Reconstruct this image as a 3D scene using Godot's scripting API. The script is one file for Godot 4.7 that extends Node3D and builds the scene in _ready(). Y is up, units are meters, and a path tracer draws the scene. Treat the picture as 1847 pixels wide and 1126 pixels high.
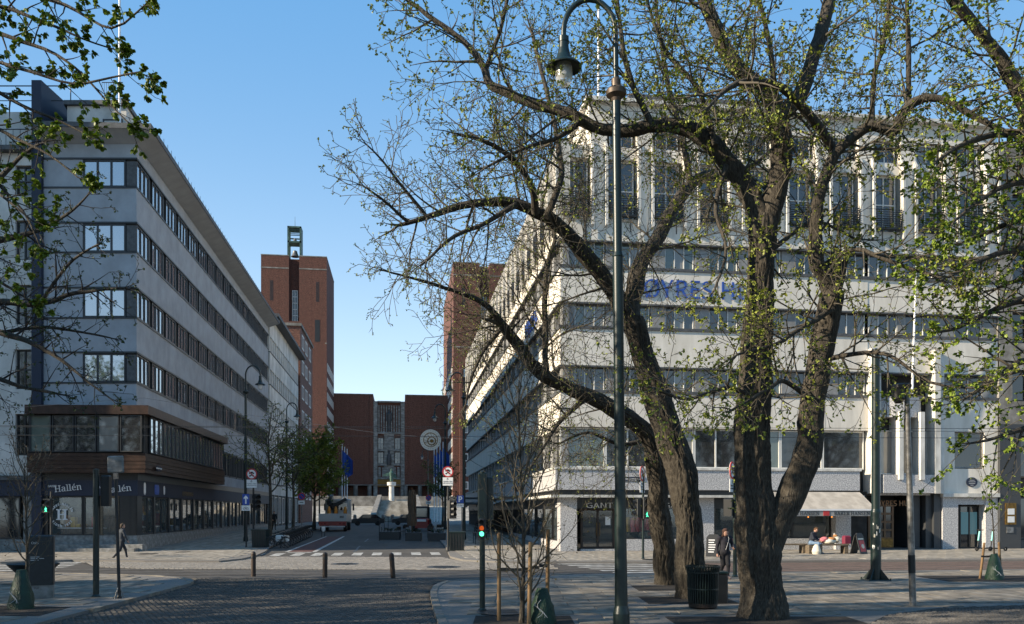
extends Node3D
# Street corner in spring morning light: two office blocks, a brick city hall at the end of the street, old lime trees.
const FL := 1500.0
const CX := 923.5
const HY := 924.0
const EYE := 2.3
const YAW := 7.63
var ca := cos(deg_to_rad(YAW))
var sa := sin(deg_to_rad(YAW))
var RT := Vector3(ca, 0, sa)      # along the picture
var FW := Vector3(sa, 0, -ca)     # into the picture
var rng := RandomNumberGenerator.new()
var M := {}
var taken := {}
var cache := {}
var tex := {}

func P(px: float, py: float, d: float) -> Vector3:
	return RT * ((px - CX) / FL * d) + FW * d + Vector3(0, EYE + (HY - py) / FL * d, 0)
func G(px: float, py: float, h := 0.0) -> Vector3:
	return P(px, py, (EYE - h) * FL / (py - HY))
func H(z: float) -> float:
	if z > -50.0: return 0.0
	if z > -76.0: return 0.5 * (-50.0 - z) / 26.0
	if z > -140.0: return 0.5 + 0.1 * (-76.0 - z) / 64.0
	return 0.6
func GH(px: float, py: float, off := 0.0) -> Vector3:
	var p := G(px, py, off)
	for i in 12: p = G(px, py, H(p.z) + off)
	return p
func at(px: float, d: float, off := 0.0) -> Vector3:   # column and distance -> point on the ground
	var p := P(px, HY, d)
	p.y = H(p.z) + off
	return p
func v2(p: Vector3) -> Vector2: return Vector2(p.x, p.z)
func lin(r: float, g: float, b: float) -> Color: return Color(r, g, b).linear_to_srgb()
func tone(r: float, g: float, b: float, k: float) -> Color: return lin(r * k, g * k, b * k)

class MB:
	var v := PackedVector3Array()
	var n := PackedVector3Array()
	var c := PackedColorArray()
	var col := Color.WHITE
	var tinted := false
	func tri(a: Vector3, b: Vector3, d: Vector3) -> void:
		var nn := (b - a).cross(d - a).normalized()
		v.append(a); v.append(d); v.append(b)
		for i in 3: n.append(nn)
		if tinted:
			for i in 3: c.append(col)
	func quad(a: Vector3, b: Vector3, d: Vector3, e: Vector3) -> void:
		tri(a, b, d); tri(a, d, e)
	func tris(a: Vector3, b: Vector3, d: Vector3, na: Vector3, nb: Vector3, nd: Vector3) -> void:
		v.append(a); v.append(d); v.append(b)
		n.append(na); n.append(nd); n.append(nb)
		if tinted:
			for i in 3: c.append(col)
	func hexa(p: Array) -> void:   # p: 4 lower corners CCW seen from above, 4 upper
		quad(p[3], p[2], p[1], p[0]); quad(p[4], p[5], p[6], p[7])
		for i in 4:
			var j := (i + 1) % 4
			quad(p[i], p[j], p[4 + j], p[4 + i])
	func box(x0: float, x1: float, y0: float, y1: float, z0: float, z1: float, t := Transform3D.IDENTITY) -> void:
		var p := []
		for y in [y0, y1]:
			for q in [Vector3(x0, y, z1), Vector3(x1, y, z1), Vector3(x1, y, z0), Vector3(x0, y, z0)]: p.append(t * q)
		hexa(p)
	func cbox(o: Vector3, s: Vector3, t := Transform3D.IDENTITY) -> void:
		box(o.x - s.x / 2, o.x + s.x / 2, o.y - s.y / 2, o.y + s.y / 2, o.z - s.z / 2, o.z + s.z / 2, t)
	func rbox(o: Vector3, s: Vector3, b: float, t := Transform3D.IDENTITY) -> void:   # box with chamfered upright edges and top
		var poly := PackedVector2Array()
		var hx := s.x / 2
		var hz := s.z / 2
		for q in [Vector2(hx - b, hz), Vector2(hx, hz - b), Vector2(hx, b - hz), Vector2(hx - b, -hz), Vector2(b - hx, -hz), Vector2(-hx, b - hz), Vector2(-hx, hz - b), Vector2(b - hx, hz)]: poly.append(q)
		var lo := []
		var hi := []
		var tp := []
		for q in poly:
			lo.append(t * Vector3(o.x + q.x, o.y - s.y / 2, o.z + q.y))
			hi.append(t * Vector3(o.x + q.x, o.y + s.y / 2 - b, o.z + q.y))
			tp.append(t * Vector3(o.x + q.x * (1 - b / hx), o.y + s.y / 2, o.z + q.y * (1 - b / hz)))
		for i in 8:
			var j := (i + 1) % 8
			quad(lo[j], lo[i], hi[i], hi[j]); quad(hi[j], hi[i], tp[i], tp[j])
		for i in range(1, 7):
			tri(tp[0], tp[i + 1], tp[i]); tri(lo[0], lo[i], lo[i + 1])
	func tube(pts: PackedVector3Array, rad: PackedFloat32Array, sides := 6, ridge: FastNoiseLite = null, amp := 0.0) -> void:
		var k := pts.size()
		if k < 2: return
		var up := Vector3.UP
		var d0 := (pts[1] - pts[0]).normalized()
		if absf(d0.y) > 0.9: up = Vector3.RIGHT
		var u := d0.cross(up).normalized()
		var rp := PackedVector3Array()
		var rn := PackedVector3Array()
		for i in k:
			var d := (pts[mini(i + 1, k - 1)] - pts[maxi(i - 1, 0)]).normalized()
			u = (u - d * u.dot(d)).normalized()
			var w := d.cross(u)
			for s in sides:
				var a := TAU * s / sides
				var q := u * cos(a) + w * sin(a)
				var r := rad[i]
				if ridge:
					var k9 := 11.0 * maxf(rad[i], 0.12) / 0.4
					r *= 1.0 + amp * (0.35 - absf(ridge.get_noise_3d(cos(a) * k9, i * 0.22, sin(a) * k9)) * 1.6) + amp * 0.9 * ridge.get_noise_3d(cos(a) * 1.2, 50.0 + i * 0.1, sin(a) * 1.2)
				rp.append(pts[i] + q * r)
				rn.append(q)
		if ridge:   # normals from the ridged surface
			for i in k:
				for s in sides:
					var e1 := rp[i * sides + (s + 1) % sides] - rp[i * sides + (s + sides - 1) % sides]
					var e2 := rp[mini(i + 1, k - 1) * sides + s] - rp[maxi(i - 1, 0) * sides + s]
					rn[i * sides + s] = e1.cross(e2).normalized()
		for i in k - 1:
			for s in sides:
				var s2 := (s + 1) % sides
				var a := i * sides + s
				var b := i * sides + s2
				var e := (i + 1) * sides + s2
				var f := (i + 1) * sides + s
				tris(rp[a], rp[b], rp[e], rn[a], rn[b], rn[e])
				tris(rp[a], rp[e], rp[f], rn[a], rn[e], rn[f])
		for s in range(1, sides - 1):
			tri(rp[0], rp[s + 1], rp[s])
			var o := (k - 1) * sides
			tri(rp[o], rp[o + s], rp[o + s + 1])
	func bar(a: Vector3, b: Vector3, r: float, sides := 6, r2 := -1.0) -> void:
		tube(PackedVector3Array([a, b]), PackedFloat32Array([r, r2 if r2 >= 0 else r]), sides)
	func path(list: Array, r: float, sides := 6) -> void:
		var rr := PackedFloat32Array()
		for q in list: rr.append(r)
		tube(PackedVector3Array(list), rr, sides)
	func lathe(o: Vector3, prof: Array, sides := 16, t := Transform3D.IDENTITY) -> void:   # prof: [radius, y] going up
		for i in prof.size() - 1:
			var r0: float = prof[i][0]
			var r1: float = prof[i + 1][0]
			var y0: float = prof[i][1]
			var y1: float = prof[i + 1][1]
			var sl := Vector2(y1 - y0, r0 - r1).normalized()
			for s in sides:
				var a := TAU * s / sides
				var b := TAU * (s + 1) / sides
				var A := Vector3(cos(a), 0, -sin(a))
				var B := Vector3(cos(b), 0, -sin(b))
				var na := t.basis * (A * sl.x + Vector3(0, sl.y, 0))
				var nb := t.basis * (B * sl.x + Vector3(0, sl.y, 0))
				var p0 := t * (o + A * r0 + Vector3(0, y0, 0))
				var p1 := t * (o + B * r0 + Vector3(0, y0, 0))
				var p2 := t * (o + B * r1 + Vector3(0, y1, 0))
				var p3 := t * (o + A * r1 + Vector3(0, y1, 0))
				if r0 > 0.0001: tris(p0, p1, p2, na, nb, nb)
				if r1 > 0.0001: tris(p0, p2, p3, na, nb, na)
	func prism(poly: PackedVector2Array, z0: float, z1: float, t := Transform3D.IDENTITY) -> void:   # outline in x,y pushed along z
		if Geometry2D.is_polygon_clockwise(poly): poly.reverse()
		var idx := Geometry2D.triangulate_polygon(poly)
		for i in range(0, idx.size(), 3):
			var a := poly[idx[i]]
			var b := poly[idx[i + 1]]
			var d := poly[idx[i + 2]]
			if (b - a).cross(d - a) < 0:
				var s := b
				b = d
				d = s
			tri(t * Vector3(a.x, a.y, z1), t * Vector3(b.x, b.y, z1), t * Vector3(d.x, d.y, z1))
			tri(t * Vector3(a.x, a.y, z0), t * Vector3(d.x, d.y, z0), t * Vector3(b.x, b.y, z0))
		for i in poly.size():
			var a := poly[i]
			var b := poly[(i + 1) % poly.size()]
			quad(t * Vector3(a.x, a.y, z0), t * Vector3(b.x, b.y, z0), t * Vector3(b.x, b.y, z1), t * Vector3(a.x, a.y, z1))
	func plan(poly: PackedVector2Array, y0: float, y1: float) -> void:   # outline in x,z pushed up
		var q := PackedVector2Array()
		for p in poly: q.append(Vector2(p.x, -p.y))
		prism(q, y0, y1, Transform3D(Basis(Vector3(1, 0, 0), Vector3(0, 0, -1), Vector3(0, 1, 0)), Vector3.ZERO))
	func mesh() -> ArrayMesh:
		var a := []
		a.resize(Mesh.ARRAY_MAX)
		a[Mesh.ARRAY_VERTEX] = v
		a[Mesh.ARRAY_NORMAL] = n
		if tinted: a[Mesh.ARRAY_COLOR] = c
		var m := ArrayMesh.new()
		m.add_surface_from_arrays(Mesh.PRIMITIVE_TRIANGLES, a)
		return m

func numbered(called: String) -> String:
	taken[called] = taken.get(called, -1) + 1
	return called if taken[called] == 0 else "%s_%03d" % [called, taken[called]]
func put(called: String, mesh: Mesh, m: Material, parent: Node3D = null, t := Transform3D.IDENTITY) -> MeshInstance3D:
	var o := MeshInstance3D.new()
	o.mesh = mesh
	o.material_override = m
	o.transform = t
	if parent == null:
		o.name = numbered(called)
		add_child(o)
	else:
		o.name = called
		parent.add_child(o, true)
	return o
func obj(called: String, b: MB, m: Material, parent: Node3D = null, t := Transform3D.IDENTITY) -> MeshInstance3D:
	return put(called, b.mesh(), m, parent, t)
func tag(o: Node, label: String, category := "", group := "", kind := "") -> Node:
	if label: o.set_meta("label", label)
	if category: o.set_meta("category", category)
	if group: o.set_meta("group", group)
	if kind: o.set_meta("kind", kind)
	return o
func thing(called: String, label: String, category: String, t := Transform3D.IDENTITY, group := "") -> Node3D:
	var o := Node3D.new()
	o.name = numbered(called)
	add_child(o)
	o.transform = t
	tag(o, label, category, group)
	return o
func copy(src: Node3D, called: String, label: String, t: Transform3D, group := "") -> Node3D:
	var o: Node3D = src.duplicate()
	o.name = numbered(called)
	add_child(o)
	o.transform = t
	tag(o, label, "", group)
	return o
# one plain block of a wall, pier or panel as a part of its own; alike blocks share their mesh
func piece(called: String, parent: Node3D, m: Material, t: Transform3D, x0: float, x1: float, y0: float, y1: float, z0: float, z1: float) -> MeshInstance3D:
	var key := "p%.3f,%.3f,%.3f" % [x1 - x0, y1 - y0, z1 - z0]
	if not cache.has(key):
		var b := MB.new()
		b.box(0, x1 - x0, 0, y1 - y0, 0, z1 - z0)
		cache[key] = b.mesh()
	return put(called, cache[key], m, parent, t * Transform3D(Basis(), Vector3(x0, y0, z0)))
func struct(called: String, b: MB, m: Material) -> MeshInstance3D:
	var o := obj(called, b, m)
	o.set_meta("kind", "structure")
	return o
func pos(p: Vector3, turn := 0.0) -> Transform3D: return Transform3D(Basis(Vector3.UP, turn), p)
func word(s: String, height: float, m: Material, parent: Node3D, t: Transform3D, font := "Droid Sans", depth := 0.02, bold := false, italic := false, called := "lettering") -> MeshInstance3D:
	var f := SystemFont.new()
	f.font_names = PackedStringArray([font])
	if bold: f.font_weight = 700
	f.font_italic = italic
	var w := TextMesh.new()
	w.font = f
	w.font_size = 48
	w.pixel_size = height / 35.0
	w.depth = depth
	w.curve_step = 1.0
	w.text = s
	return put(called, w, m, parent, t)

func ntex(sd: int, freq: float, oct: int, gain: float, lo: Color, hi: Color, kind := FastNoiseLite.TYPE_SIMPLEX_SMOOTH, fractal := FastNoiseLite.FRACTAL_FBM, size := 512, mid := 0.5) -> NoiseTexture2D:
	var f := FastNoiseLite.new()
	f.seed = sd
	f.noise_type = kind
	f.frequency = freq
	f.fractal_type = fractal
	f.fractal_octaves = oct
	f.fractal_gain = gain
	var t := NoiseTexture2D.new()
	t.width = size
	t.height = size
	t.seamless = true
	t.noise = f
	var g := Gradient.new()
	g.set_color(0, lo)
	g.set_color(1, hi)
	g.add_point(mid, lo.lerp(hi, 0.5))
	t.color_ramp = g
	return t
func mat(key: String, c: Color, rough := 0.8, t: Texture2D = null, scale := Vector3(0.2, 0.2, 0.2), bump: Texture2D = null, bh := 0.0, metal := 0.0) -> StandardMaterial3D:
	var m := StandardMaterial3D.new()
	m.resource_name = key
	m.albedo_color = c
	m.roughness = rough
	m.metallic = metal
	if t or bump:
		m.uv1_triplanar = true
		m.uv1_world_triplanar = true
		m.uv1_scale = scale
	if t: m.albedo_texture = t
	if bump:
		m.heightmap_enabled = true
		m.heightmap_texture = bump
		m.heightmap_scale = bh
	M[key] = m
	return m
func brick_tex() -> ImageTexture:
	var r := RandomNumberGenerator.new()
	r.seed = 11
	var im := Image.create(512, 512, false, Image.FORMAT_RGB8)
	im.fill(Color(0.42, 0.33, 0.29))
	for row in 64:
		var x := -16 if row % 2 else 0
		while x < 512:
			var k := 0.62 + 0.38 * r.randf()
			var hue := r.randf()
			im.fill_rect(Rect2i(x, row * 8, 31, 7), Color(k, k * (0.86 + 0.1 * hue), k * (0.84 + 0.12 * hue)))
			x += 32
	return ImageTexture.create_from_image(im)

func materials() -> void:
	var W := Color.WHITE
	tex.plaster = ntex(1, 0.006, 7, 0.66, Color(0.72, 0.72, 0.71), W)
	tex.streak = ntex(9, 0.011, 7, 0.62, Color(0.85, 0.845, 0.83), W)
	tex.fine = ntex(2, 0.03, 5, 0.75, Color(0.62, 0.62, 0.62), W)
	tex.stain = ntex(3, 0.008, 6, 0.6, Color(0.55, 0.54, 0.52), W)
	tex.speck = ntex(4, 0.13, 2, 0.7, Color(0.52, 0.52, 0.54), W, FastNoiseLite.TYPE_SIMPLEX, FastNoiseLite.FRACTAL_FBM, 512, 0.42)
	tex.asphalt = ntex(5, 0.02, 7, 0.85, Color(0.55, 0.55, 0.56), W)
	tex.rough = ntex(6, 0.04, 5, 0.7, Color.BLACK, W)
	tex.bark = ntex(7, 0.022, 5, 0.65, Color(0.22, 0.19, 0.17), W, FastNoiseLite.TYPE_SIMPLEX_SMOOTH, FastNoiseLite.FRACTAL_RIDGED, 512, 0.6)
	tex.brick = brick_tex()
	tex.soil = ntex(8, 0.05, 5, 0.8, Color(0.35, 0.33, 0.3), W)
	mat("pale_render", lin(0.80, 0.745, 0.655), 0.85, tex.streak, Vector3(0.16, 0.035, 0.16), tex.fine, 0.6)
	mat("fin_stone", lin(0.78, 0.75, 0.69), 0.8, tex.plaster, Vector3(0.3, 0.1, 0.3))
	mat("granite", lin(0.72, 0.70, 0.67), 0.55, tex.speck, Vector3(0.15, 0.15, 0.15))
	mat("grey_render", lin(0.365, 0.39, 0.425), 0.88, tex.streak, Vector3(0.1, 0.08, 0.1), tex.fine, 0.6)
	mat("white_render", lin(0.74, 0.72, 0.68), 0.85, tex.plaster, Vector3(0.1, 0.07, 0.1), tex.fine, 0.6)
	mat("beige_stone", lin(0.36, 0.34, 0.31), 0.85, tex.stain, Vector3(0.2, 0.2, 0.2))
	mat("dark_stone", lin(0.075, 0.078, 0.08), 0.5, tex.speck, Vector3(0.7, 0.7, 0.7))
	mat("black_stone", lin(0.022, 0.024, 0.027), 0.35, tex.fine, Vector3(0.5, 0.5, 0.5))
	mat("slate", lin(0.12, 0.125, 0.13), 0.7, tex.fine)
	mat("panel_grey", lin(0.33, 0.325, 0.315), 0.6, tex.plaster, Vector3(0.3, 0.3, 0.3))
	mat("window_dark", lin(0.02, 0.022, 0.024), 0.45)
	mat("window_white", lin(0.62, 0.61, 0.57), 0.5)
	mat("interior", lin(0.035, 0.034, 0.033), 0.9, tex.stain, Vector3(0.3, 0.3, 0.3))
	mat("copper", lin(0.075, 0.038, 0.024), 0.45, tex.stain, Vector3(0.4, 0.4, 0.4), null, 0.0, 0.35)
	mat("navy", lin(0.010, 0.017, 0.038), 0.6)
	mat("gold", lin(0.30, 0.17, 0.04), 0.4, tex.stain, Vector3(0.8, 0.8, 0.8), null, 0.0, 0.6)
	mat("amber_wood", lin(0.20, 0.085, 0.02), 0.4, tex.stain, Vector3(2.0, 0.3, 2.0))
	mat("brick_red", lin(0.20, 0.105, 0.076), 0.9, tex.brick, Vector3(0.25, 0.25, 0.25))
	mat("brick_dark", lin(0.27, 0.152, 0.108), 0.9, tex.brick, Vector3(0.25, 0.25, 0.25))
	mat("sandstone", lin(0.34, 0.32, 0.29), 0.85, tex.stain, Vector3(0.1, 0.1, 0.1))
	mat("ramp_paving", lin(0.56, 0.53, 0.47), 0.85, tex.stain, Vector3(0.1, 0.1, 0.1))
	mat("relief_stone", lin(0.42, 0.415, 0.39), 0.85, tex.stain, Vector3(0.12, 0.25, 0.12))
	mat("verdigris", lin(0.065, 0.15, 0.122), 0.6, tex.stain, Vector3(0.2, 0.2, 0.2))
	mat("asphalt", lin(0.085, 0.078, 0.070), 0.9, tex.asphalt, Vector3(0.12, 0.12, 0.12), tex.rough, 0.5)
	mat("street_asphalt", lin(0.105, 0.098, 0.088), 0.9, tex.asphalt, Vector3(0.09, 0.09, 0.09), tex.rough, 0.5)
	mat("bed", lin(0.04, 0.037, 0.033), 0.95, tex.soil, Vector3(0.5, 0.5, 0.5))
	mat("soil", lin(0.035, 0.026, 0.018), 0.95, tex.soil, Vector3(0.4, 0.4, 0.4), tex.rough, 2.0)
	mat("paint", lin(0.62, 0.62, 0.60), 0.7, tex.stain, Vector3(0.4, 0.4, 0.4))
	mat("bike_red", lin(0.14, 0.05, 0.038), 0.85, tex.asphalt, Vector3(0.12, 0.12, 0.12))
	mat("rail", lin(0.20, 0.17, 0.15), 0.35, tex.fine, Vector3(0.5, 0.5, 0.5), null, 0.0, 0.7)
	mat("ballast", lin(0.19, 0.125, 0.098), 0.9, tex.asphalt, Vector3(0.15, 0.15, 0.15))
	mat("kerb", lin(0.27, 0.25, 0.22), 0.8, tex.speck, Vector3(0.5, 0.5, 0.5))
	for i in 4: mat("slab%d" % i, tone(0.33, 0.29, 0.235, [0.97, 1.0, 1.03, 0.94][i]), 0.85, tex.stain, Vector3(0.25 + i * 0.07, 0.25, 0.31 - i * 0.03))
	for i in 4: mat("pave%d" % i, tone(0.44, 0.40, 0.34, [0.96, 1.0, 1.03, 0.92][i]), 0.85, tex.stain, Vector3(0.25 + i * 0.07, 0.25, 0.31 - i * 0.03))
	for i in 4: mat("sett%d" % i, tone(0.165, 0.152, 0.134, [0.8, 1.0, 1.12, 0.9][i]), 0.75, tex.speck, Vector3(1.3, 1.3, 1.3))
	var sm := mat("setts", Color.WHITE, 0.75, tex.speck, Vector3(1.3, 1.3, 1.3))
	sm.vertex_color_use_as_albedo = true
	mat("bark", lin(0.178, 0.158, 0.122), 0.95, tex.bark, Vector3(1.5, 0.3, 1.5), tex.bark, 4.0)
	mat("twig", lin(0.078, 0.066, 0.047), 0.9)
	mat("twig_dark", lin(0.030, 0.024, 0.020), 0.9)
	mat("iron_green", lin(0.010, 0.028, 0.026), 0.38, tex.fine, Vector3(0.6, 0.6, 0.6))
	mat("iron_black", lin(0.012, 0.013, 0.014), 0.5)
	mat("steel", lin(0.30, 0.30, 0.30), 0.42, tex.stain, Vector3(0.8, 0.8, 0.8), null, 0.0, 0.5)
	mat("white_paint", lin(0.72, 0.72, 0.72), 0.4)
	mat("sign_white", lin(0.70, 0.70, 0.68), 0.45)
	mat("sign_red", lin(0.42, 0.03, 0.03), 0.45)
	mat("sign_blue", lin(0.015, 0.06, 0.30), 0.45)
	mat("sign_black", lin(0.01, 0.01, 0.01), 0.5)
	mat("letter_blue", lin(0.022, 0.07, 0.31), 0.4)
	mat("letter_white", lin(0.62, 0.62, 0.62), 0.5)
	mat("letter_gold", lin(0.30, 0.15, 0.06), 0.45)
	mat("stake", lin(0.34, 0.21, 0.10), 0.85, tex.stain, Vector3(2.0, 0.3, 2.0))
	mat("bag_green", lin(0.007, 0.05, 0.022), 0.5, tex.stain, Vector3(1.0, 1.0, 1.0), tex.rough, 2.0)
	mat("awning", lin(0.52, 0.47, 0.41), 0.9, tex.plaster, Vector3(0.3, 0.3, 0.3))
	mat("parasol", lin(0.17, 0.115, 0.075), 0.9, tex.stain, Vector3(1.0, 0.3, 1.0))
	mat("rubber", lin(0.012, 0.012, 0.012), 0.8)
	mat("truck_white", lin(0.40, 0.40, 0.39), 0.4)
	mat("truck_red", lin(0.20, 0.018, 0.016), 0.35)
	mat("orange", lin(0.55, 0.20, 0.02), 0.5)
	mat("cabinet", lin(0.020, 0.028, 0.034), 0.45, tex.fine, Vector3(0.5, 0.5, 0.5))
	mat("concrete", lin(0.34, 0.34, 0.33), 0.8, tex.stain, Vector3(0.6, 0.6, 0.6))
	mat("bench_wood", lin(0.22, 0.17, 0.115), 0.8, tex.stain, Vector3(0.5, 2.0, 2.0))
	mat("mint", lin(0.22, 0.56, 0.52), 0.4)
	mat("pink", lin(0.55, 0.16, 0.17), 0.85)
	mat("raspberry", lin(0.16, 0.012, 0.035), 0.7)
	mat("tarnished", lin(0.16, 0.12, 0.09), 0.5, tex.stain, Vector3(1.0, 1.0, 1.0), null, 0.0, 0.4)
	mat("red_cloth", lin(0.40, 0.03, 0.03), 0.85)
	mat("yellow_cloth", lin(0.55, 0.34, 0.04), 0.85)
	mat("cream_cloth", lin(0.60, 0.55, 0.44), 0.9)
	mat("blue_cloth", lin(0.04, 0.07, 0.14), 0.9)
	mat("tan", lin(0.33, 0.15, 0.05), 0.9)
	mat("lit_room", lin(0.22, 0.18, 0.13), 0.9, tex.stain, Vector3(0.6, 0.6, 0.6))
	mat("shop_wall", lin(0.30, 0.24, 0.17), 0.9, tex.stain, Vector3(0.4, 0.4, 0.4))
	mat("flag_blue", lin(0.02, 0.06, 0.26), 0.9)
	mat("hedge", lin(0.02, 0.03, 0.014), 0.9)
	mat("clock_face", lin(0.70, 0.67, 0.58), 0.6)
	mat("dark_wood", lin(0.055, 0.030, 0.018), 0.6, tex.stain, Vector3(2.0, 0.3, 2.0))
	var pm := mat("person", Color.WHITE, 0.85)
	pm.vertex_color_use_as_albedo = true
	for k in ["glass", "glass_cool", "glass_green", "glass_blind"]:
		var g := mat(k, {"glass": lin(0.022, 0.023, 0.025), "glass_cool": lin(0.055, 0.062, 0.066), "glass_green": lin(0.10, 0.125, 0.11), "glass_blind": lin(0.20, 0.19, 0.17)}[k], 0.04)
		g.metallic_specular = 0.72
	mat("coated_glass", lin(0.50, 0.52, 0.54), 0.03, null, Vector3.ONE, null, 0.0, 0.8)
	var sg := mat("shop_glass", Color(0.5, 0.55, 0.55, 0.12), 0.02)
	sg.transparency = BaseMaterial3D.TRANSPARENCY_ALPHA
	sg.metallic_specular = 0.6
	var op := mat("opal", Color(0.9, 0.9, 0.88, 0.35), 0.15)
	op.transparency = BaseMaterial3D.TRANSPARENCY_ALPHA
	for e in [["lamp_green", Color(0.35, 1.0, 0.75), 1.6], ["lamp_amber", Color(1.0, 0.42, 0.06), 0.3], ["lamp_tail", Color(0.6, 0.03, 0.02), 0.04], ["screen", Color(0.4, 0.62, 0.68), 0.14], ["lamp_warm", Color(1.0, 0.6, 0.25), 1.0], ["lamp_sign_green", Color(0.1, 0.8, 0.3), 0.25]]:
		var m := mat(e[0], e[1].darkened(0.6), 0.4)
		m.emission_enabled = true
		m.emission = e[1]
		m.emission_energy_multiplier = e[2]
	for e in [["leaf", 0.0], ["leaf_dark", 0.0]]:
		var m := mat(e[0], Color.WHITE, 0.55)
		m.vertex_color_use_as_albedo = true
		m.backlight_enabled = true
		m.backlight = lin(0.22, 0.28, 0.04)

# ---------------------------------------------------------------- camera, sky, sun, ground
func stage() -> void:
	var cam := Camera3D.new()
	cam.name = "camera"
	cam.projection = Camera3D.PROJECTION_FRUSTUM
	cam.near = 0.1
	cam.far = 3000.0
	cam.size = 0.1 * 1126.0 / FL
	cam.frustum_offset = Vector2(0, 0.1 * (HY - 563.0) / FL)
	cam.transform = Transform3D(Basis(RT, Vector3.UP, -FW), Vector3(0, EYE, 0))
	add_child(cam)
	cam.current = true
	var sky := ProceduralSkyMaterial.new()
	sky.sky_top_color = Color(0.285, 0.49, 0.675)
	sky.sky_horizon_color = Color(0.84, 0.91, 0.93)
	sky.sky_curve = 0.145
	sky.ground_bottom_color = Color(0.28, 0.27, 0.25)
	sky.ground_horizon_color = Color(0.6, 0.6, 0.58)
	sky.sun_angle_max = 1.0
	var env := Environment.new()
	env.background_mode = Environment.BG_SKY
	env.sky = Sky.new()
	env.sky.sky_material = sky
	env.tonemap_mode = Environment.TONE_MAPPER_LINEAR
	env.tonemap_exposure = 1.9
	env.sdfgi_enabled = true
	env.ssao_enabled = true
	env.ssil_enabled = true
	var we := WorldEnvironment.new()
	we.name = "surroundings"
	we.environment = env
	add_child(we)
	var sun := DirectionalLight3D.new()
	sun.name = "sun"
	sun.light_energy = 1.6
	sun.light_color = Color(1.0, 0.935, 0.83)
	sun.light_angular_distance = 0.53
	sun.shadow_enabled = true
	var el := deg_to_rad(24.0)
	var dir := Vector3(0.983, 0, -0.182).normalized() * cos(el) + Vector3.DOWN * sin(el)
	sun.transform = Transform3D(Basis.looking_at(dir, Vector3.UP), Vector3(-60, 60, 20))
	add_child(sun)

func raised(called: String, poly: PackedVector2Array, top: float, m: Material, parent: Node3D = null) -> MeshInstance3D:
	var b := MB.new()
	if Geometry2D.is_polygon_clockwise(poly): poly.reverse()
	var cuts := [80.0, -50.0, -76.0, -140.0, -400.0]
	for i in 4:
		var rect := PackedVector2Array([Vector2(-500, cuts[i + 1]), Vector2(500, cuts[i + 1]), Vector2(500, cuts[i]), Vector2(-500, cuts[i])])
		for q in Geometry2D.intersect_polygons(poly, rect):
			var idx := Geometry2D.triangulate_polygon(q)
			for k in range(0, idx.size(), 3):
				var p := []
				for j in 3:
					var w: Vector2 = q[idx[k + j]]
					p.append(Vector3(w.x, H(w.y) + top, w.y))
				if (p[1] - p[0]).cross(p[2] - p[0]).y < 0: b.tri(p[0], p[2], p[1])
				else: b.tri(p[0], p[1], p[2])
			for k in q.size():
				var u: Vector2 = q[k]
				var w: Vector2 = q[(k + 1) % q.size()]
				if absf(u.y - w.y) < 0.001 and (absf(u.y - cuts[i]) < 0.01 or absf(u.y - cuts[i + 1]) < 0.01): continue
				b.quad(Vector3(u.x, H(u.y) + top, u.y), Vector3(w.x, H(w.y) + top, w.y), Vector3(w.x, H(w.y) - 0.06, w.y), Vector3(u.x, H(u.y) - 0.06, u.y))
	var o := obj(called, b, m, parent)
	if parent == null: o.set_meta("kind", "structure")
	return o

func inside(p: Vector2, half: Vector2, ax: Vector2, ay: Vector2, poly: PackedVector2Array, holes: Array) -> bool:
	for s in [Vector2(-1, -1), Vector2(1, -1), Vector2(1, 1), Vector2(-1, 1), Vector2.ZERO]:
		var q: Vector2 = p + ax * half.x * s.x + ay * half.y * s.y
		if not Geometry2D.is_point_in_polygon(q, poly): return false
		for h in holes:
			if Geometry2D.is_point_in_polygon(q, h): return false
	return true

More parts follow.
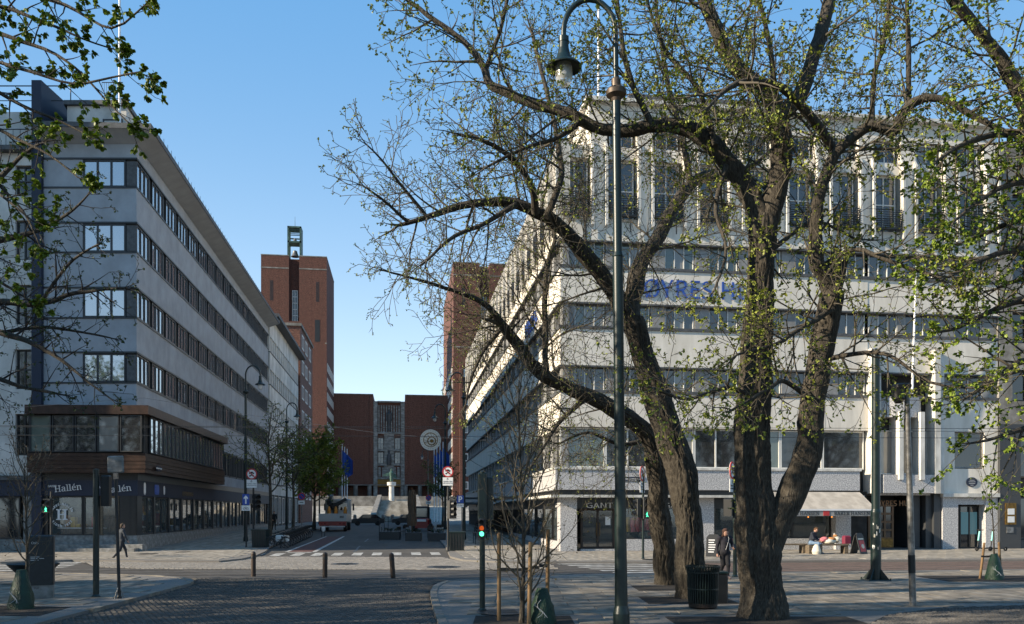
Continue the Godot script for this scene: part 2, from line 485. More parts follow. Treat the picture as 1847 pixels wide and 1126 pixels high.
# lays pieces over an outline: the nearest 300 as parts of their own, the others joined
func lay(parent: Node3D, called: String, poly: PackedVector2Array, holes: Array, size: Vector2, gap: float, top: float, thick: float, ax: Vector2, mats: Array, count: int, sd: int, limit_z := -140.0, nudge := 0.0) -> void:
	var ay := Vector2(-ax.y, ax.x)
	var r := RandomNumberGenerator.new()
	r.seed = sd
	var lo := Vector2(1e9, 1e9)
	var hi := -lo
	for p in poly:
		var q := Vector2(p.dot(ax), p.dot(ay))
		lo = lo.min(q)
		hi = hi.max(q)
	var spots := []
	var row := 0
	var y := lo.y
	while y < hi.y:
		var x: float = lo.x - (size.x * 0.5 if row % 2 else 0.0)
		while x < hi.x:
			var p := ax * (x + size.x / 2) + ay * (y + size.y / 2)
			if p.y > limit_z and inside(p, size * 0.5, ax, ay, poly, holes):
				spots.append([Vector2(p.x * ca + p.y * sa, p.x * sa - p.y * ca), p])
			x += size.x
		y += size.y
		row += 1
	spots.sort_custom(func(a, b): return a[0].y + absf(a[0].x) * 0.2 + (0.0 if a[0].y > 15.5 else 100.0) < b[0].y + absf(b[0].x) * 0.2 + (0.0 if b[0].y > 15.5 else 100.0))
	var shapes := []
	for k in 4:
		var b := MB.new()
		var hx := (size.x - gap) / 2
		var hz := (size.y - gap) / 2
		var e := minf(0.012, size.y * 0.1)
		var lo4 := [Vector3(-hx, -thick, hz), Vector3(hx, -thick, hz), Vector3(hx, -thick, -hz), Vector3(-hx, -thick, -hz)]
		var j := func(): return r.randf_range(-nudge, nudge)
		var hi4 := [Vector3(e - hx, j.call(), hz - e), Vector3(hx - e, j.call(), hz - e), Vector3(hx - e, j.call(), e - hz), Vector3(e - hx, j.call(), e - hz)]
		b.quad(hi4[0], hi4[1], hi4[2], hi4[3])
		for i in 4:
			var i2 := (i + 1) % 4
			b.quad(lo4[i], lo4[i2], hi4[i2], hi4[i])
		shapes.append(b.mesh())
	var basis := Basis(Vector3(ax.x, 0, ax.y), Vector3.UP, Vector3(ax.x, 0, ax.y).cross(Vector3.UP))
	var rest := []
	for i in spots.size():
		var p: Vector2 = spots[i][1]
		var tilt := Basis(Vector3.UP, r.randf_range(-1, 1) * nudge * 6.0) * basis
		var t := Transform3D(tilt, Vector3(p.x, H(p.y) + top + r.randf_range(-nudge, nudge), p.y))
		if i < count: put(called, shapes[i % 4], mats[r.randi() % 4], parent, t)
		else: rest.append(t)
	if rest:
		var mm := MultiMesh.new()
		mm.transform_format = MultiMesh.TRANSFORM_3D
		mm.use_colors = true
		mm.mesh = shapes[0]
		mm.instance_count = rest.size()
		var base: Color = mats[1].albedo_color.srgb_to_linear()
		for i in rest.size():
			mm.set_instance_transform(i, rest[i])
			mm.set_instance_color(i, base * (r.randf_range(0.7, 1.2) if called == "sett" else r.randf_range(0.86, 1.1)))
		var o := MultiMeshInstance3D.new()
		o.multimesh = mm
		o.material_override = M.setts if called == "sett" else M.slab_many
		o.name = called + "_field"
		o.set_meta("kind", "stuff")
		parent.add_child(o, true)

func poly(list: Array) -> PackedVector2Array:
	var q := PackedVector2Array()
	for e in list: q.append(v2(e) if e is Vector3 else e)
	return q

func ground() -> void:
	var sm := mat("slab_many", Color.WHITE, 0.85, tex.stain, Vector3(0.3, 0.3, 0.3))
	sm.vertex_color_use_as_albedo = true
	var b := MB.new()
	var zs := [120.0, 0.0, -50.0, -76.0, -140.0, -700.0]
	for i in zs.size() - 1:
		b.quad(Vector3(-600, H(zs[i]), zs[i]), Vector3(600, H(zs[i]), zs[i]), Vector3(600, H(zs[i + 1]), zs[i + 1]), Vector3(-600, H(zs[i + 1]), zs[i + 1]))
	struct("road", b, M.asphalt)
	# side street running away between the blocks
	b = MB.new()
	for s in [[-46.6, -50.0], [-50.0, -76.0], [-76.0, -140.0], [-140.0, -152.0]]:
		b.quad(Vector3(-8.1, H(s[0]) + 0.004, s[0]), Vector3(2.8, H(s[0]) + 0.004, s[0]), Vector3(2.8, H(s[1]) + 0.004, s[1]), Vector3(-8.1, H(s[1]) + 0.004, s[1]))
	struct("side_street", b, M.street_asphalt)
	# pavements
	var left := poly([G(-900, 1012, 0.12), G(0, 1013, 0.12), G(130, 1009, 0.12), G(260, 1010.5, 0.12), G(395, 1011, 0.12), G(436, 1007, 0.12), G(462, 1001, 0.12), G(478, 994, 0.12), Vector2(-8.1, -54), Vector2(-8.1, -140), Vector2(-90, -140), Vector2(-90, -55)])
	var lp := raised("left_pavement", left, 0.1, M.kerb)
	lay(lp, "paving_slab", poly([G(-200, 1010.5, 0.12), G(0, 1011, 0.12), G(130, 1007.5, 0.12), G(260, 1009, 0.12), G(395, 1009.5, 0.12), G(436, 1005, 0.12), G(460, 999, 0.12), G(474, 993, 0.12), Vector2(-8.5, -54), Vector2(-8.5, -100), Vector2(-14.8, -100), Vector2(-14.8, -49.8), Vector2(-40, -52)]), [], Vector2(1.0, 0.7), 0.02, 0.118, 0.03, v2(RT).normalized(), [M.pave0, M.pave1, M.pave2, M.pave3], 200, 31)
	var right := poly([Vector2(2.8, -140), Vector2(2.8, -52), G(812, 1003, 0.12), G(835, 1009, 0.12), G(900, 1012, 0.12), G(1000, 1012.5, 0.12), G(1200, 1012, 0.12), G(1500, 1010, 0.12), G(1847, 1008.5, 0.12), Vector2(70, -37.5), Vector2(70, -46), Vector2(12, -60), Vector2(12, -140)])
	var rp := raised("right_pavement", right, 0.1, M.kerb)
	lay(rp, "paving_slab", poly([Vector2(3.2, -100), Vector2(3.2, -52), G(815, 1002, 0.12), G(838, 1007, 0.12), G(900, 1010.5, 0.12), G(1000, 1011, 0.12), G(1200, 1010.5, 0.12), G(1500, 1008.5, 0.12), G(1847, 1007, 0.12), Vector2(50, -38), Vector2(50, -45.8), Vector2(8.9, -45.8), Vector2(8.9, -100)]), [], Vector2(1.0, 0.7), 0.02, 0.118, 0.03, Vector2(1, 0), [M.pave0, M.pave1, M.pave2, M.pave3], 250, 32)
	# near corner of the park on the right, with tree pits
	var plaza := poly([G(800, 1126, 0.12), G(788, 1095, 0.12), G(781, 1068, 0.12), G(788, 1054, 0.12), G(812, 1047, 0.12), G(860, 1044.5, 0.12), Vector2(6, -28.9), Vector2(45, -29.2), Vector2(60, -29), Vector2(60, 2), Vector2(-1.0, 2), G(850, 1300, 0.12)])
	var pits := []
	for e in [[1240, 1082, 1.1, 0.8], [1207, 1060, 1.0, 0.8], [1392, 1124, 1.9, 1.1], [944, 1118, 1.0, 0.75], [1792, 1043, 2.1, 1.2]]:
		var c := G(e[0], e[1], 0.12)
		pits.append(poly([c - RT * e[2] - FW * e[3], c + RT * e[2] - FW * e[3], c + RT * e[2] + FW * e[3], c - RT * e[2] + FW * e[3]]))
	var fan := poly([G(1500, 1300, 0.12), G(1560, 1128, 0.12), G(1600, 1108, 0.12), G(1690, 1096, 0.12), G(1847, 1091, 0.12), G(2050, 1090, 0.12), G(2050, 1300, 0.12)])
	pits.append(fan)
	var pz := raised("park_corner_paving", plaza, 0.1, M.kerb)
	var inner := Geometry2D.offset_polygon(plaza, -0.14)[0]
	lay(pz, "paving_slab", inner, pits, Vector2(1.15, 0.75), 0.014, 0.12, 0.03, v2(RT).normalized(), [M.slab0, M.slab1, M.slab2, M.slab3], 300, 33, -40.0, 0.0015)
	pits.pop_back()
	for q in pits: raised("tree_pit_soil", q, 0.108, M.soil, pz)
	lay(raised("sett_bed", fan, 0.105, M.bed, pz), "sett", fan, [], Vector2(0.13, 0.11), 0.016, 0.128, 0.03, v2(RT).rotated(0.5).normalized(), [M.sett0, M.sett1, M.sett2, M.sett3], 0, 37, -60.0, 0.005)
	# island on the left
	var island := poly([G(-40, 1150, 0.12), G(60, 1124, 0.12), G(160, 1099, 0.12), G(300, 1062, 0.12), G(338, 1052, 0.12), G(346, 1047, 0.12), G(330, 1042, 0.12), G(280, 1038, 0.12), G(100, 1033, 0.12), G(-300, 1029, 0.12), G(-700, 1029, 0.12), G(-700, 1150, 0.12)])
	var iz := raised("left_island_paving", island, 0.1, M.kerb)
	var ip := poly([G(-30, 1110, 0.12), G(-30, 1091, 0.12), G(128, 1094, 0.12), G(70, 1110, 0.12)])
	var iin := Geometry2D.offset_polygon(island, -0.22)[0]
	lay(iz, "paving_slab", iin, [ip], Vector2(1.15, 0.75), 0.014, 0.12, 0.03, v2(RT).normalized(), [M.slab0, M.slab1, M.slab2, M.slab3], 220, 34, -45.0, 0.0015)
	raised("planting_bed_soil", ip, 0.108, M.soil, iz)
	# kerbstones along the rounded corners
	for ed in [[plaza, 0, 6, pz], [island, 1, 9, iz]]:
		var run := PackedVector2Array()
		for i in range(ed[1], ed[2] + 1): run.append(ed[0][i])
		var cv := Curve2D.new()
		for p in run: cv.add_point(p)
		var total := cv.get_baked_length()
		var nk := int(total / 0.85)
		for i in nk:
			var p0 := cv.sample_baked(total * i / nk)
			var p1 := cv.sample_baked(total * (i + 1) / nk)
			var dv := (p1 - p0).normalized()
			var mid := (p0 + p1) / 2
			var kb := Basis(Vector3(dv.x, 0, dv.y), Vector3.UP, Vector3(dv.x, 0, dv.y).cross(Vector3.UP))
			piece("kerbstone", ed[3], [M.kerb, M.slab2, M.kerb, M.slab0][(i * 7) % 4], Transform3D(kb, Vector3(mid.x, 0, mid.y)), -p0.distance_to(p1) / 2 + 0.008, p0.distance_to(p1) / 2 - 0.008, -0.05, 0.117 + 0.003 * (i % 2), -0.09, 0.09)
	# repairs in the carriageway
	for q in [[[330, 1029], [520, 1030], [560, 1036], [380, 1037]], [[640, 1031], [760, 1030], [800, 1035], [660, 1037]], [[100, 1034 - 9], [210, 1026], [190, 1029], [60, 1028]], [[905, 1034], [1010, 1035], [1000, 1040], [890, 1040]]]:
		var w := []
		for e in q: w.append(G(e[0], e[1]))
		raised("asphalt_patch", poly(w), 0.006, M.street_asphalt)
	for q in [[[600, 985], [700, 985], [690, 978], [610, 978]], [[640, 972], [690, 972], [688, 964], [652, 964]]]:
		b = MB.new()
		b.quad(GH(q[0][0], q[0][1], 0.008), GH(q[1][0], q[1][1], 0.008), GH(q[2][0], q[2][1], 0.008), GH(q[3][0], q[3][1], 0.008))
		struct("asphalt_patch", b, M.asphalt)
	# setts
	var ca_poly := poly([G(-36, 1152), G(64, 1126), G(164, 1101), G(304, 1064), G(342, 1054), G(351, 1049), G(340, 1044.5), G(420, 1044.5), G(780, 1045), G(812, 1048.5), G(786, 1056), G(778, 1069), G(785, 1097), G(797, 1128), G(845, 1300), G(-400, 1300)])
	var cr := raised("cobbled_roadway", ca_poly, 0.004, M.bed)
	lay(cr, "sett", ca_poly, [], Vector2(0.155, 0.115), 0.018, 0.036, 0.04, v2(RT).rotated(0.07).normalized(), [M.sett0, M.sett1, M.sett2, M.sett3], 300, 35, -40.0, 0.006)
	var cb_poly := poly([G(140, 1013), G(260, 1013.5), G(395, 1013.5), G(440, 1009.5), G(468, 1005), G(800, 1006), G(830, 1012), G(900, 1015), G(990, 1015.5), G(1010, 1027), G(860, 1029), G(600, 1028), G(400, 1027.5), G(250, 1027), G(170, 1024)])
	var cs := raised("cobbled_crossing", cb_poly, 0.004, M.bed)
	lay(cs, "sett", cb_poly, [], Vector2(0.19, 0.15), 0.016, 0.03, 0.04, v2(RT).normalized(), [M.pave0, M.pave1, M.pave2, M.pave3], 0, 36, -60.0, 0.005)
	# painted markings and rails
	var k := 0
	for i in 6:
		var z := -36.4 + i * 1.08
		b = MB.new()
		var x := 6.9 + i * 0.22
		b.quad(Vector3(x, 0.005, z + 0.5), Vector3(x + 4.0, 0.005, z + 0.5), Vector3(x + 4.0, 0.005, z), Vector3(x, 0.005, z))
		struct("crossing_stripe", b, M.paint)
		var c := G(60, 1015.0 + i * 2.9)
		b = MB.new()
		b.quad(c - RT * 2.6 + Vector3(0, 0.005, 0) - FW * 0.28, c + RT * (2.2 - i * 0.28) + Vector3(0, 0.005, 0) - FW * 0.28, c + RT * (2.2 - i * 0.28) + Vector3(0, 0.005, 0) + FW * 0.28, c - RT * 2.6 + Vector3(0, 0.005, 0) + FW * 0.28)
		struct("crossing_stripe", b, M.paint)
	for i in 10:
		b = MB.new()
		var x := -7.9 + i * 1.06
		b.quad(Vector3(x, 0.008, -44.7), Vector3(x + 0.52, 0.008, -44.7), Vector3(x + 0.52, 0.008, -47.6), Vector3(x, 0.008, -47.6))
		struct("crossing_stripe", b, M.paint)
	b = MB.new()
	for q in [[518, 996, 564, 996, 619, 968, 588, 968]]:
		b.quad(GH(q[0], q[1], 0.008), GH(q[2], q[3], 0.008), GH(q[4], q[5], 0.008), GH(q[6], q[7], 0.008))
	struct("bicycle_lane", b, M.bike_red)
	for q in [[513, 996, 519, 996, 590, 968, 587, 968], [562, 996, 570, 996, 622, 968, 618, 968], [519, 997, 562, 997, 562, 996, 519, 996]]:
		b = MB.new()
		b.quad(GH(q[0], q[1], 0.012), GH(q[2], q[3], 0.012), GH(q[4], q[5], 0.012), GH(q[6], q[7], 0.012))
		struct("lane_line", b, M.paint)
	b = MB.new()
	b.quad(Vector3(11.5, 0.003, -30.6), Vector3(90, 0.003, -30.6), Vector3(90, 0.003, -36.6), Vector3(11.5, 0.003, -36.6))
	struct("tram_lane", b, M.ballast)
	for z in [-31.4, -32.85, -34.3, -35.75]:
		b = MB.new()
		b.box(-60, 90, 0.0, 0.009, z - 0.05, z + 0.05)
		struct("tram_rail", b, M.rail)
	# the asphalt patch seam across the side street
	b = MB.new()
	var seam := [GH(690, 952, 0.007), GH(668, 968, 0.007), GH(644, 988, 0.007), GH(640, 994, 0.007), GH(634, 996, 0.007)]
	for i in seam.size() - 1:
		b.quad(seam[i], seam[i + 1], seam[i + 1] + RT * 0.12, seam[i] + RT * 0.12)
	struct("tar_seam", b, M.iron_black)
	# square and ramps before the city hall
	b = MB.new()
	b.quad(Vector3(-40, 0.62, -150), Vector3(40, 0.62, -150), Vector3(40, 3.7, -195), Vector3(-40, 3.7, -195))
	var ramp := struct("square_ramp", b, M.ramp_paving)
	b = MB.new()
	for i in 16:
		for s in [-1, 1]:
			var x0 := -38.0 + i * 5.0
			var a := Vector3(x0, 0, -150)
			var c := Vector3(x0 + s * 22.0, 0, -195)
			var seg := 8
			for j in seg:
				var p0 := a.lerp(c, float(j) / seg)
				var p1 := a.lerp(c, float(j + 1) / seg)
				if absf(p0.x) > 38 or absf(p1.x) > 38: continue
				p0.y = 0.64 + 3.08 * (-150 - p0.z) / 45.0
				p1.y = 0.64 + 3.08 * (-150 - p1.z) / 45.0
				b.quad(p0, p0 + Vector3(0.4, 0, 0), p1 + Vector3(0.4, 0, 0), p1)
	obj("paving_band", b, M.relief_stone, ramp)
	b = MB.new()
	b.box(-40, 40, 0, 6.0, -260, -195)
	struct("terrace", b, M.sandstone)
	var stairs := thing("stone_staircase", "broad pale stone staircase climbing the square to the brick hall", "staircase")
	for i in 14:
		b = MB.new()
		var y := 0.6 + i * 0.32
		b.box(-4.2, 3.0, y - 0.6, y + 0.32, -140.0 - i * 3.6 - 3.6, -140.0 - i * 3.6)
		obj("step", b, M.ramp_paving, stairs)
	for x in [-4.7, 3.5]:
		b = MB.new()
		b.hexa([Vector3(x - 0.45, 0.4, -139), Vector3(x + 0.45, 0.4, -139), Vector3(x + 0.45, 0.4, -190), Vector3(x - 0.45, 0.4, -190), Vector3(x - 0.45, 1.3, -139), Vector3(x + 0.45, 1.3, -139), Vector3(x + 0.45, 6.2, -190), Vector3(x - 0.45, 6.2, -190)])
		obj("side_wall", b, M.sandstone, stairs)

# ---------------------------------------------------------------- buildings
func face(o: Vector3, ax: Vector3) -> Transform3D:   # x to the viewer's right along the wall, z out of the wall
	return Transform3D(Basis(ax, Vector3.UP, ax.cross(Vector3.UP)), o)

# one window: a frame with its bars, and each pane a piece of its own
func window(parent: Node3D, t: Transform3D, x: float, y: float, w: float, h: float, n: int, out: float, fm: Material, gm: Material, fw := 0.06, rows := 1, fd := 0.1) -> Node3D:
	var key := "w%.2f,%.2f,%d,%.2f,%d,%.2f" % [w, h, n, fw, rows, fd]
	var pw := (w - fw * (n + 1)) / n
	var ph := (h - fw * (rows + 1)) / rows
	if not cache.has(key):
		var b := MB.new()
		for i in n + 1: b.box(i * (pw + fw), i * (pw + fw) + fw, 0, h, -fd, 0.0)
		for i in n:
			for j in rows + 1: b.box(fw + i * (pw + fw), (i + 1) * (pw + fw), j * (ph + fw), j * (ph + fw) + fw, -fd, -0.004)
		var g := MB.new()
		g.box(0, pw, 0, ph, -0.012, 0.0)
		cache[key] = [b.mesh(), g.mesh()]
	var fr := put("window", cache[key][0], fm, parent, t * Transform3D(Basis(), Vector3(x, y, out)))
	for i in n:
		for j in rows:
			var tilt := Basis(Vector3.UP, rng.randf_range(-0.006, 0.006)) * Basis(Vector3.RIGHT, rng.randf_range(-0.006, 0.006))
			put("pane", cache[key][1], M.glass_blind if gm != M.shop_glass and gm != M.coated_glass and rng.randf() < 0.1 else gm, fr, Transform3D(tilt, Vector3(fw + i * (pw + fw), fw + j * (ph + fw), -fd * 0.6)))
	return fr

func wallbox(b: MB, t: Transform3D, x0: float, x1: float, y0: float, y1: float, z0: float, z1: float) -> void: b.box(x0, x1, y0, y1, z0, z1, t)

func right_block() -> void:
	var o := thing("corner_office_building", "pale rendered office block with blue roof-level letters and finned top storey", "building")
	var X := 8.87
	var Z := -45.8
	var E := 35.7
	var B := -113.0
	var b := MB.new()
	b.box(X + 0.55, E, 3.42, 22.9, B, Z - 0.55)
	b.box(X + 2.2, E, 22.9, 25.2, B, Z - 0.55)
	obj("core", b, M.interior, o)
	b = MB.new()
	for r in [[7.1, 9.15], [10.55, 12.75], [14.1, 16.15], [17.6, 18.6]]:
		b.box(X, 27.3, r[0], r[1], B, Z)
		b.box(32.1, E, r[0], r[1], B, Z)
		b.box(27.3, 32.1, r[0], r[1], B, Z - 0.02 if r[0] > 10 else Z - 1.3)
	b.box(32.1, E, 3.42, 4.9, B, Z)
	b.box(X + 1.7, E, 24.45, 25.5, B, Z - 0.25)
	b.box(X + 1.7, X + 2.2, 22.9, 24.45, B, Z - 0.3)
	b.box(X + 0.3, X + 1.7, 22.85, 23.0, B, Z - 0.1)
	obj("wall", b, M.pale_render, o)
	b = MB.new()
	b.box(X + 1.45, E, 25.5, 25.72, B, Z + 0.1)
	b.box(X + 1.6, E, 24.3, 24.45, B, Z - 0.12)
	obj("cornice", b, M.fin_stone, o)
	b = MB.new()
	for r in [[9.08, 9.2], [12.68, 12.8], [16.08, 16.2]]: b.box(X - 0.07, E, r[0] - 0.06, r[1] - 0.02, B, Z + 0.07)
	for y in [10.55, 14.1, 17.6]: b.box(X - 0.1, E, y - 0.09, y + 0.001, B, Z + 0.1)
	obj("string_course", b, M.slate, o)
	b = MB.new()
	b.box(14.0, 26.0, 25.7, 28.2, -70.0, -50.0)
	obj("roof_house", b, M.slate, o)
	# granite base
	b = MB.new()
	b.box(X - 0.35, 26.6, 3.55, 4.68, B, Z + 0.35)
	obj("granite_fascia", b, M.granite, o)
	b = MB.new()
	b.box(X - 0.42, 26.68, 4.68, 4.8, B, Z + 0.42)
	b.box(X - 0.65, 26.75, 3.12, 3.26, B, Z + 0.6)
	obj("ledge", b, M.fin_stone, o)
	b = MB.new()
	b.box(X - 0.1, 26.6, 3.26, 3.55, B, Z + 0.1)
	b.box(X + 0.1, 26.5, 2.5, 3.12, Z - 0.65, Z - 0.55)
	b.box(X + 0.3, X + 0.4, 2.5, 3.12, B, Z - 0.6)
	obj("sign_band", b, M.black_stone, o)
	for x in [X, 16.9, 25.3]:
		b = MB.new()
		b.box(x, x + 0.95, 0.1, 3.12, Z - 0.95, Z)
		obj("pillar", b, M.granite, o)
	b = MB.new()
	for s in [[X + 3.7, 16.9], [17.85, 25.3]]: b.box(s[0], s[1], 0.1, 0.75, Z - 0.9, Z - 0.25)
	b.box(X + 0.2, X + 0.5, 0.1, 0.6, -70, Z - 0.95)
	obj("plinth", b, M.granite, o)
	# shop rooms behind the glass
	b = MB.new()
	b.box(X + 0.3, 26.0, 0.1, 0.2, -56.0, Z - 0.5)
	b.box(X + 0.3, 26.0, 0.2, 3.3, -56.2, -56.0)
	b.box(17.2, 17.4, 0.2, 3.1, -56.0, Z - 1.0)
	b.box(26.0, 27.3, 0.1, 3.5, -56.0, Z - 0.1)
	b.box(X + 0.35, X + 0.6, 0.1, 3.42, B, -62.0)
	obj("shop_room", b, M.interior, o)
	var front := face(Vector3(X, 0, Z), Vector3.RIGHT)
	var side := face(Vector3(X, 0, B), Vector3.BACK)
	for w in [[3.75, 2.0], [5.75, 2.25], [8.98, 2.6], [11.58, 2.4], [13.98, 2.4]]:
		window(o, front, w[0], 0.76, w[1], 2.35, 1, -0.5, M.iron_black, M.shop_glass, 0.07)
	for i in 5: window(o, side, 67.2 - 3.9 - i * 3.3, 0.61, 2.9, 2.5, 1, -0.3, M.iron_black, M.shop_glass, 0.07)
	# shop door
	var dr := window(o, front, 1.35, 0.2, 2.0, 2.3, 2, -0.85, M.dark_wood, M.shop_glass, 0.12)
	dr.name = "shop_door"
	for x in [0.92, 1.1]:
		b = MB.new()
		b.path([Vector3(x, 0.75, 0.0), Vector3(x, 0.78, 0.07), Vector3(x, 1.45, 0.07), Vector3(x, 1.48, 0.0)], 0.018)
		obj("handle", b, M.gold, dr)
	b = MB.new()
	b.box(1.45, 1.75, 1.35, 1.85, -0.05, -0.04)
	obj("notice", b, M.sign_white, dr)
	b = MB.new()
	b.box(X + 1.2, X + 3.6, 0.1, 0.2, Z - 0.9, Z - 0.2)
	obj("door_step", b, M.granite, o)
	# first floor: wide panes
	for i in 7: window(o, front, 0.02 + i * 2.62, 4.82, 2.6, 2.25, 2 if i % 2 else 1, -0.25, M.window_white, M.glass_green if i in [0, 4] else M.glass, 0.08)
	for i in 24: window(o, side, 0.3 + i * 2.78, 4.85, 2.1, 2.1, 2, -0.3, M.panel_grey, M.glass, 0.12)
	for i in 24: piece("pier", o, M.panel_grey, side, 0.3 + i * 2.78 + 2.1, 0.3 + (i + 1) * 2.78, 4.8, 7.1, -0.5, -0.12)
	# strip windows with grey panels between
	for r in [[9.15, 1.4], [12.75, 1.35], [16.15, 1.45]]:
		for i in 7:
			window(o, front, 0.85 + i * 2.63, r[0] + 0.02, 1.72, r[1] - 0.04, 3, -0.2, M.window_white, [M.glass_cool, M.glass_green, M.glass_cool, M.glass][rng.randi() % 4], 0.05)
			piece("infill_panel", o, M.panel_grey, front, i * 2.63 - (0.0 if i else -0.1), i * 2.63 + 0.85, r[0], r[0] + r[1], -0.5, -0.14)
		for i in 25:
			window(o, side, 0.2 + i * 2.68, r[0] + 0.02, 1.75, r[1] - 0.04, 3, -0.2, M.panel_grey, M.glass, 0.05)
			piece("infill_panel", o, M.panel_grey, side, 0.2 + i * 2.68 + 1.75, 0.2 + (i + 1) * 2.68, r[0], r[0] + r[1], -0.5, -0.14)
		piece("infill_panel", o, M.panel_grey, front, 23.3, 24.1, r[0], r[0] + r[1], -0.5, -0.14)
		piece("infill_panel", o, M.panel_grey, front, 25.9, 26.83, r[0], r[0] + r[1], -0.5, -0.14)
		window(o, front, 24.1, r[0] + 0.02, 1.8, r[1] - 0.04, 2, -0.2, M.window_white, M.glass, 0.05)
		if r[0] > 10:
			for x in [18.6, 20.9]: window(o, front, x, r[0] + 0.02, 1.8, r[1] - 0.04, 3, -0.2, M.window_white, M.glass_cool, 0.05)
			piece("infill_panel", o, M.panel_grey, front, 20.4, 20.9, r[0], r[0] + r[1], -0.5, -0.14)
			piece("infill_panel", o, M.panel_grey, front, 22.7, 23.3, r[0], r[0] + r[1], -0.5, -0.14)
	window(o, front, 24.0, 4.95, 1.95, 2.1, 1, -0.15, M.panel_grey, M.glass, 0.07)
	b = MB.new()
	b.box(23.23, 24.0, 4.9, 7.1, -0.5, 0, front)
	b.box(25.95, 26.83, 4.9, 7.1, -0.5, 0, front)
	obj("wall", b, M.pale_render, o)
	# top storey: french windows between fins, with balcony grilles, small windows above
	var fin := MB.new()
	var slope := PackedVector2Array([Vector2(-0.5, 18.2), Vector2(0.27, 18.45), Vector2(0.27, 22.75), Vector2(0.05, 23.15), Vector2(-0.5, 23.15)])
	fin.prism(slope, -0.07, 0.07, Transform3D(Basis(Vector3(0, 0, 1), Vector3.UP, Vector3(-1, 0, 0)), Vector3.ZERO))
	var finm := fin.mesh()
	var sets := [[front, 10, 2.683, 0.0], [side, 25, 2.68, 0.2]]
	var grille := MB.new()
	for j in 9:
		var y := 0.08 + j * 0.13
		grille.box(0.0, 1.6, y, y + 0.035, 0.26, 0.30)
		for s in [0, 1]: grille.box([0.0, 1.56][s], [0.04, 1.6][s], y, y + 0.035, 0.0, 0.26)
	for x in [0.0, 0.39, 0.78, 1.17, 1.56]: grille.box(x, x + 0.03, 0.0, 1.3, 0.25, 0.255)
	for x in [0.35, 1.2]: grille.box(x, x + 0.05, -0.85, 0.06, 0.16, 0.24)
	grille.box(0.0, 1.6, 0.0, 0.06, 0.0, 0.3)
	var gm := grille.mesh()
	for st in sets:
		var t: Transform3D = st[0]
		for i in st[1]:
			var x: float = st[3] + i * st[2]
			piece("pier", o, M.pale_render, t, x + 1.75, x + st[2], 18.6, 24.3 if st[1] == 10 else 22.85, -0.55, 0.0)
			piece("lintel", o, M.pale_render, t, x, x + 1.75, 22.3, 23.0, -0.55, -0.15)
			piece("sill", o, M.pale_render, t, x, x + 1.75, 18.6, 18.9, -0.55, -0.05)
			window(o, t, x + 0.1, 18.9, 1.55, 3.38, 2, -0.4, M.window_white if st[1] == 10 else M.panel_grey, M.glass_cool, 0.07, 2)
			if st[1] == 10 and i > 0: window(o, t, x + 0.2, 23.05, 1.35, 1.2, 2, -0.3, M.window_white, M.glass, 0.06)
			for fx in [x + 1.82, x + st[2] - 0.07]: put("fin", finm, M.fin_stone, o, t * Transform3D(Basis(), Vector3(fx, 0, 0)))
			put("balcony_grille", gm, M.iron_black, o, t * Transform3D(Basis(), Vector3(x + 0.08, 18.95, 0.0)))
	for r in [[7.15, 9.0], [10.6, 12.6], [14.15, 16.0]]:  # thin strips at panel joints, groove shade put into their darker colour
		for i in 12: piece("joint_shade_strip", o, M.slate, side, 5.5 + i * 5.36, 5.52 + i * 5.36, r[0], r[1], -0.02, 0.003)
		for i in 3: piece("joint_shade_strip", o, M.panel_grey, front, 5.26 + i * 5.26, 5.275 + i * 5.26, r[0], r[1], -0.02, 0.003)
	# big blue letters
	word("HØYRES HUS", 1.05, M.letter_blue, o, front * Transform3D(Basis(), Vector3(7.9, 15.0, 0.06)), "Droid Sans", 0.06)
	word("HØYRES", 1.0, M.letter_blue, o, side * Transform3D(Basis(), Vector3(57.2, 15.0, 0.12)), "Droid Sans", 0.12)
	word("GANT", 0.3, M.letter_white, o, front * Transform3D(Basis().scaled(Vector3(1.5, 1, 1)), Vector3(2.35, 2.68, -0.5)), "Droid Sans", 0.03)
	word("GANT", 0.3, M.letter_white, o, front * Transform3D(Basis().scaled(Vector3(1.5, 1, 1)), Vector3(6.9, 2.68, -0.5)), "Droid Sans", 0.03)
	word("GANT", 0.26, M.letter_white, o, side * Transform3D(Basis().scaled(Vector3(1.5, 1, 1)), Vector3(65.0, 2.7, -0.26)), "Droid Sans", 0.03)
	word("PRESS, KAFFE & BRØD", 0.34, M.sign_black, o, side * Transform3D(Basis(), Vector3(53.5, 4.0, 0.38)), "Droid Sans", 0.04, true)
	# entrance bay
	for x in [27.32, 31.35]:
		piece("column", o, M.fin_stone, Transform3D.IDENTITY, x, x + 0.36, 3.4, 11.9, -46.6, -45.42)
		piece("column", o, M.fin_stone, Transform3D.IDENTITY, x + 0.4, x + 0.72, 3.4, 11.5, -46.6, -45.62)
	for x in [29.0, 30.35]: piece("column", o, M.fin_stone, Transform3D.IDENTITY, x, x + 0.26, 4.2, 8.2, -46.4, -45.3)
	b = MB.new()
	b.box(28.1, 31.4, 3.42, 4.5, -47.2, -45.45)
	obj("bay_apron", b, M.granite, o)
	piece("entrance_lintel", o, M.granite, Transform3D.IDENTITY, 27.7, 31.35, 3.3, 3.415, -47.2, -45.9)
	b = MB.new()
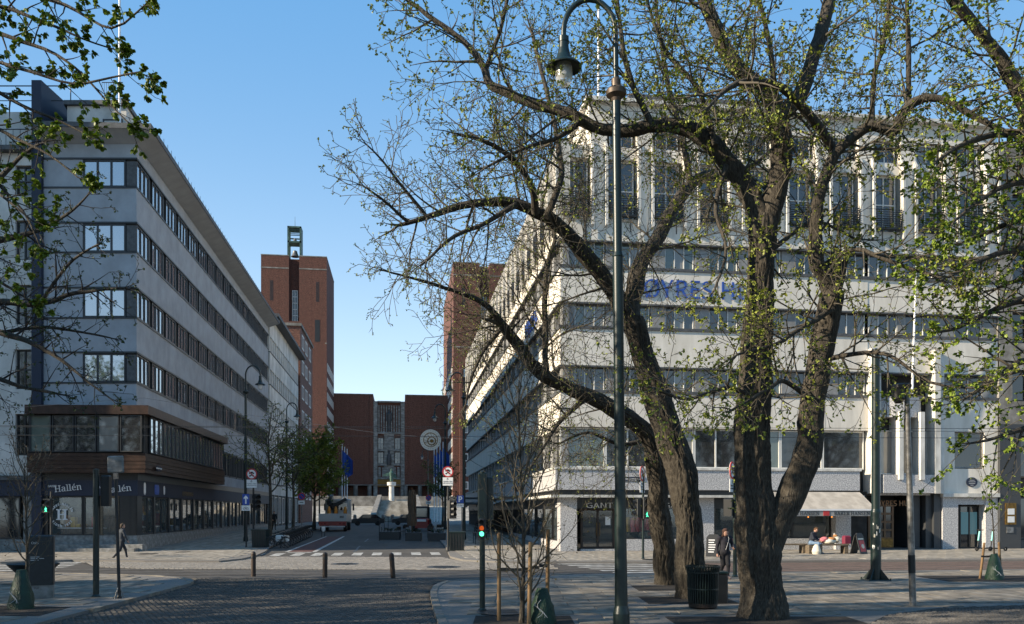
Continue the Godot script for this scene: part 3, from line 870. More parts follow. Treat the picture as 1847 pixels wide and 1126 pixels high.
	for i in 8:
		var a0 := PI * i / 8
		var a1 := PI * (i + 1) / 8
		for r in [[7.9, 9.1]]:
			var c := Vector3(29.4, 0, -46.3)
			var p := [c + Vector3(-cos(a0) * 1.5, r[0], sin(a0) * 0.9), c + Vector3(-cos(a1) * 1.5, r[0], sin(a1) * 0.9), c + Vector3(0, r[0], -0.2), c + Vector3(0, r[0], -0.2)]
			var q := []
			for e in p: q.append(e + Vector3(0, 1.2, 0))
			b.hexa([p[0], p[1], p[2], p[3], q[0], q[1], q[2], q[3]])
	obj("balcony", b, M.granite, o)
	for x in [19.3, 20.45]: window(o, front, x, 4.55, 1.1, 2.6, 1, -0.25, M.window_white, M.glass, 0.06)
	window(o, front, 21.8, 4.55, 0.7, 2.6, 1, -0.45, M.window_white, M.glass, 0.06)
	window(o, front, 19.3, 9.2, 3.2, 1.3, 3, -1.2, M.window_dark, M.glass, 0.06)
	b = MB.new()
	b.box(27.35, 31.9, 0.1, 0.16, -48.5, -45.7)
	b.box(27.35, 32.0, 0.1, 3.42, -48.7, -48.4)
	for x in [30.6, 31.2, 31.6]: b.box(x, x + 0.42, 0.1, 3.42, -48.4, -46.4 + (x - 30.6) * 0.5)
	obj("entrance_wall", b, M.dark_stone, o)
	var door := window(o, front, 19.0, 0.16, 1.65, 2.6, 3, -0.9, M.amber_wood, M.glass, 0.13, 5)
	door.name = "entrance_door"
	b = MB.new()
	b.box(0.05, 1.6, 0.03, 0.55, 0.0, 0.02)
	obj("kick_plate", b, M.gold, door)
	word("HØYRES HUS", 0.34, M.letter_gold, o, front * Transform3D(Basis(), Vector3(20.3, 2.82, -0.55)), "Droid Sans", 0.03)
	# plain part by the neighbour
	b = MB.new()
	b.box(32.1, 33.1, 0.1, 3.2, -46.6, Z)
	b.box(34.9, E, 0.1, 3.2, -46.6, Z)
	b.box(33.1, 34.9, 2.75, 3.2, -46.6, Z - 0.08)
	obj("granite_base", b, M.granite, o)
	b = MB.new()
	b.box(32.0, E, 3.2, 3.42, -46.6, Z + 0.2)
	obj("ledge", b, M.fin_stone, o)
	b = MB.new()
	b.box(33.1, 34.9, 0.1, 2.75, -48.0, -47.8)
	obj("lobby", b, M.black_stone, o)
	var d2 := window(o, front, 24.75, 0.1, 1.3, 2.6, 2, -0.6, M.iron_black, M.glass, 0.08)
	d2.name = "lobby_door"
	b = MB.new()
	b.box(0.12, 0.6, 0.85, 2.2, -0.04, -0.03)
	b.box(0.72, 1.18, 0.85, 2.2, -0.04, -0.03)
	obj("poster", b, M.screen, d2)
	b = MB.new()
	b.lathe(Vector3.ZERO, [[0.0, 0.0], [0.36, 0.0], [0.36, 0.05], [0.0, 0.05]], 20, front * Transform3D(Basis(Vector3.RIGHT, PI / 2) * Basis().scaled(Vector3(1, 1, 0.8)), Vector3(25.1, 4.1, 0.0)))
	obj("oval_plaque", b, M.navy, o)
	for i in 4: piece("print_line", o, M.sign_white, front, 25.1 - [0.16, 0.22, 0.2, 0.1][i], 25.1 + [0.16, 0.22, 0.2, 0.1][i], 4.2 - i * 0.1, 4.22 - i * 0.1, 0.04, 0.054)
	# street name plate, lights under the ledge
	b = MB.new()
	b.box(3.3, 4.75, 4.02, 4.28, 0.35, 0.38, front)
	obj("street_name_plate", b, M.navy, o)
	word("Stortingsgata", 0.13, M.sign_white, o, front * Transform3D(Basis(), Vector3(4.02, 4.17, 0.385)), "Droid Sans", 0.006)
	word("1-2-3-4-5-6-8", 0.06, M.sign_white, o, front * Transform3D(Basis(), Vector3(4.02, 4.06, 0.385)), "Droid Sans", 0.006)
	# clothes in the window
	var rail := thing("clothes_rail", "rail of red and pink shirts hanging behind the shop glass", "clothes rail")
	b = MB.new()
	b.bar(Vector3(12.9, 2.05, -47.0), Vector3(16.6, 2.05, -47.0), 0.02)
	b.bar(Vector3(12.9, 0.75, -47.0), Vector3(12.9, 2.05, -47.0), 0.02)
	b.bar(Vector3(16.6, 0.75, -47.0), Vector3(16.6, 2.05, -47.0), 0.02)
	obj("rail", b, M.steel, rail)
	var shirt := MB.new()
	shirt.prism(PackedVector2Array([Vector2(-0.09, 0), Vector2(0.09, 0), Vector2(0.24, -0.08), Vector2(0.33, -0.55), Vector2(0.22, -0.58), Vector2(0.2, -0.3), Vector2(0.22, -0.85), Vector2(-0.22, -0.85), Vector2(-0.2, -0.3), Vector2(-0.22, -0.58), Vector2(-0.33, -0.55), Vector2(-0.24, -0.08)]), -0.05, 0.05)
	var sh := shirt.mesh()
	for i in 8: put("shirt", sh, [M.yellow_cloth, M.pink, M.red_cloth, M.pink, M.red_cloth, M.red_cloth, M.blue_cloth, M.cream_cloth][i], rail, Transform3D(Basis(Vector3.UP, 0.9 - 0.12 * (i % 3)), Vector3(13.1 + i * 0.31, 2.0, -47.0 + 0.05 * (i % 2))))
	var dm := thing("shop_mannequin", "white mannequin in yellow dress behind the corner shop window", "mannequin")
	b = MB.new()
	b.lathe(Vector3(9.5, 0, -47.6), [[0.12, 0.65], [0.16, 1.0], [0.19, 1.35], [0.2, 1.6], [0.07, 1.72], [0.06, 1.8], [0.1, 1.88], [0.11, 1.98], [0.06, 2.08], [0.0, 2.1]], 12)
	obj("body", b, M.cream_cloth, dm)
	b = MB.new()
	b.lathe(Vector3(9.5, 0, -47.6), [[0.36, 0.62], [0.3, 0.9], [0.22, 1.3]], 12)
	obj("dress", b, M.yellow_cloth, dm)
	var gb := MB.new()
	gb.lathe(Vector3(14.2, 0.75, -46.9), [[0.55, 0.0], [0.5, 0.2], [0.35, 0.4], [0.0, 0.5]], 9)
	tag(obj("green_parasol", gb, M.bag_green), "green and white striped fabric dome lying in the shop window", "parasol")
	# canopies along the side street
	for i in 3:
		var aw := thing("side_awning", "dark shop awning folded out over the side street pavement", "awning", Transform3D.IDENTITY, "awnings along the side street")
		b = MB.new()
		var z := -66.0 - i * 11.0
		b.hexa([Vector3(7.0, 2.5 + H(z), z), Vector3(8.5, 3.0 + H(z), z), Vector3(8.5, 3.0 + H(z), z - 8), Vector3(7.0, 2.5 + H(z), z - 8), Vector3(7.0, 2.56 + H(z), z), Vector3(8.5, 3.1, z), Vector3(8.5, 3.1, z - 8), Vector3(7.0, 2.56 + H(z), z - 8)])
		obj("fabric", b, M.iron_black if i != 1 else M.awning, aw)
		b = MB.new()
		b.box(6.96, 7.02, 2.3 + H(z), 2.56 + H(z), z - 8, z)
		obj("valance", b, M.iron_black if i != 1 else M.iron_green, aw)
	b = MB.new()
	b.box(5.2, 7.9, 3.0, 3.16, -79.0, -73.5)
	b.box(5.3, 7.9, 3.5, 3.62, -78.5, -74)
	tag(obj("glass_canopy", b, M.slate), "grey double-decked canopy over the pavement beside the folded awnings", "canopy")

func awning() -> void:
	var o := thing("bakery_awning", "cream fabric awning with lettered valance above the bakery window", "awning")
	var b := MB.new()
	var x0 := 20.4
	var x1 := 26.5
	b.hexa([Vector3(x0, 2.42, -43.55), Vector3(x1, 2.42, -43.55), Vector3(x1, 3.4, -45.3), Vector3(x0, 3.4, -45.3), Vector3(x0, 2.46, -43.55), Vector3(x1, 2.46, -43.55), Vector3(x1, 3.46, -45.3), Vector3(x0, 3.46, -45.3)])
	obj("fabric", b, M.awning, o)
	b = MB.new()
	b.box(x0, x1, 2.08, 2.38, -43.56, -43.52)
	obj("valance", b, M.panel_grey, o)
	b = MB.new()
	b.box(x0 - 0.02, x1 + 0.02, 2.38, 2.47, -43.6, -43.48)
	b.bar(Vector3(x0 + 0.3, 2.4, -43.6), Vector3(x0 + 0.3, 3.0, -45.4), 0.03)
	b.bar(Vector3(x1 - 0.3, 2.4, -43.6), Vector3(x1 - 0.3, 3.0, -45.4), 0.03)
	obj("front_bar", b, M.white_paint, o)
	for x in [22.0, 25.0]: word("BAKER HANSEN", 0.2, M.iron_black, o, Transform3D(Basis(), Vector3(x, 2.22, -43.515)), "Droid Serif", 0.008)
	b = MB.new()
	b.box(23.3, 23.65, 2.1, 2.36, -43.52, -43.5)
	obj("crest", b, M.sign_red, o)
	for x in [22.5, 23.9]:
		var l := MB.new()
		l.lathe(Vector3(x, 1.98, -43.7), [[0.0, 0.0], [0.045, 0.03], [0.045, 0.06], [0.0, 0.09]], 8)
		obj("lamp_bulb", l, M.lamp_warm, o)

func right_neighbour() -> void:
	var o := thing("stone_facade_building", "beige stone building with black polished base beside the pale office block", "building")
	var b := MB.new()
	b.box(36.5, 62, 0.1, 24.0, -80, -46.3)
	obj("core", b, M.interior, o)
	b = MB.new()
	for y in [[7.6, 9.0], [10.9, 12.5], [14.4, 16.1], [18.0, 19.6], [21.6, 24.6]]: b.box(35.72, 62, y[0], y[1], -80, -45.7)
	for i in 9: b.box(35.72 + i * 2.9, 36.6 + i * 2.9, 7.6, 24.2, -80, -45.72)
	obj("wall", b, M.beige_stone, o)
	b = MB.new()
	b.box(35.72, 37.1, 0.1, 7.6, -80, -45.65)
	for i in 5: b.box(41.5 + i * 4.4, 42.5 + i * 4.4, 0.1, 7.6, -60, -45.65)
	b.box(37.1, 62, 6.9, 7.6, -60, -45.65)
	b.box(37.1, 62, 0.1, 0.6, -60, -45.75)
	obj("polished_base", b, M.dark_stone, o)
	b = MB.new()
	b.box(37.1, 62, 3.3, 4.3, -60, -45.8)
	obj("wooden_fascia", b, M.dark_wood, o)
	var t := face(Vector3(36.6, 0, -45.7), Vector3.RIGHT)
	for y in [9.0, 12.5, 16.1, 19.6]:
		for i in 8: window(o, t, i * 2.9, y + 0.02, 2.0, 1.85, 2, -0.25, M.dark_wood, M.glass, 0.08)
	for i in 5:
		window(o, t, 0.55 + i * 4.4, 4.35, 4.2, 2.5, 3, -0.2, M.amber_wood, M.glass, 0.12)
		window(o, t, 0.55 + i * 4.4, 0.62, 4.2, 2.6, 2, -0.4, M.window_dark, M.glass, 0.1)
	var mb := thing("menu_case", "gold framed menu case with two white sheets on dark stone wall", "menu case")
	b = MB.new()
	b.box(36.05, 36.75, 1.55, 2.85, -45.65, -45.58)
	obj("frame", b, M.gold, mb)
	for y in [1.68, 2.15]:
		b = MB.new()
		b.box(36.18, 36.62, y, y + 0.36, -45.58, -45.57)
		obj("sheet", b, M.sign_white, mb)
	b = MB.new()
	b.box(36.15, 36.6, 1.05, 1.4, -45.65, -45.61)
	obj("notice_plate", b, M.steel, mb)

func left_block() -> void:
	var o := thing("grey_office_building", "blue-grey rendered office block with long dark window strips and wide eaves", "building")
	var C := Vector3(-14.8, 0, -49.4)
	var L := 47.2
	var A := C - RT * 5.25
	var back := Vector2(-40, C.z - L)
	var foot := func(e: float) -> PackedVector2Array:   # outline pushed out by e at the street sides
		return PackedVector2Array([v2(A - FW * e), v2(C - FW * e) + Vector2(e, -0.13 * e), Vector2(C.x + e, C.z - L), back, v2(A + FW * 8.0) + Vector2(-16, 0), v2(A - RT * 0.0 + FW * 2.0)])
	var b := MB.new()
	b.plan(foot.call(-0.2), 3.25, 23.4)
	obj("core", b, M.interior, o)
	b = MB.new()
	b.plan(foot.call(-2.6), 0.9, 3.25)
	obj("shop_room", b, M.shop_wall, o)
	b = MB.new()
	var rows := [[9.63, 11.3], [13.3, 14.96], [17.0, 18.63], [20.67, 22.25]]
	var y0 := 7.95
	for r in rows + [[23.4, 23.4]]:
		b.plan(foot.call(0.0), y0, r[0])
		y0 = r[1]
	obj("wall", b, M.grey_render, o)
	b = MB.new()
	for r in rows: b.plan(foot.call(-0.13), r[0], r[1])
	obj("window_strip_backing", b, M.window_dark, o)
	b = MB.new()
	for r in rows:
		b.plan(foot.call(0.05), r[0] - 0.07, r[0] + 0.02)
		b.plan(foot.call(0.05), r[1] - 0.02, r[1] + 0.08)
	obj("strip_trim", b, M.window_dark, o)
	b = MB.new()
	b.plan(foot.call(1.25), 23.55, 23.85)
	obj("eaves", b, M.slate, o)
	b = MB.new()
	var f0: PackedVector2Array = foot.call(0.02)
	var f1: PackedVector2Array = foot.call(1.2)
	for i in [0, 1]: b.quad(Vector3(f0[i].x, 23.1, f0[i].y), Vector3(f0[i + 1].x, 23.1, f0[i + 1].y), Vector3(f1[i + 1].x, 23.55, f1[i + 1].y), Vector3(f1[i].x, 23.55, f1[i].y))
	obj("soffit", b, M.grey_render, o)
	# seams of the eaves edge
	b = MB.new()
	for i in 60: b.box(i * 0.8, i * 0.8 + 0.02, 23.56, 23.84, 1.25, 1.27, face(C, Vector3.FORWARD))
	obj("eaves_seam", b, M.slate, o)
	# roof storey
	b = MB.new()
	var rp := C - RT * 0.95 + FW * 0.8
	b.plan(PackedVector2Array([v2(rp), v2(rp) + Vector2(-0.6, -38), v2(rp) + Vector2(-8, -38), v2(rp - RT * 3.4)]), 23.85, 25.65)
	obj("roof_storey", b, M.white_render, o)
	b = MB.new()
	b.plan(PackedVector2Array([v2(rp + RT * 0.15 - FW * 0.2), v2(rp) + Vector2(-0.3, -38), v2(rp) + Vector2(-8, -38), v2(rp - RT * 3.5 - FW * 0.2)]), 25.65, 25.9)
	obj("roof_slab", b, M.slate, o)
	window(o, face(rp, RT), -1.35, 23.9, 1.15, 1.0, 1, 0.02, M.window_dark, M.glass_cool, 0.09)
	b = MB.new()
	for i in 9: b.bar(rp + RT * (-1.4 + i * 0.13) + Vector3(0, 25.9, 0), rp + RT * (-1.4 + i * 0.13) + Vector3(0, 27.0, 0), 0.012, 4)
	b.bar(rp - RT * 1.4 + Vector3(0, 27, 0), rp - RT * 0.2 + Vector3(0, 27, 0), 0.025, 5)
	for s in [[-4.6, -3.2], [-8.0, -5.4]]:
		for x in s: b.bar(rp + RT * x + Vector3(0, 25.8, 0), rp + RT * x + Vector3(0, 26.8, 0), 0.03, 5)
		b.bar(rp + RT * s[0] + Vector3(0, 26.8, 0), rp + RT * s[1] + Vector3(0, 26.8, 0), 0.035, 5)
		b.bar(rp + RT * s[0] + Vector3(0, 25.95, 0), rp + RT * s[1] + Vector3(0, 25.95, 0), 0.025, 5)
	obj("railing", b, M.iron_black, o)
	# dark blade between this block and its neighbour
	b = MB.new()
	b.plan(PackedVector2Array([v2(A - RT * 0.55 - FW * 0.25), v2(A - FW * 0.25), v2(A + FW * 4), v2(A - RT * 0.55 + FW * 4)]), 0.4, 26.6)
	obj("dark_blade", b, M.navy, o)
	# windows
	var front := face(A, RT)
	var side := face(C, Vector3.FORWARD)
	for r in rows:
		var h: float = r[1] - r[0]
		window(o, front, 2.2, r[0] + 0.02, 2.42, h - 0.04, 3, -0.02, M.window_dark, M.coated_glass, 0.09)
		b = MB.new()
		b.box(0, 2.2, r[0], r[1], -0.2, 0.0, front)
		obj("wall", b, M.grey_render, o)
		b = MB.new()
		b.box(4.66, 5.2, r[0] + 0.1, r[1] - 0.1, -0.2, -0.06, front)
		obj("corner_panel", b, M.slate, o)
		for i in 16: window(o, side, 0.12 + i * 2.95, r[0] + 0.02, 2.35, h - 0.04, 3, -0.02, M.window_dark, M.coated_glass, 0.1)
	# copper-clad bay
	var e := 0.75
	var cf := func(k: float) -> PackedVector2Array:
		return PackedVector2Array([v2(A - RT * 0.5 - FW * k), v2(C - FW * k) + Vector2(k, -0.13 * k), Vector2(C.x + k, -69.4 + (0.0 if k > 0.72 else 0.1)), Vector2(C.x - 1, -69.4), v2(A + FW * 2)])
	b = MB.new()
	b.plan(cf.call(0.62), 4.6, 8.2)
	obj("bay_core", b, M.interior, o)
	b = MB.new()
	b.plan(cf.call(1.0), 7.75, 8.25)
	obj("bay_roof", b, M.copper, o)
	for i in 5:
		b = MB.new()
		b.plan(cf.call(0.75 + 0.03 * (i % 2)), 4.5 + i * 0.22, 4.5 + i * 0.22 + 0.205)
		obj("cladding_strip", b, M.copper, o)
	var bf := face(A - RT * 0.5 - FW * 0.75, RT)
	for i in 5: window(o, bf, 0.1 + i * 1.26, 5.65, 1.2, 2.05, 1, -0.05, M.window_dark, M.glass if i != 0 else M.glass_green, 0.06)
	var bs := face(C + Vector3(0.75, 0, -0.2), Vector3.FORWARD)
	for i in 22: window(o, bs, 0.05 + i * 0.9, 5.65, 0.86, 2.05, 1, -0.05, M.window_dark, M.coated_glass, 0.06)
	# rest of the first floor along the street
	b = MB.new()
	b.plan(foot.call(0.0), 7.4, 7.96)
	b.plan(foot.call(0.02), 4.3, 5.3)
	obj("wall", b, M.grey_render, o)
	for i in 9: window(o, side, 20.3 + i * 2.95, 5.35, 2.6, 2.0, 4, -0.02, M.window_dark, M.glass, 0.09)
	# shop floor
	b = MB.new()
	b.plan(foot.call(0.12), 4.1, 4.5)
	obj("shop_lintel", b, M.black_stone, o)
	b = MB.new()
	b.plan(foot.call(0.1), 3.22, 4.1)
	obj("sign_fascia", b, M.navy, o)
	b = MB.new()
	b.plan(foot.call(0.05), 0.1, 0.98)
	obj("plinth", b, M.concrete, o)
	for i in 15: piece("shop_pier", o, M.black_stone, side, i * 3.2, i * 3.2 + (0.9 if i == 0 else 0.32), 0.98, 3.25, -0.4, 0.04)
	for x in [0.0, 4.3]: piece("shop_pier", o, M.black_stone, front, x, x + [0.25, 0.92][int(x > 1)], 0.98, 3.25, -0.4, 0.035)
	for i in 14: window(o, side, 0.95 + i * 3.2 if i == 0 else 0.35 + i * 3.2, 1.0, 2.25 if i == 0 else 2.8, 2.2, 2, 0.0, M.window_dark, M.shop_glass, 0.07)
	window(o, front, 0.3, 1.0, 1.9, 2.2, 1, 0.0, M.window_dark, M.shop_glass, 0.07)
	window(o, front, 2.25, 1.0, 0.9, 2.2, 1, 0.0, M.window_dark, M.shop_glass, 0.07)
	var dr := window(o, front, 3.2, 0.5, 1.05, 2.7, 1, 0.0, M.bench_wood, M.shop_glass, 0.12)
	dr.name = "shop_door"
	var rs := RandomNumberGenerator.new()
	rs.seed = 21
	for k in 9:
		var dp := thing("shop_display", "stand of coloured goods behind the %s" % ["music shop's lettered pane", "music shop's narrow pane", "corner pane facing the side street", "second side pane from the corner", "third side pane from the corner", "fourth side pane from the corner", "fifth side pane from the corner", "sixth side pane from the corner", "seventh side pane from the corner"][k], "shop display", Transform3D.IDENTITY, "goods in the left shop windows")
		var ft: Transform3D = front if k < 2 else side
		var x0: float = [0.5, 2.3][k] if k < 2 else 0.9 + (k - 2) * 3.2
		var wd: float = [1.5, 0.7][k] if k < 2 else 2.2
		piece("table", dp, M.window_white, ft, x0, x0 + wd, 1.35, 1.42, -1.2, -0.5)
		for x in [x0 + 0.04, x0 + wd - 0.1]: piece("leg", dp, M.steel, ft, x, x + 0.05, 0.98, 1.35, -0.9, -0.85)
		for q in int(wd / 0.3):
			var hh := rs.randf_range(0.2, 0.9)
			var ww := rs.randf_range(0.12, 0.26)
			piece("boxed_goods", dp, M[["tan", "red_cloth", "cream_cloth", "blue_cloth", "yellow_cloth", "dark_wood"][rs.randi() % 6]], ft, x0 + 0.05 + q * 0.3, x0 + 0.05 + q * 0.3 + snappedf(ww, 0.04), 1.42, 1.42 + snappedf(hh, 0.1), -1.0, -0.7)
		for y in [1.9, 2.5]: piece("wall_shelf", dp, M.bench_wood, ft, x0, x0 + wd, y, y + 0.04, -2.55, -2.2)
	b = MB.new()
	b.box(-0.2, 5.9, 0.1, 0.5, 0.05, 0.75, front)
	b.box(1.9, 5.7, 0.1, 0.3, 0.75, 1.3, front)
	obj("door_step", b, M.concrete, o)
	# shop lettering
	word("Hallén", 0.36, M.letter_white, o, front * Transform3D(Basis(Vector3.BACK, 0.1), Vector3(1.45, 3.66, 0.14)), "Droid Serif", 0.03, false, true)
	word("BAKKE", 0.13, M.letter_white, o, front * Transform3D(Basis(), Vector3(0.55, 3.76, 0.14)), "Droid Sans", 0.02)
	word("Hallén", 0.36, M.letter_white, o, front * Transform3D(Basis(Vector3.BACK, 0.1), Vector3(4.25, 3.6, 0.14)), "Droid Serif", 0.03, false, true)
	word("BAKKE", 0.13, M.letter_white, o, front * Transform3D(Basis(), Vector3(3.4, 3.7, 0.14)), "Droid Sans", 0.02)
	word("H", 0.62, M.letter_white, o, front * Transform3D(Basis(), Vector3(1.05, 2.15, 0.03)), "Droid Serif", 0.01, true)
	for w in [["BAKKE-HALLÉN", 1], ["SIDEN 1822", -1]]:
		var s: String = w[0]
		for i in s.length():
			var a: float = (i - (s.length() - 1) / 2.0) * 0.21
			var c := Vector3(sin(a) * 0.62, cos(a) * 0.62 * w[1], 0)
			word(s[i], 0.13, M.letter_white, o, front * Transform3D(Basis(Vector3.BACK, -a * w[1]), Vector3(1.05, 2.13, 0.03) + c), "Droid Sans", 0.01, true)
	for e2 in [[1.2, "letter_white", 0.34, 0.7], [3.6, "letter_blue", 0.9, 0.6], [5.2, "letter_white", 0.3, 0.55]]:
		b = MB.new()
		b.rbox(Vector3(0, 0, 0), Vector3(e2[2], 0.03, e2[3]), 0.08, side * Transform3D(Basis(Vector3.RIGHT, PI / 2), Vector3(e2[0], 3.66, 0.12)))
		obj("shop_emblem", b, M[e2[1]], o)
	word("KAFFEBRENNERI", 0.3, M.bench_wood, o, side * Transform3D(Basis(), Vector3(11.0, 3.55, 0.12)), "Droid Sans", 0.02)
	b = MB.new()
	b.box(1.0, 1.85, 4.72, 4.98, 0.79, 0.82, side)
	obj("street_name_plate", b, M.navy, o)
	word("Roald Amundsens gate", 0.085, M.sign_white, o, side * Transform3D(Basis(), Vector3(1.42, 4.85, 0.825)), "Droid Sans", 0.006)
	# flagpole
	var fp := MB.new()
	var fb := C - RT * 1.0 + FW * 0.1
	fp.bar(fb + Vector3(0, 23.8, 0), fb + Vector3(0, 33.2, 0), 0.075, 8, 0.05)
	var fo := thing("roof_flagpole", "tall white flagpole standing on the grey block's eaves", "flagpole")
	obj("pole", fp, M.white_paint, fo)
	fp = MB.new()
	fp.lathe(fb, [[0.0, 33.2], [0.11, 33.3], [0.0, 33.42]], 8)
	obj("finial", fp, M.gold, fo)

func left_neighbour() -> void:
	var o := thing("white_rendered_building", "white rough-rendered house with tall dark windows beside the grey block", "building")
	var C := Vector3(-14.8, 0, -49.4)
	var A := C - RT * 5.8
	var t := face(A - RT * 11.0, RT)
	var b := MB.new()
	b.box(0, 11, 0.1, 23.0, -18, -0.35, t)
	obj("core", b, M.interior, o)
	b = MB.new()
	var ys := [4.35, 8.1, 11.75, 15.4, 19.05]
	for i in 5:
		var lo: float = ys[i] + 3.6 - 0.2 if i < 4 else 22.3
		b.box(0, 11, ys[i] - (0.0 if i == 0 else 0.25) , ys[i] + 1.15, -18, 0, t)
	b.box(0, 11, 21.9, 22.6, -18, 0, t)
	for x in [0.0, 1.9, 4.2, 6.5, 9.0]:
		b.box(x, x + 0.95, 4.35, 22.6, -17.9, -0.003, t)
	b.box(10.85, 11.0, 4.35, 22.6, -17.9, -0.003, t)
	obj("wall", b, M.white_render, o)
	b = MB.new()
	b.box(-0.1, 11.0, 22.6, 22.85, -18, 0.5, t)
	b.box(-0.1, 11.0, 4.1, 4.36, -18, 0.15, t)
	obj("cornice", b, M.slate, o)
	b = MB.new()
	b.box(0, 10.8, 22.85, 25.5, -18, -1.2, t)
	obj("roof_storey", b, M.white_render, o)
	b = MB.new()
	for i in 28: b.bar(t * Vector3(i * 0.4, 22.85, 0.3), t * Vector3(i * 0.4, 23.8, 0.3), 0.015, 4)
	b.bar(t * Vector3(0, 23.8, 0.3), t * Vector3(10.9, 23.8, 0.3), 0.03, 5)
	for i in 5: b.bar(t * Vector3(i * 2.6, 25.5, -1.4), t * Vector3(i * 2.6, 26.6, -1.4), 0.03, 5)
	b.bar(t * Vector3(0, 26.6, -1.4), t * Vector3(10.6, 26.6, -1.4), 0.035, 5)
	obj("railing", b, M.iron_black, o)
	for i in 5:
		for j in 5:
			var x: float = [0.95, 2.85, 5.15, 7.45, 9.95][j]
			var w: float = [0.95, 1.35, 1.35, 1.55, 0.9][j]
			var y0: float = ys[i] + 1.17
			var y1: float = (ys[i + 1] - 0.27) if i < 4 else 21.88
			window(o, t, x, y0, w, y1 - y0, 2, -0.16, M.window_dark, M.glass, 0.07, 2)
	b = MB.new()
	b.box(0, 11, 3.2, 4.1, -2, 0.02, t)
	obj("shop_fascia", b, M.navy, o)
	for x in [0.0, 3.4, 6.8, 10.4]: piece("shop_pier", o, M.concrete, t, x, x + 0.5, 0.75, 3.2, -2, 0.0)
	piece("plinth", o, M.concrete, t, 0, 11, 0.1, 0.75, -2, 0.02)
	for x in [0.5, 3.9, 7.3]: window(o, t, x, 0.77, 2.85, 2.4, 2, -0.1, M.window_dark, M.glass, 0.08)
	# added block out of view, placed to keep the morning sun off these fronts
	var f := thing("added_shading_tower", "added tall beige office tower out of view that shades the street fronts", "building")
	b = MB.new()
	b.box(-62, -33.5, 0.1, 32.2, -75, -45.7)
	obj("core", b, M.interior, f)
	b = MB.new()
	for i in 9: b.box(-62.2, -33.3, i * 3.6 + 2.6, i * 3.6 + 4.2, -75, -45.5)
	for i in 11: b.box(-62.25 + i * 2.8, -61.7 + i * 2.8, 0.1, 32.6, -75.1, -45.45)
	obj("wall", b, M.beige_stone, f)
	var ft := face(Vector3(-62, 0, -45.5), Vector3.RIGHT)
	for i in 7:
		for j in 10: window(f, ft, 0.4 + j * 2.8, 4.25 + i * 3.6, 2.1, 1.9, 2, -0.12, M.window_dark, M.glass, 0.07)

func far_left() -> void:
	var o := thing("white_street_building", "white rendered block with small square windows behind the grey office", "building")
	var t := face(Vector3(-14.65, 0, -96.65), Vector3.FORWARD)
	var b := MB.new()
	b.box(0, 26.4, 0.5, 24.4, -18, -0.3, t)
	obj("core", b, M.interior, o)
	b = MB.new()
	var rows := [[5.6, 7.3], [9.4, 11.1], [13.1, 14.8], [16.8, 18.5], [20.5, 22.2]]
	var y := 4.3
	for r in rows + [[24.4, 24.4]]:
		b.box(0, 26.4, y, r[0], -18, 0, t)
		y = r[1]
	for r in rows:
		for i in 16: b.box(i * 1.66, i * 1.66 + 0.55, r[0], r[1], -18, -0.03, t)
		b.box(26.1, 26.4, r[0], r[1], -18, -0.03, t)
	obj("wall", b, M.white_render, o)
	b = MB.new()
	b.box(-0.1, 27.4, 24.4, 24.75, -18, 1.0, t)
	for r in rows: b.box(0, 26.45, r[0] - 0.12, r[0] - 0.02, -18, 0.06, t)
	obj("eaves", b, M.slate, o)
	for r in rows:
		for i in 15: window(o, t, 0.57 + i * 1.66, r[0], 1.07, r[1] - r[0], 1, -0.15, M.window_white, M.glass, 0.08)
	for i in 9: piece("shop_pier", o, M.concrete, t, i * 3.2, i * 3.2 + 0.6, 0.3, 4.3, -1, 0.02)
	for i in 8: window(o, t, 0.6 + i * 3.2, 0.9, 2.6, 3.2, 2, -0.1, M.window_white, M.glass, 0.1)
	# brick block next door
	o = thing("brown_brick_building", "dark brown brick block with white windows between white building and tower", "building")
	b = MB.new()
	b.box(-40, -14.6, 0.4, 29.6, -142, -125)
	obj("wall", b, M.brick_dark, o)
	b = MB.new()
	b.box(-40.2, -14.4, 29.6, 30.0, -142, -124.8)
	obj("cornice", b, M.sandstone, o)
	t = face(Vector3(-14.6, 0, -125), Vector3.FORWARD)
	for i in 7:
		for x in [2.0, 6.5, 11.5]: window(o, t, x, 4.2 + i * 3.75, 2.8, 2.1, 2, 0.04, M.window_white, M.glass_cool, 0.22)

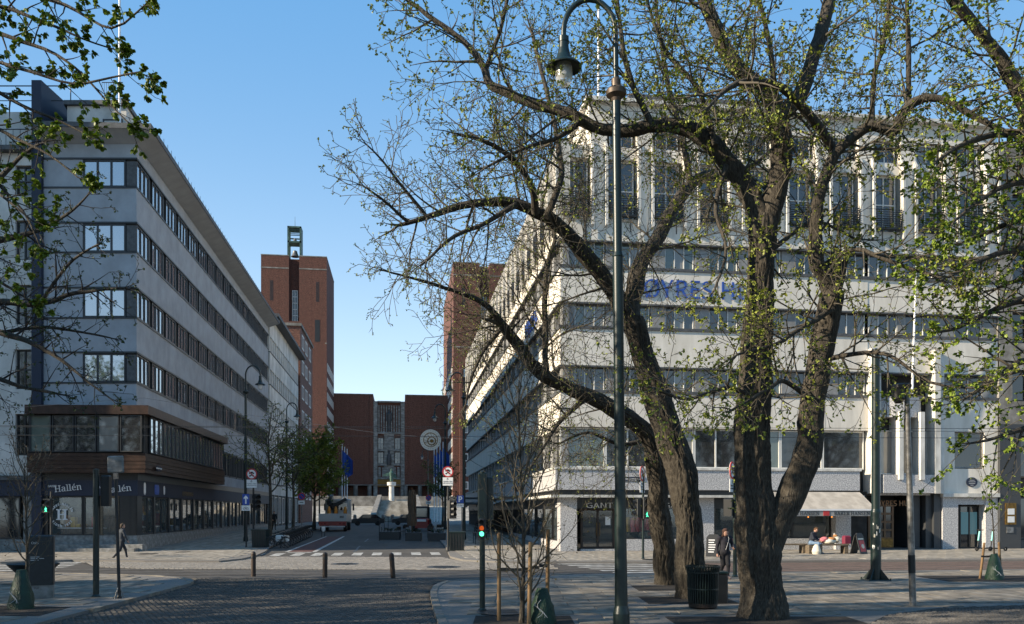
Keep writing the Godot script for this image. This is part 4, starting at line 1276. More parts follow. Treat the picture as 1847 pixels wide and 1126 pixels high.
func city_hall() -> void:
	var o := thing("brick_city_hall", "red brick city hall with two square towers and low clock-faced hall between", "building")
	var top := 66.2
	for s in [0, 1]:
		var x0: float = [-34.4, 13.4][s]
		var x1: float = x0 + 16.0
		var z: float = -213.0
		var zb: float = [-236.0, -262.0][s]
		var m := x0 + 8.0
		var t := Node3D.new()
		t.name = "tower"
		o.add_child(t, true)
		var b := MB.new()
		b.box(x0, m - 1.25, 0.6, top, zb, z)
		b.box(m + 1.25, x1, 0.6, top, zb, z)
		b.box(m - 1.25, m + 1.25, 0.6, top - 0.1, zb, z - 2.2)
		b.box(m - 1.25, m + 1.25, 0.6, 50.0 if s == 0 else 44.0, z - 2.2, z - 0.01)
		b.box(x0 - 0.15, x0 + 8.2 if s == 0 else x1, 0.6, 44.5 if s == 0 else 41.0, zb, z + 0.5)
		obj("brickwork", b, M.brick_red, t)
		b = MB.new()
		for e in [[x0 - 0.05, m - 1.25], [m + 1.25, x1 + 0.05]]:
			b.box(e[0], e[1], 63.0, 63.3, z, z + 0.06)
			b.box(e[0], e[1], top, top + 0.25, zb, z + 0.05)
		b.box(x1 - 0.4 if s == 0 else x0, x1 + 0.06, 44.5, 44.8, z, z + 0.12)
		obj("stone_band", b, M.sandstone, t)
		b = MB.new()
		for x in [x0 + 2.2, x1 - 2.6]:
			for k in 3: b.box(x + k * 0.28, x + k * 0.28 + 0.14, 55.0, 60.0, z, z + 0.02)
		b.box(x1 - 2.9, x1 - 1.7, 45.0, 50.5, z, z + 0.03)
		obj("slit_opening", b, M.iron_black, t)
		window(t, face(Vector3(m - 1.25, 0, z - 2.0), Vector3.RIGHT), 0.55, 50.2, 1.4, 8.0, 2, 0.0, M.window_white, M.glass_cool, 0.15, 5)
		var sf := face(Vector3(x1, 0, z), Vector3.FORWARD) if s == 0 else face(Vector3(x0 - 0.15, 0, zb), Vector3.BACK)
		var n: int = 7 if s == 0 else 16
		for i in 10:
			for j in n: window(t, sf, 1.2 + j * 3.0, 4.5 + i * 3.7, 1.5, 2.1, 1, 0.1, M.window_white, M.glass_cool, 0.3)
		if s == 1:
			for k in 5: piece("buttress", t, M.brick_red, Transform3D.IDENTITY, x0 + 1.5 + k * 3.2, x0 + 2.2 + k * 3.2, 0.6, 40.0, z + 0.5, z + 1.3)
			for k in 4:
				for i in 10: window(t, face(Vector3(x0, 0, z + 0.5), Vector3.RIGHT), 2.6 + k * 3.2, 4.5 + i * 3.6, 1.2, 2.0, 1, 0.1, M.window_white, M.glass_cool, 0.25)
		else:
			# copper bell housing with the bell
			b = MB.new()
			for e in [[m - 1.7, z - 0.5], [m + 1.3, z - 0.5], [m - 1.7, z - 3.6], [m + 1.3, z - 3.6]]: b.box(e[0], e[0] + 0.4, top - 0.5, top + 7.6, e[1] - 0.4, e[1])
			for y in [top + 3.6, top + 7.3]: b.box(m - 1.7, m + 1.7, y, y + 0.4, z - 4.0, z - 0.5)
			b.box(m + 1.45, m + 1.68, top, top + 7.3, z - 3.6, z - 0.9)
			b.box(m - 1.3, m + 1.3, top + 5.4, top + 5.7, z - 3.9, z - 3.7)
			for k in 5: b.box(m - 1.3, m + 1.3, top + 6.9 - k * 0.3, top + 7.05 - k * 0.3, z - 1.0 - k * 0.2, z - 0.8 - k * 0.2)
			obj("bell_housing", b, M.verdigris, t)
			b = MB.new()
			b.lathe(Vector3(m, top + 0.5, z - 2.2), [[1.05, 0.0], [0.85, 0.35], [0.62, 0.9], [0.5, 1.4], [0.2, 1.6], [0.0, 1.65]], 14)
			b.lathe(Vector3(m, top + 4.2, z - 2.2), [[0.6, 0.0], [0.4, 0.5], [0.25, 0.9], [0.0, 1.0]], 12)
			obj("bell", b, M.steel, t)
			b = MB.new()
			b.bar(Vector3(m, top + 7.6, z - 2), Vector3(m, top + 10.6, z - 2), 0.07, 5, 0.03)
			obj("finial", b, M.verdigris, t)
	# low hall
	var h := Node3D.new()
	h.name = "hall"
	o.add_child(h, true)
	var z := -235.0
	var b := MB.new()
	for e in [[-18.6, -7.6], [1.2, 13.6]]:
		b.box(e[0], e[1], 10.0, 35.0, -262, z)
		b.box(e[0], e[1], 6.0, 10.0, -262, z - 3.0)
	b.box(-7.6, 1.2, 6.0, 33.4, -262, z - 1.0)
	for e in [[-18.6, -8.2], [1.8, 13.6]]:
		b.box(e[0], e[1], 10.0, 13.2, z, z + 0.3)
	for x in [-8.6, 1.2]: b.box(x, x + 1.0, 13.2, 34.6, z, z + 0.35)
	obj("brickwork", b, M.brick_dark, h)
	b = MB.new()
	for e in [[-18.6, -7.6], [1.2, 13.6]]: b.box(e[0], e[1], 35.0, 35.25, -262, z + 0.1)
	b.box(-18.6, 13.6, 9.7, 10.0, z - 1, z + 0.35)
	obj("stone_band", b, M.sandstone, h)
	for x in [-16.6, -12.4, -8.6, 1.4, 5.4, 9.4]:
		b = MB.new()
		b.lathe(Vector3(x, 0, z + 0.1), [[0.7, 6.0], [0.62, 6.3], [0.6, 9.7]], 12)
		obj("column", b, M.sandstone, h)
	# stone centre panel with its relief
	b = MB.new()
	b.box(-7.5, -6.4, 6.0, 33.2, z - 1.0, z + 0.1)
	b.box(0.0, 1.1, 6.0, 33.2, z - 1.0, z + 0.1)
	for i in 9: b.box(-6.2 + i * 0.7, -5.85 + i * 0.7, 24.6, 32.2, z - 1.0, z - 0.5)
	b.box(-6.4, 0.0, 33.0, 33.4, z - 1.0, z - 0.1)
	for y in [11.5, 15.3, 19.3, 24.2]: b.box(-6.4, 0.0, y, y + 0.55, z - 1.0, z - 0.25)
	b.box(-4.6, -1.8, 12.0, 24.2, z - 1.0, z - 0.3)
	for i in 6: b.box(-6.2 + i * 1.05, -5.5 + i * 1.05, 12.2, 14.9, z - 1.0, z - 0.5 + 0.1 * (i % 2))
	obj("stone_panel", b, M.relief_stone, h)
	b = MB.new()
	b.lathe(Vector3(-3.2, 0, z - 0.4), [[0.5, 25.0], [0.45, 27.0], [0.7, 28.5], [0.85, 29.8], [0.3, 30.2], [0.32, 30.8], [0.0, 31.1]], 10)
	b.cbox(Vector3(-3.9, 29.0, z - 0.1), Vector3(0.3, 2.2, 0.3))
	b.cbox(Vector3(-2.5, 29.0, z - 0.1), Vector3(0.3, 2.2, 0.3))
	b.lathe(Vector3(-3.2, 0, z - 0.1), [[0.6, 15.5], [0.7, 17.0], [0.5, 18.4], [0.25, 18.8], [0.3, 19.4], [0.0, 19.7]], 10)
	obj("relief_figure", b, M.slate, h)
	var wf := face(Vector3(-6.4, 0, z - 0.95), Vector3.RIGHT)
	for y in [15.9, 19.9]:
		for x in [0.1, 4.75]: window(h, wf, x, y, 1.55, 3.2, 2, 0.3, M.relief_stone, M.glass_cool, 0.12, 2)
	b = MB.new()
	b.box(-6.4, 0.0, 9.4, 11.4, z - 1.0, z + 0.2)
	obj("gilded_lintel", b, M.gold, h)
	for e in [[-5.9, 2.4], [-2.9, 2.4]]:
		b = MB.new()
		b.box(e[0], e[0] + e[1], 6.0, 9.3, z - 1.0, z - 0.8)
		obj("door_leaf", b, M.dark_wood, h)
	for e in [[-14.5, 1.6], [4.2, 1.6]]:
		b = MB.new()
		b.box(e[0], e[0] + e[1], 6.0, 8.3, z - 3.0, z - 2.9)
		obj("door_leaf", b, M.amber_wood, h)
	# clock
	var ck := Node3D.new()
	ck.name = "clock"
	o.add_child(ck, true)
	var ct := Transform3D(Basis(Vector3.RIGHT, PI / 2), Vector3(8.35, 22.6, z + 0.05))
	b = MB.new()
	b.lathe(Vector3.ZERO, [[0.0, 0.0], [2.95, 0.0], [2.95, 0.25], [2.15, 0.25], [2.1, 0.16], [0.0, 0.16]], 40, ct)
	obj("face_ring", b, M.clock_face, ck)
	b = MB.new()
	b.lathe(Vector3.ZERO, [[2.05, 0.2], [1.85, 0.2]], 40, ct)
	b.lathe(Vector3(0.3, 0, 0.3), [[1.25, 0.2], [1.0, 0.22], [0.95, 0.2]], 30, ct)
	b.lathe(Vector3(0.3, 0, 0.3), [[0.5, 0.28], [0.3, 0.3], [0.0, 0.28]], 24, ct)
	for i in 24:
		var a := TAU * i / 24
		b.cbox(Vector3(sin(a) * 2.55, 0.27, cos(a) * 2.55), Vector3(0.14, 0.03, 0.14), ct)
	for i in 12:
		var a := TAU * i / 12
		b.bar(ct * Vector3(sin(a) * 1.25 + 0.3, 0.2, cos(a) * 1.25 + 0.3), ct * Vector3(sin(a) * 1.85, 0.2, cos(a) * 1.85), 0.05, 4)
	obj("gilt_ring", b, M.gold, ck)
	b = MB.new()
	b.cbox(Vector3(-0.9, 0.32, 0.3), Vector3(1.8, 0.05, 0.14), ct * Transform3D(Basis(Vector3.UP, 0.25), Vector3.ZERO))
	b.cbox(Vector3(0.9, 0.34, 0.9), Vector3(0.12, 0.05, 1.7), ct)
	obj("clock_hand", b, M.iron_black, ck)

# ---------------------------------------------------------------- trees
var leaf_mesh: ArrayMesh
func leaf_shape() -> ArrayMesh:
	var b := MB.new()
	var q := [Vector3(0, 0, 0), Vector3(0.42, 0.06, 0.35), Vector3(0.36, 0.02, 0.75), Vector3(0, -0.12, 1.08), Vector3(-0.36, 0.02, 0.75), Vector3(-0.42, 0.06, 0.35), Vector3(0, -0.06, 0.5)]
	for i in 6: b.tri(q[6], q[(i + 1) % 6], q[i])
	return b.mesh()

var crook := FastNoiseLite.new()
func smooth(list: Array, step: float) -> Array:   # [[point, radius], ...] -> dense curve
	var pts := PackedVector3Array()
	var rad := PackedFloat32Array()
	for i in list.size() - 1:
		var p0: Vector3 = list[maxi(i - 1, 0)][0]
		var p1: Vector3 = list[i][0]
		var p2: Vector3 = list[i + 1][0]
		var p3: Vector3 = list[mini(i + 2, list.size() - 1)][0]
		var n := maxi(1, int(p1.distance_to(p2) / step))
		for k in n:
			var t := float(k) / n
			var q := p1.cubic_interpolate(p2, p0, p3, t)
			var r := lerpf(list[i][1], list[i + 1][1], t)
			if i + k > 0: q += Vector3(crook.get_noise_3d(q.x, q.y, q.z), crook.get_noise_3d(q.y, q.z + 40, q.x), crook.get_noise_3d(q.z, q.x, q.y + 80)) * minf(0.075, r * 0.8)
			pts.append(q)
			rad.append(r * (1.0 + 0.18 * crook.get_noise_3d(q.x + 9, q.y, q.z)))
	pts.append(list[-1][0])
	rad.append(list[-1][1])
	return [pts, rad]

class Crown:
	var twigs := MB.new()
	var leaves: Array[Transform3D] = []
	var tint := PackedColorArray()
	var r := RandomNumberGenerator.new()
	var o := {}
	func leaf(p: Vector3, dir: Vector3) -> void:
		var f := (dir + Vector3(r.randf_range(-1, 1), r.randf_range(-1.1, 0.2), r.randf_range(-1, 1)) * 1.1).normalized()
		var up := Vector3(r.randf_range(-0.7, 0.7), 1, r.randf_range(-0.7, 0.7))
		var x := up.cross(f).normalized()
		if x.length() < 0.5: return
		var s: float = o.leaf * r.randf_range(0.6, 1.25)
		leaves.append(Transform3D(Basis(x * s, f.cross(x) * s, f * s), p))
		var c: Color = o.dark.lerp(o.light, r.randf())
		tint.append(c)
	func grow(p: Vector3, d: Vector3, length: float, rad: float, level: int) -> void:
		var n := maxi(3, int(length / o.seg[level]))
		var step := length / n
		var pts := PackedVector3Array([p])
		var rr := PackedFloat32Array([rad])
		var side := d.cross(Vector3(r.randf_range(-1, 1), r.randf_range(-0.3, 0.3), r.randf_range(-1, 1))).normalized()
		var flip := 1.0
		for i in n:
			d = (d + Vector3(r.randf_range(-1, 1), r.randf_range(-1, 1), r.randf_range(-1, 1)) * o.wig + Vector3(0, o.up[level] , 0) * step).normalized()
			p += d * step
			var t := float(i + 1) / n
			pts.append(p)
			rr.append(maxf(o.thin, rad * (1.0 - 0.8 * t)))
			if level < o.lev and t > 0.12 and r.randf() < o.fork[level]:
				flip = -flip
				var a := d.cross(side).normalized() * r.randf_range(-0.5, 0.5) + side * flip
				var cd: Vector3 = (d * r.randf_range(0.6, 1.3) + a.normalized() * r.randf_range(0.7, 1.1)).normalized()
				grow(p, cd, length * r.randf_range(o.child.x, o.child.y) * (1.15 - 0.6 * t), maxf(o.thin, rr[-1] * 0.6), level + 1)
			if level >= o.leafy:
				var k: float = o.per * (0.25 + 1.1 * t) / 2.6
				while k > 0:
					if r.randf() < k:
						for q in r.randi_range(o.clump.x, o.clump.y): leaf(p, d)
					k -= 1.0
		if o.get("bud", false):
			for q in r.randi_range(1, o.clump.y): leaf(p, d)
		twigs.tube(pts, rr, o.sides[level])
	func finish(host: Node3D, world, twig_mat: Material, leaf_mat: Material, shape: Mesh) -> void:
		if twigs.v.size():
			var w := MeshInstance3D.new()
			w.mesh = twigs.mesh()
			w.material_override = twig_mat
			w.name = "twigs"
			host.add_child(w, true)
		if leaves.size():
			var mm := MultiMesh.new()
			mm.transform_format = MultiMesh.TRANSFORM_3D
			mm.use_colors = true
			mm.mesh = shape
			mm.instance_count = leaves.size()
			for i in leaves.size():
				mm.set_instance_transform(i, leaves[i])
				mm.set_instance_color(i, tint[i])
			var l := MultiMeshInstance3D.new()
			l.multimesh = mm
			l.material_override = leaf_mat
			l.name = "crown"
			l.set_meta("kind", "stuff")
			host.add_child(l, true)

func crown(sd: int, o: Dictionary) -> Crown:
	var c := Crown.new()
	c.r.seed = sd
	c.o = {"lev": 2, "seg": [0.35, 0.25, 0.2, 0.2], "wig": 0.16, "up": [0.12, 0.02, -0.05, -0.1], "fork": [0.75, 0.6, 0.4, 0.0], "thin": 0.006, "sides": [5, 4, 3, 3], "leafy": 1, "per": 0.9, "leaf": 0.075, "clump": Vector2i(2, 3), "child": Vector2(0.28, 0.55),
		"dark": Color(0.15, 0.18, 0.02), "light": Color(0.31, 0.34, 0.055)}
	c.o.merge(o, true)
	return c

# limb: list of [px, py, width_px], from distance d0 to d1
func limb(list: Array, d0: float, d1: float) -> Array:
	var out := []
	for i in list.size():
		var t := float(i) / (list.size() - 1)
		var d := lerpf(d0, d1, t)
		out.append([P(list[i][0], list[i][1], d), maxf(0.01, list[i][2] * 0.43 * d / FL)])
	return out

func big_tree(label: String, limbs: Array, c: Crown, base: Vector3, spacing: float, len0: Vector2, name_ := "lime_tree", twig_mat: Material = null, group := "old lime trees on the park corner") -> Node3D:
	var o := thing(name_, label, "tree", Transform3D.IDENTITY, group)
	var noise := FastNoiseLite.new()
	noise.seed = 5
	noise.frequency = 0.55
	noise.fractal_octaves = 3
	var first := true
	for e in limbs:
		var l := limb(e[0], e[1], e[2])
		if e.size() > 3 and e[3].get("root", false):   # flare into the ground
			var p: Vector3 = l[0][0]
			p.y = 0.06
			l[0][0] = p
			l.insert(0, [p - Vector3(0, 0.25, 0), l[0][1] * 1.3])
			l[1][1] *= 1.12
		var s := smooth(l, 0.1 if l[0][1] > 0.2 else 0.2)
		var pts: PackedVector3Array = s[0]
		var rad: PackedFloat32Array = s[1]
		var b := MB.new()
		b.tube(pts, rad, 84 if rad[0] > 0.25 else (22 if rad[0] > 0.12 else 9), noise if rad[0] > 0.1 else null, 0.17)
		obj("trunk" if first else "limb", b, M.bark, o)
		first = false
		var run := 0.0
		for i in range(1, pts.size()):
			run += pts[i].distance_to(pts[i - 1])
			if rad[i] < 0.24 and run > spacing * c.r.randf_range(0.6, 1.4) * (1.0 + rad[i] * 5.0):
				run = 0.0
				var d := (pts[i] - pts[i - 1]).normalized()
				var a := Vector3(c.r.randf_range(-1, 1), c.r.randf_range(-0.75, 0.9), c.r.randf_range(-1, 1))
				a = (a - d * a.dot(d)).normalized()
				var cd := (d * c.r.randf_range(0.3, 1.0) + a).normalized()
				var far := clampf(0.34 + rad[i] * 7.0, 0.0, 1.0)
				c.grow(pts[i] + a * rad[i] * 0.7, cd, c.r.randf_range(len0.x, len0.y) * far, minf(rad[i] * 0.5, c.r.randf_range(0.014, 0.034)), 0)
		var dend := (pts[-1] - pts[-2]).normalized()
		for k in 3:
			c.grow(pts[-1], (dend + Vector3(c.r.randf_range(-0.4, 0.4), c.r.randf_range(-0.4, 0.4), c.r.randf_range(-0.4, 0.4))).normalized(), c.r.randf_range(len0.x, len0.y) * 0.3, rad[-1] * 0.8, 0)
	c.finish(o, self, twig_mat if twig_mat else M.twig, M.leaf, leaf_mesh)
	return o

# a whole tree grown from a seed at the origin
func grown_tree(called: String, label: String, group: String, t: Transform3D, height: float, trunk_r: float, fork_h: float, spread: float, n: int, c: Crown) -> Node3D:
	var o := thing(called, label, "tree", t, group)
	var b := MB.new()
	var pts := PackedVector3Array()
	var rad := PackedFloat32Array()
	for i in 9:
		var f := i / 8.0
		pts.append(Vector3(sin(f * 5.0) * 0.04 * height * 0.2, f * height * 0.8 - 0.05, cos(f * 4.0) * 0.03 * height * 0.2))
		rad.append(trunk_r * (1.25 - 0.25 * minf(1, f * 8) - 0.85 * f))
	b.tube(pts, rad, 12)
	obj("trunk", b, M.bark, o)
	for i in n:
		var f := fork_h / height + (0.78 - fork_h / height) * (i + 0.5) / n
		var p := Vector3(pts[int(f / 0.8 * 8)].x, f * height, pts[int(f / 0.8 * 8)].z)
		var a := i * 2.4 + c.r.randf_range(-0.4, 0.4)
		var d := Vector3(cos(a), c.r.randf_range(0.35, 0.9) + 0.5 * f, sin(a)).normalized()
		c.grow(p, d, spread * (1.15 - 0.75 * absf(f - 0.45)) * c.r.randf_range(0.8, 1.15), trunk_r * (0.5 - 0.3 * f), 0)
	c.finish(o, self, M.twig, M.leaf, leaf_mesh)
	return o

func trees() -> void:
	leaf_mesh = leaf_shape()
	crook.seed = 3
	crook.frequency = 0.7
	var c := crown(101, {"lev": 3, "leafy": 2, "per": 0.95, "clump": Vector2i(1, 1), "leaf": 0.034, "bud": true, "fork": [1.0, 0.8, 0.4, 0.0], "seg": [0.2, 0.16, 0.13, 0.11], "thin": 0.0058, "child": Vector2(0.4, 0.7)})
	# the slender pair standing further back
	big_tree("twin-stemmed lime with one stem leaning left over the street, behind the slatted bin", [
		[[[1247, 1084, 66], [1246, 1030, 62], [1243, 960, 60], [1234, 880, 60], [1212, 800, 56], [1182, 710, 52], [1158, 640, 48], [1140, 580, 46]], 21.4, 20.6, {"root": true}],
		[[[1140, 580, 44], [1110, 530, 36], [1078, 485, 33], [1040, 438, 30], [1000, 402, 26], [965, 383, 23], [920, 367, 20], [870, 363, 17], [820, 374, 14], [770, 392, 11], [720, 406, 7]], 20.6, 18.4],
		[[[1140, 580, 40], [1146, 520, 36], [1165, 460, 32], [1195, 415, 30], [1218, 372, 27], [1243, 335, 24], [1280, 315, 20], [1320, 318, 15], [1370, 290, 9]], 20.6, 23.0],
		[[[966, 384, 18], [958, 340, 14], [930, 290, 11], [890, 262, 9], [840, 245, 6]], 18.5, 16.6],
		[[[985, 392, 15], [1010, 330, 13], [1005, 250, 11], [985, 160, 9], [960, 60, 7]], 19.2, 20.5],
		[[[930, 370, 13], [880, 400, 10], [820, 425, 8], [770, 470, 5]], 17.8, 16.4],
		[[[735, 400, 7], [690, 360, 5], [655, 335, 3]], 17.0, 16.3],
		[[[770, 392, 8], [720, 330, 6], [690, 290, 4], [660, 260, 3]], 17.2, 16.2],
		[[[1243, 335, 16], [1230, 250, 13], [1205, 150, 11], [1190, 60, 8], [1180, -40, 6]], 22.0, 22.6],
		[[[1204, 1062, 48], [1199, 1000, 44], [1190, 930, 42], [1186, 850, 40], [1172, 790, 36], [1135, 755, 33], [1085, 728, 31], [1035, 706, 29], [990, 682, 27], [955, 650, 24], [925, 612, 21], [905, 585, 19]], 25.4, 20.6, {"root": true}],
		[[[905, 585, 17], [880, 555, 12], [845, 535, 10], [800, 519, 8], [755, 505, 6], [705, 492, 4]], 20.6, 18.8],
		[[[985, 680, 15], [984, 610, 13], [984, 540, 12], [990, 470, 10], [1000, 420, 8], [960, 380, 5]], 21.2, 22.0],
		[[[905, 590, 10], [870, 640, 7], [848, 690, 5], [840, 730, 3]], 20.6, 21.0],
		[[[1060, 715, 14], [1010, 760, 9], [985, 800, 6], [960, 840, 4]], 22.5, 21.5],
		[[[1180, 790, 14], [1120, 800, 9], [1060, 780, 6], [1010, 800, 4]], 24.5, 22.5],
	], c, Vector3.ZERO, 0.14, Vector2(0.9, 2.6))
	c = crown(202, {"lev": 3, "leafy": 2, "per": 2.0, "clump": Vector2i(1, 2), "leaf": 0.046, "bud": true, "fork": [1.0, 0.8, 0.45, 0.0], "seg": [0.22, 0.16, 0.13, 0.11], "thin": 0.0052, "child": Vector2(0.34, 0.62)})
	big_tree("massive fork-trunked lime in a soil bed, its trunk split at head height", [
		[[[1376, 1122, 94], [1376, 1070, 88], [1372, 1010, 86], [1366, 940, 84], [1360, 870, 74], [1356, 780, 66], [1360, 680, 62], [1367, 570, 57], [1371, 480, 54], [1374, 430, 56], [1376, 395, 50]], 17.4, 17.0, {"root": true}],
		[[[1372, 400, 44], [1350, 345, 40], [1318, 298, 37], [1282, 258, 35], [1235, 232, 32], [1180, 226, 30], [1130, 235, 27], [1080, 230, 25], [1025, 208, 23], [975, 190, 21], [925, 172, 19], [885, 152, 17], [872, 125, 15], [850, 92, 13], [812, 55, 11], [765, 22, 9], [720, -10, 7]], 17.0, 17.6],
		[[[1380, 405, 46], [1400, 335, 44], [1411, 265, 42], [1403, 205, 38], [1378, 165, 35], [1340, 132, 33], [1310, 88, 31], [1285, 40, 29], [1262, -20, 26], [1240, -110, 20]], 17.0, 16.4],
		[[[1405, 215, 36], [1440, 180, 32], [1462, 120, 30], [1482, 50, 27], [1500, -20, 24], [1510, -120, 18]], 17.0, 17.8],
		[[[1374, 1035, 40], [1388, 985, 52], [1404, 942, 60], [1432, 890, 58], [1455, 820, 55], [1466, 740, 52], [1480, 650, 50], [1496, 570, 48], [1503, 525, 48]], 17.3, 16.8],
		[[[1503, 525, 44], [1488, 495, 36], [1473, 470, 30], [1472, 420, 27], [1482, 350, 25], [1500, 290, 24], [1530, 255, 22], [1570, 228, 22], [1612, 235, 21], [1628, 200, 19], [1660, 178, 17], [1710, 182, 14], [1760, 212, 12], [1810, 235, 9]], 16.8, 15.2],
		[[[1508, 275, 20], [1480, 230, 21], [1448, 190, 20], [1412, 158, 18], [1380, 146, 16], [1330, 150, 12], [1290, 180, 8]], 16.4, 14.6],
		[[[1573, 222, 11], [1575, 150, 10], [1598, 60, 9], [1604, -30, 8]], 16.2, 16.6],
		[[[1640, 190, 10], [1640, 110, 10], [1636, 20, 9], [1634, -60, 8]], 15.9, 15.4],
		[[[1395, 150, 12], [1390, 80, 10], [1370, 0, 8]], 16.8, 17.4],
		[[[872, 130, 9], [900, 60, 8], [920, -20, 6]], 17.5, 17.0],
		[[[1050, 218, 13], [1000, 250, 9], [940, 270, 7], [880, 300, 5]], 17.2, 16.4],
		[[[1500, 560, 14], [1450, 590, 10], [1400, 620, 8], [1330, 640, 5]], 16.6, 14.8],
		[[[1480, 650, 13], [1540, 640, 10], [1600, 640, 8], [1680, 690, 6], [1760, 700, 4]], 16.9, 15.2],
		[[[1470, 730, 13], [1420, 690, 10], [1390, 700, 8], [1320, 740, 5]], 17.0, 14.6],
		[[[1485, 480, 14], [1540, 450, 10], [1600, 470, 8], [1690, 500, 5]], 16.7, 15.6],
		[[[1360, 720, 14], [1310, 700, 10], [1240, 720, 7], [1180, 700, 5]], 17.0, 14.8],
		[[[1372, 470, 14], [1420, 430, 10], [1470, 400, 8], [1540, 430, 5]], 17.0, 18.6],
		[[[1310, 300, 13], [1290, 380, 9], [1310, 450, 7], [1290, 520, 5]], 16.8, 15.4],
		[[[1180, 228, 13], [1140, 150, 11], [1120, 60, 9], [1110, -30, 7]], 16.4, 17.0],
		[[[1290, 262, 12], [1260, 160, 10], [1200, 90, 8], [1170, 10, 6]], 16.8, 17.4],
	], c, Vector3.ZERO, 0.125, Vector2(0.9, 2.8))
	c = crown(303, {"lev": 2, "leafy": 1, "per": 3.2, "leaf": 0.058, "bud": true, "fork": [0.95, 0.7, 0.0, 0.0], "seg": [0.28, 0.2, 0.16, 0.14], "thin": 0.005, "dark": Color(0.13, 0.19, 0.018), "light": Color(0.26, 0.34, 0.04)})
	big_tree("leafy lime reaching in from the park beyond the grey mast", [
		[[[1990, 1110, 90], [1985, 900, 80], [1975, 600, 70], [1945, 400, 58], [1900, 320, 46], [1862, 250, 36], [1845, 190, 30], [1815, 125, 26], [1775, 65, 23], [1730, 15, 21], [1690, -40, 18]], 17.5, 15.5, {"root": true}],
		[[[1975, 600, 40], [1900, 560, 24], [1840, 540, 16], [1790, 560, 11], [1730, 590, 7], [1690, 600, 4]], 17.0, 15.6],
		[[[1960, 480, 36], [1900, 440, 20], [1830, 450, 14], [1770, 470, 9], [1710, 500, 5]], 16.8, 15.0],
		[[[1978, 680, 36], [1910, 660, 20], [1850, 650, 14], [1800, 680, 9], [1740, 720, 5]], 17.0, 15.4],
		[[[1900, 330, 20], [1830, 330, 12], [1770, 360, 8], [1720, 400, 5]], 16.0, 14.8],
		[[[1862, 250, 20], [1800, 240, 14], [1740, 260, 9], [1690, 290, 5]], 15.8, 14.6],
		[[[1960, 500, 30], [1900, 510, 18], [1850, 500, 10], [1800, 520, 6]], 16.6, 18.0],
		[[[1978, 760, 34], [1920, 760, 18], [1860, 770, 12], [1800, 790, 7], [1750, 800, 4]], 17.0, 15.8],
		[[[1940, 400, 30], [1890, 390, 18], [1830, 400, 12], [1780, 420, 8], [1730, 440, 4]], 16.4, 17.6],
	], c, Vector3.ZERO, 0.11, Vector2(0.9, 2.6), "lime_tree")
	# the tree at the upper left, close by
	c = crown(404, {"lev": 2, "leafy": 1, "per": 3.2, "leaf": 0.06, "fork": [0.9, 0.6, 0.0, 0.0], "seg": [0.22, 0.18, 0.16, 0.14], "thin": 0.004, "dark": Color(0.10, 0.15, 0.012), "light": Color(0.20, 0.26, 0.025), "up": [-0.12, -0.1, -0.1, -0.1]})
	big_tree("lime with broad hanging leaves reaching over the grey block from outside", [
		[[[-700, 1300, 110], [-680, 900, 95], [-640, 500, 80], [-560, 200, 60], [-440, 60, 44], [-300, 0, 32]], 13.5, 13.0, {"root": true}],
		[[[-300, 0, 26], [-140, 20, 16], [-20, 55, 9], [40, 75, 8], [100, 98, 6], [150, 135, 5], [190, 180, 4], [230, 220, 2]], 13.0, 12.2],
		[[[-300, 0, 22], [-150, 80, 13], [-30, 150, 9], [40, 190, 7], [100, 215, 5], [150, 240, 3]], 13.0, 12.6],
		[[[-300, 0, 20], [-120, -40, 12], [20, -20, 9], [120, 10, 7], [200, 50, 5], [260, 10, 3]], 13.0, 12.0],
		[[[-560, 200, 30], [-300, 240, 16], [-120, 270, 11], [-20, 320, 8], [40, 380, 5], [70, 440, 3]], 13.2, 12.6],
		[[[-640, 420, 30], [-300, 420, 16], [-120, 460, 10], [-20, 500, 7], [50, 540, 4]], 13.4, 12.8],
		[[[-300, 0, 20], [-140, 120, 12], [-40, 210, 8], [30, 250, 6], [90, 280, 4], [140, 320, 2]], 13.0, 12.4],
		[[[-300, 0, 20], [-150, 30, 12], [-30, 100, 8], [60, 130, 6], [130, 150, 5], [200, 140, 4], [250, 130, 2]], 13.0, 11.8],
		[[[-440, 60, 20], [-200, 150, 12], [-60, 300, 8], [10, 360, 6], [60, 400, 3]], 13.0, 12.2],
		[[[-300, 0, 18], [-140, 0, 11], [-10, 10, 8], [80, 40, 6], [150, 70, 4], [210, 90, 2]], 13.0, 12.4],
	], c, Vector3.ZERO, 0.13, Vector2(0.45, 1.2), "lime_tree", M.twig_dark, "park trees on the left")
	# the barely budding one behind it
	c = crown(505, {"lev": 3, "leafy": 2, "per": 0.16, "leaf": 0.045, "bud": true, "fork": [0.9, 0.75, 0.5, 0.0], "seg": [0.3, 0.22, 0.16, 0.14], "thin": 0.0055, "dark": Color(0.03, 0.05, 0.012), "light": Color(0.07, 0.1, 0.018)})
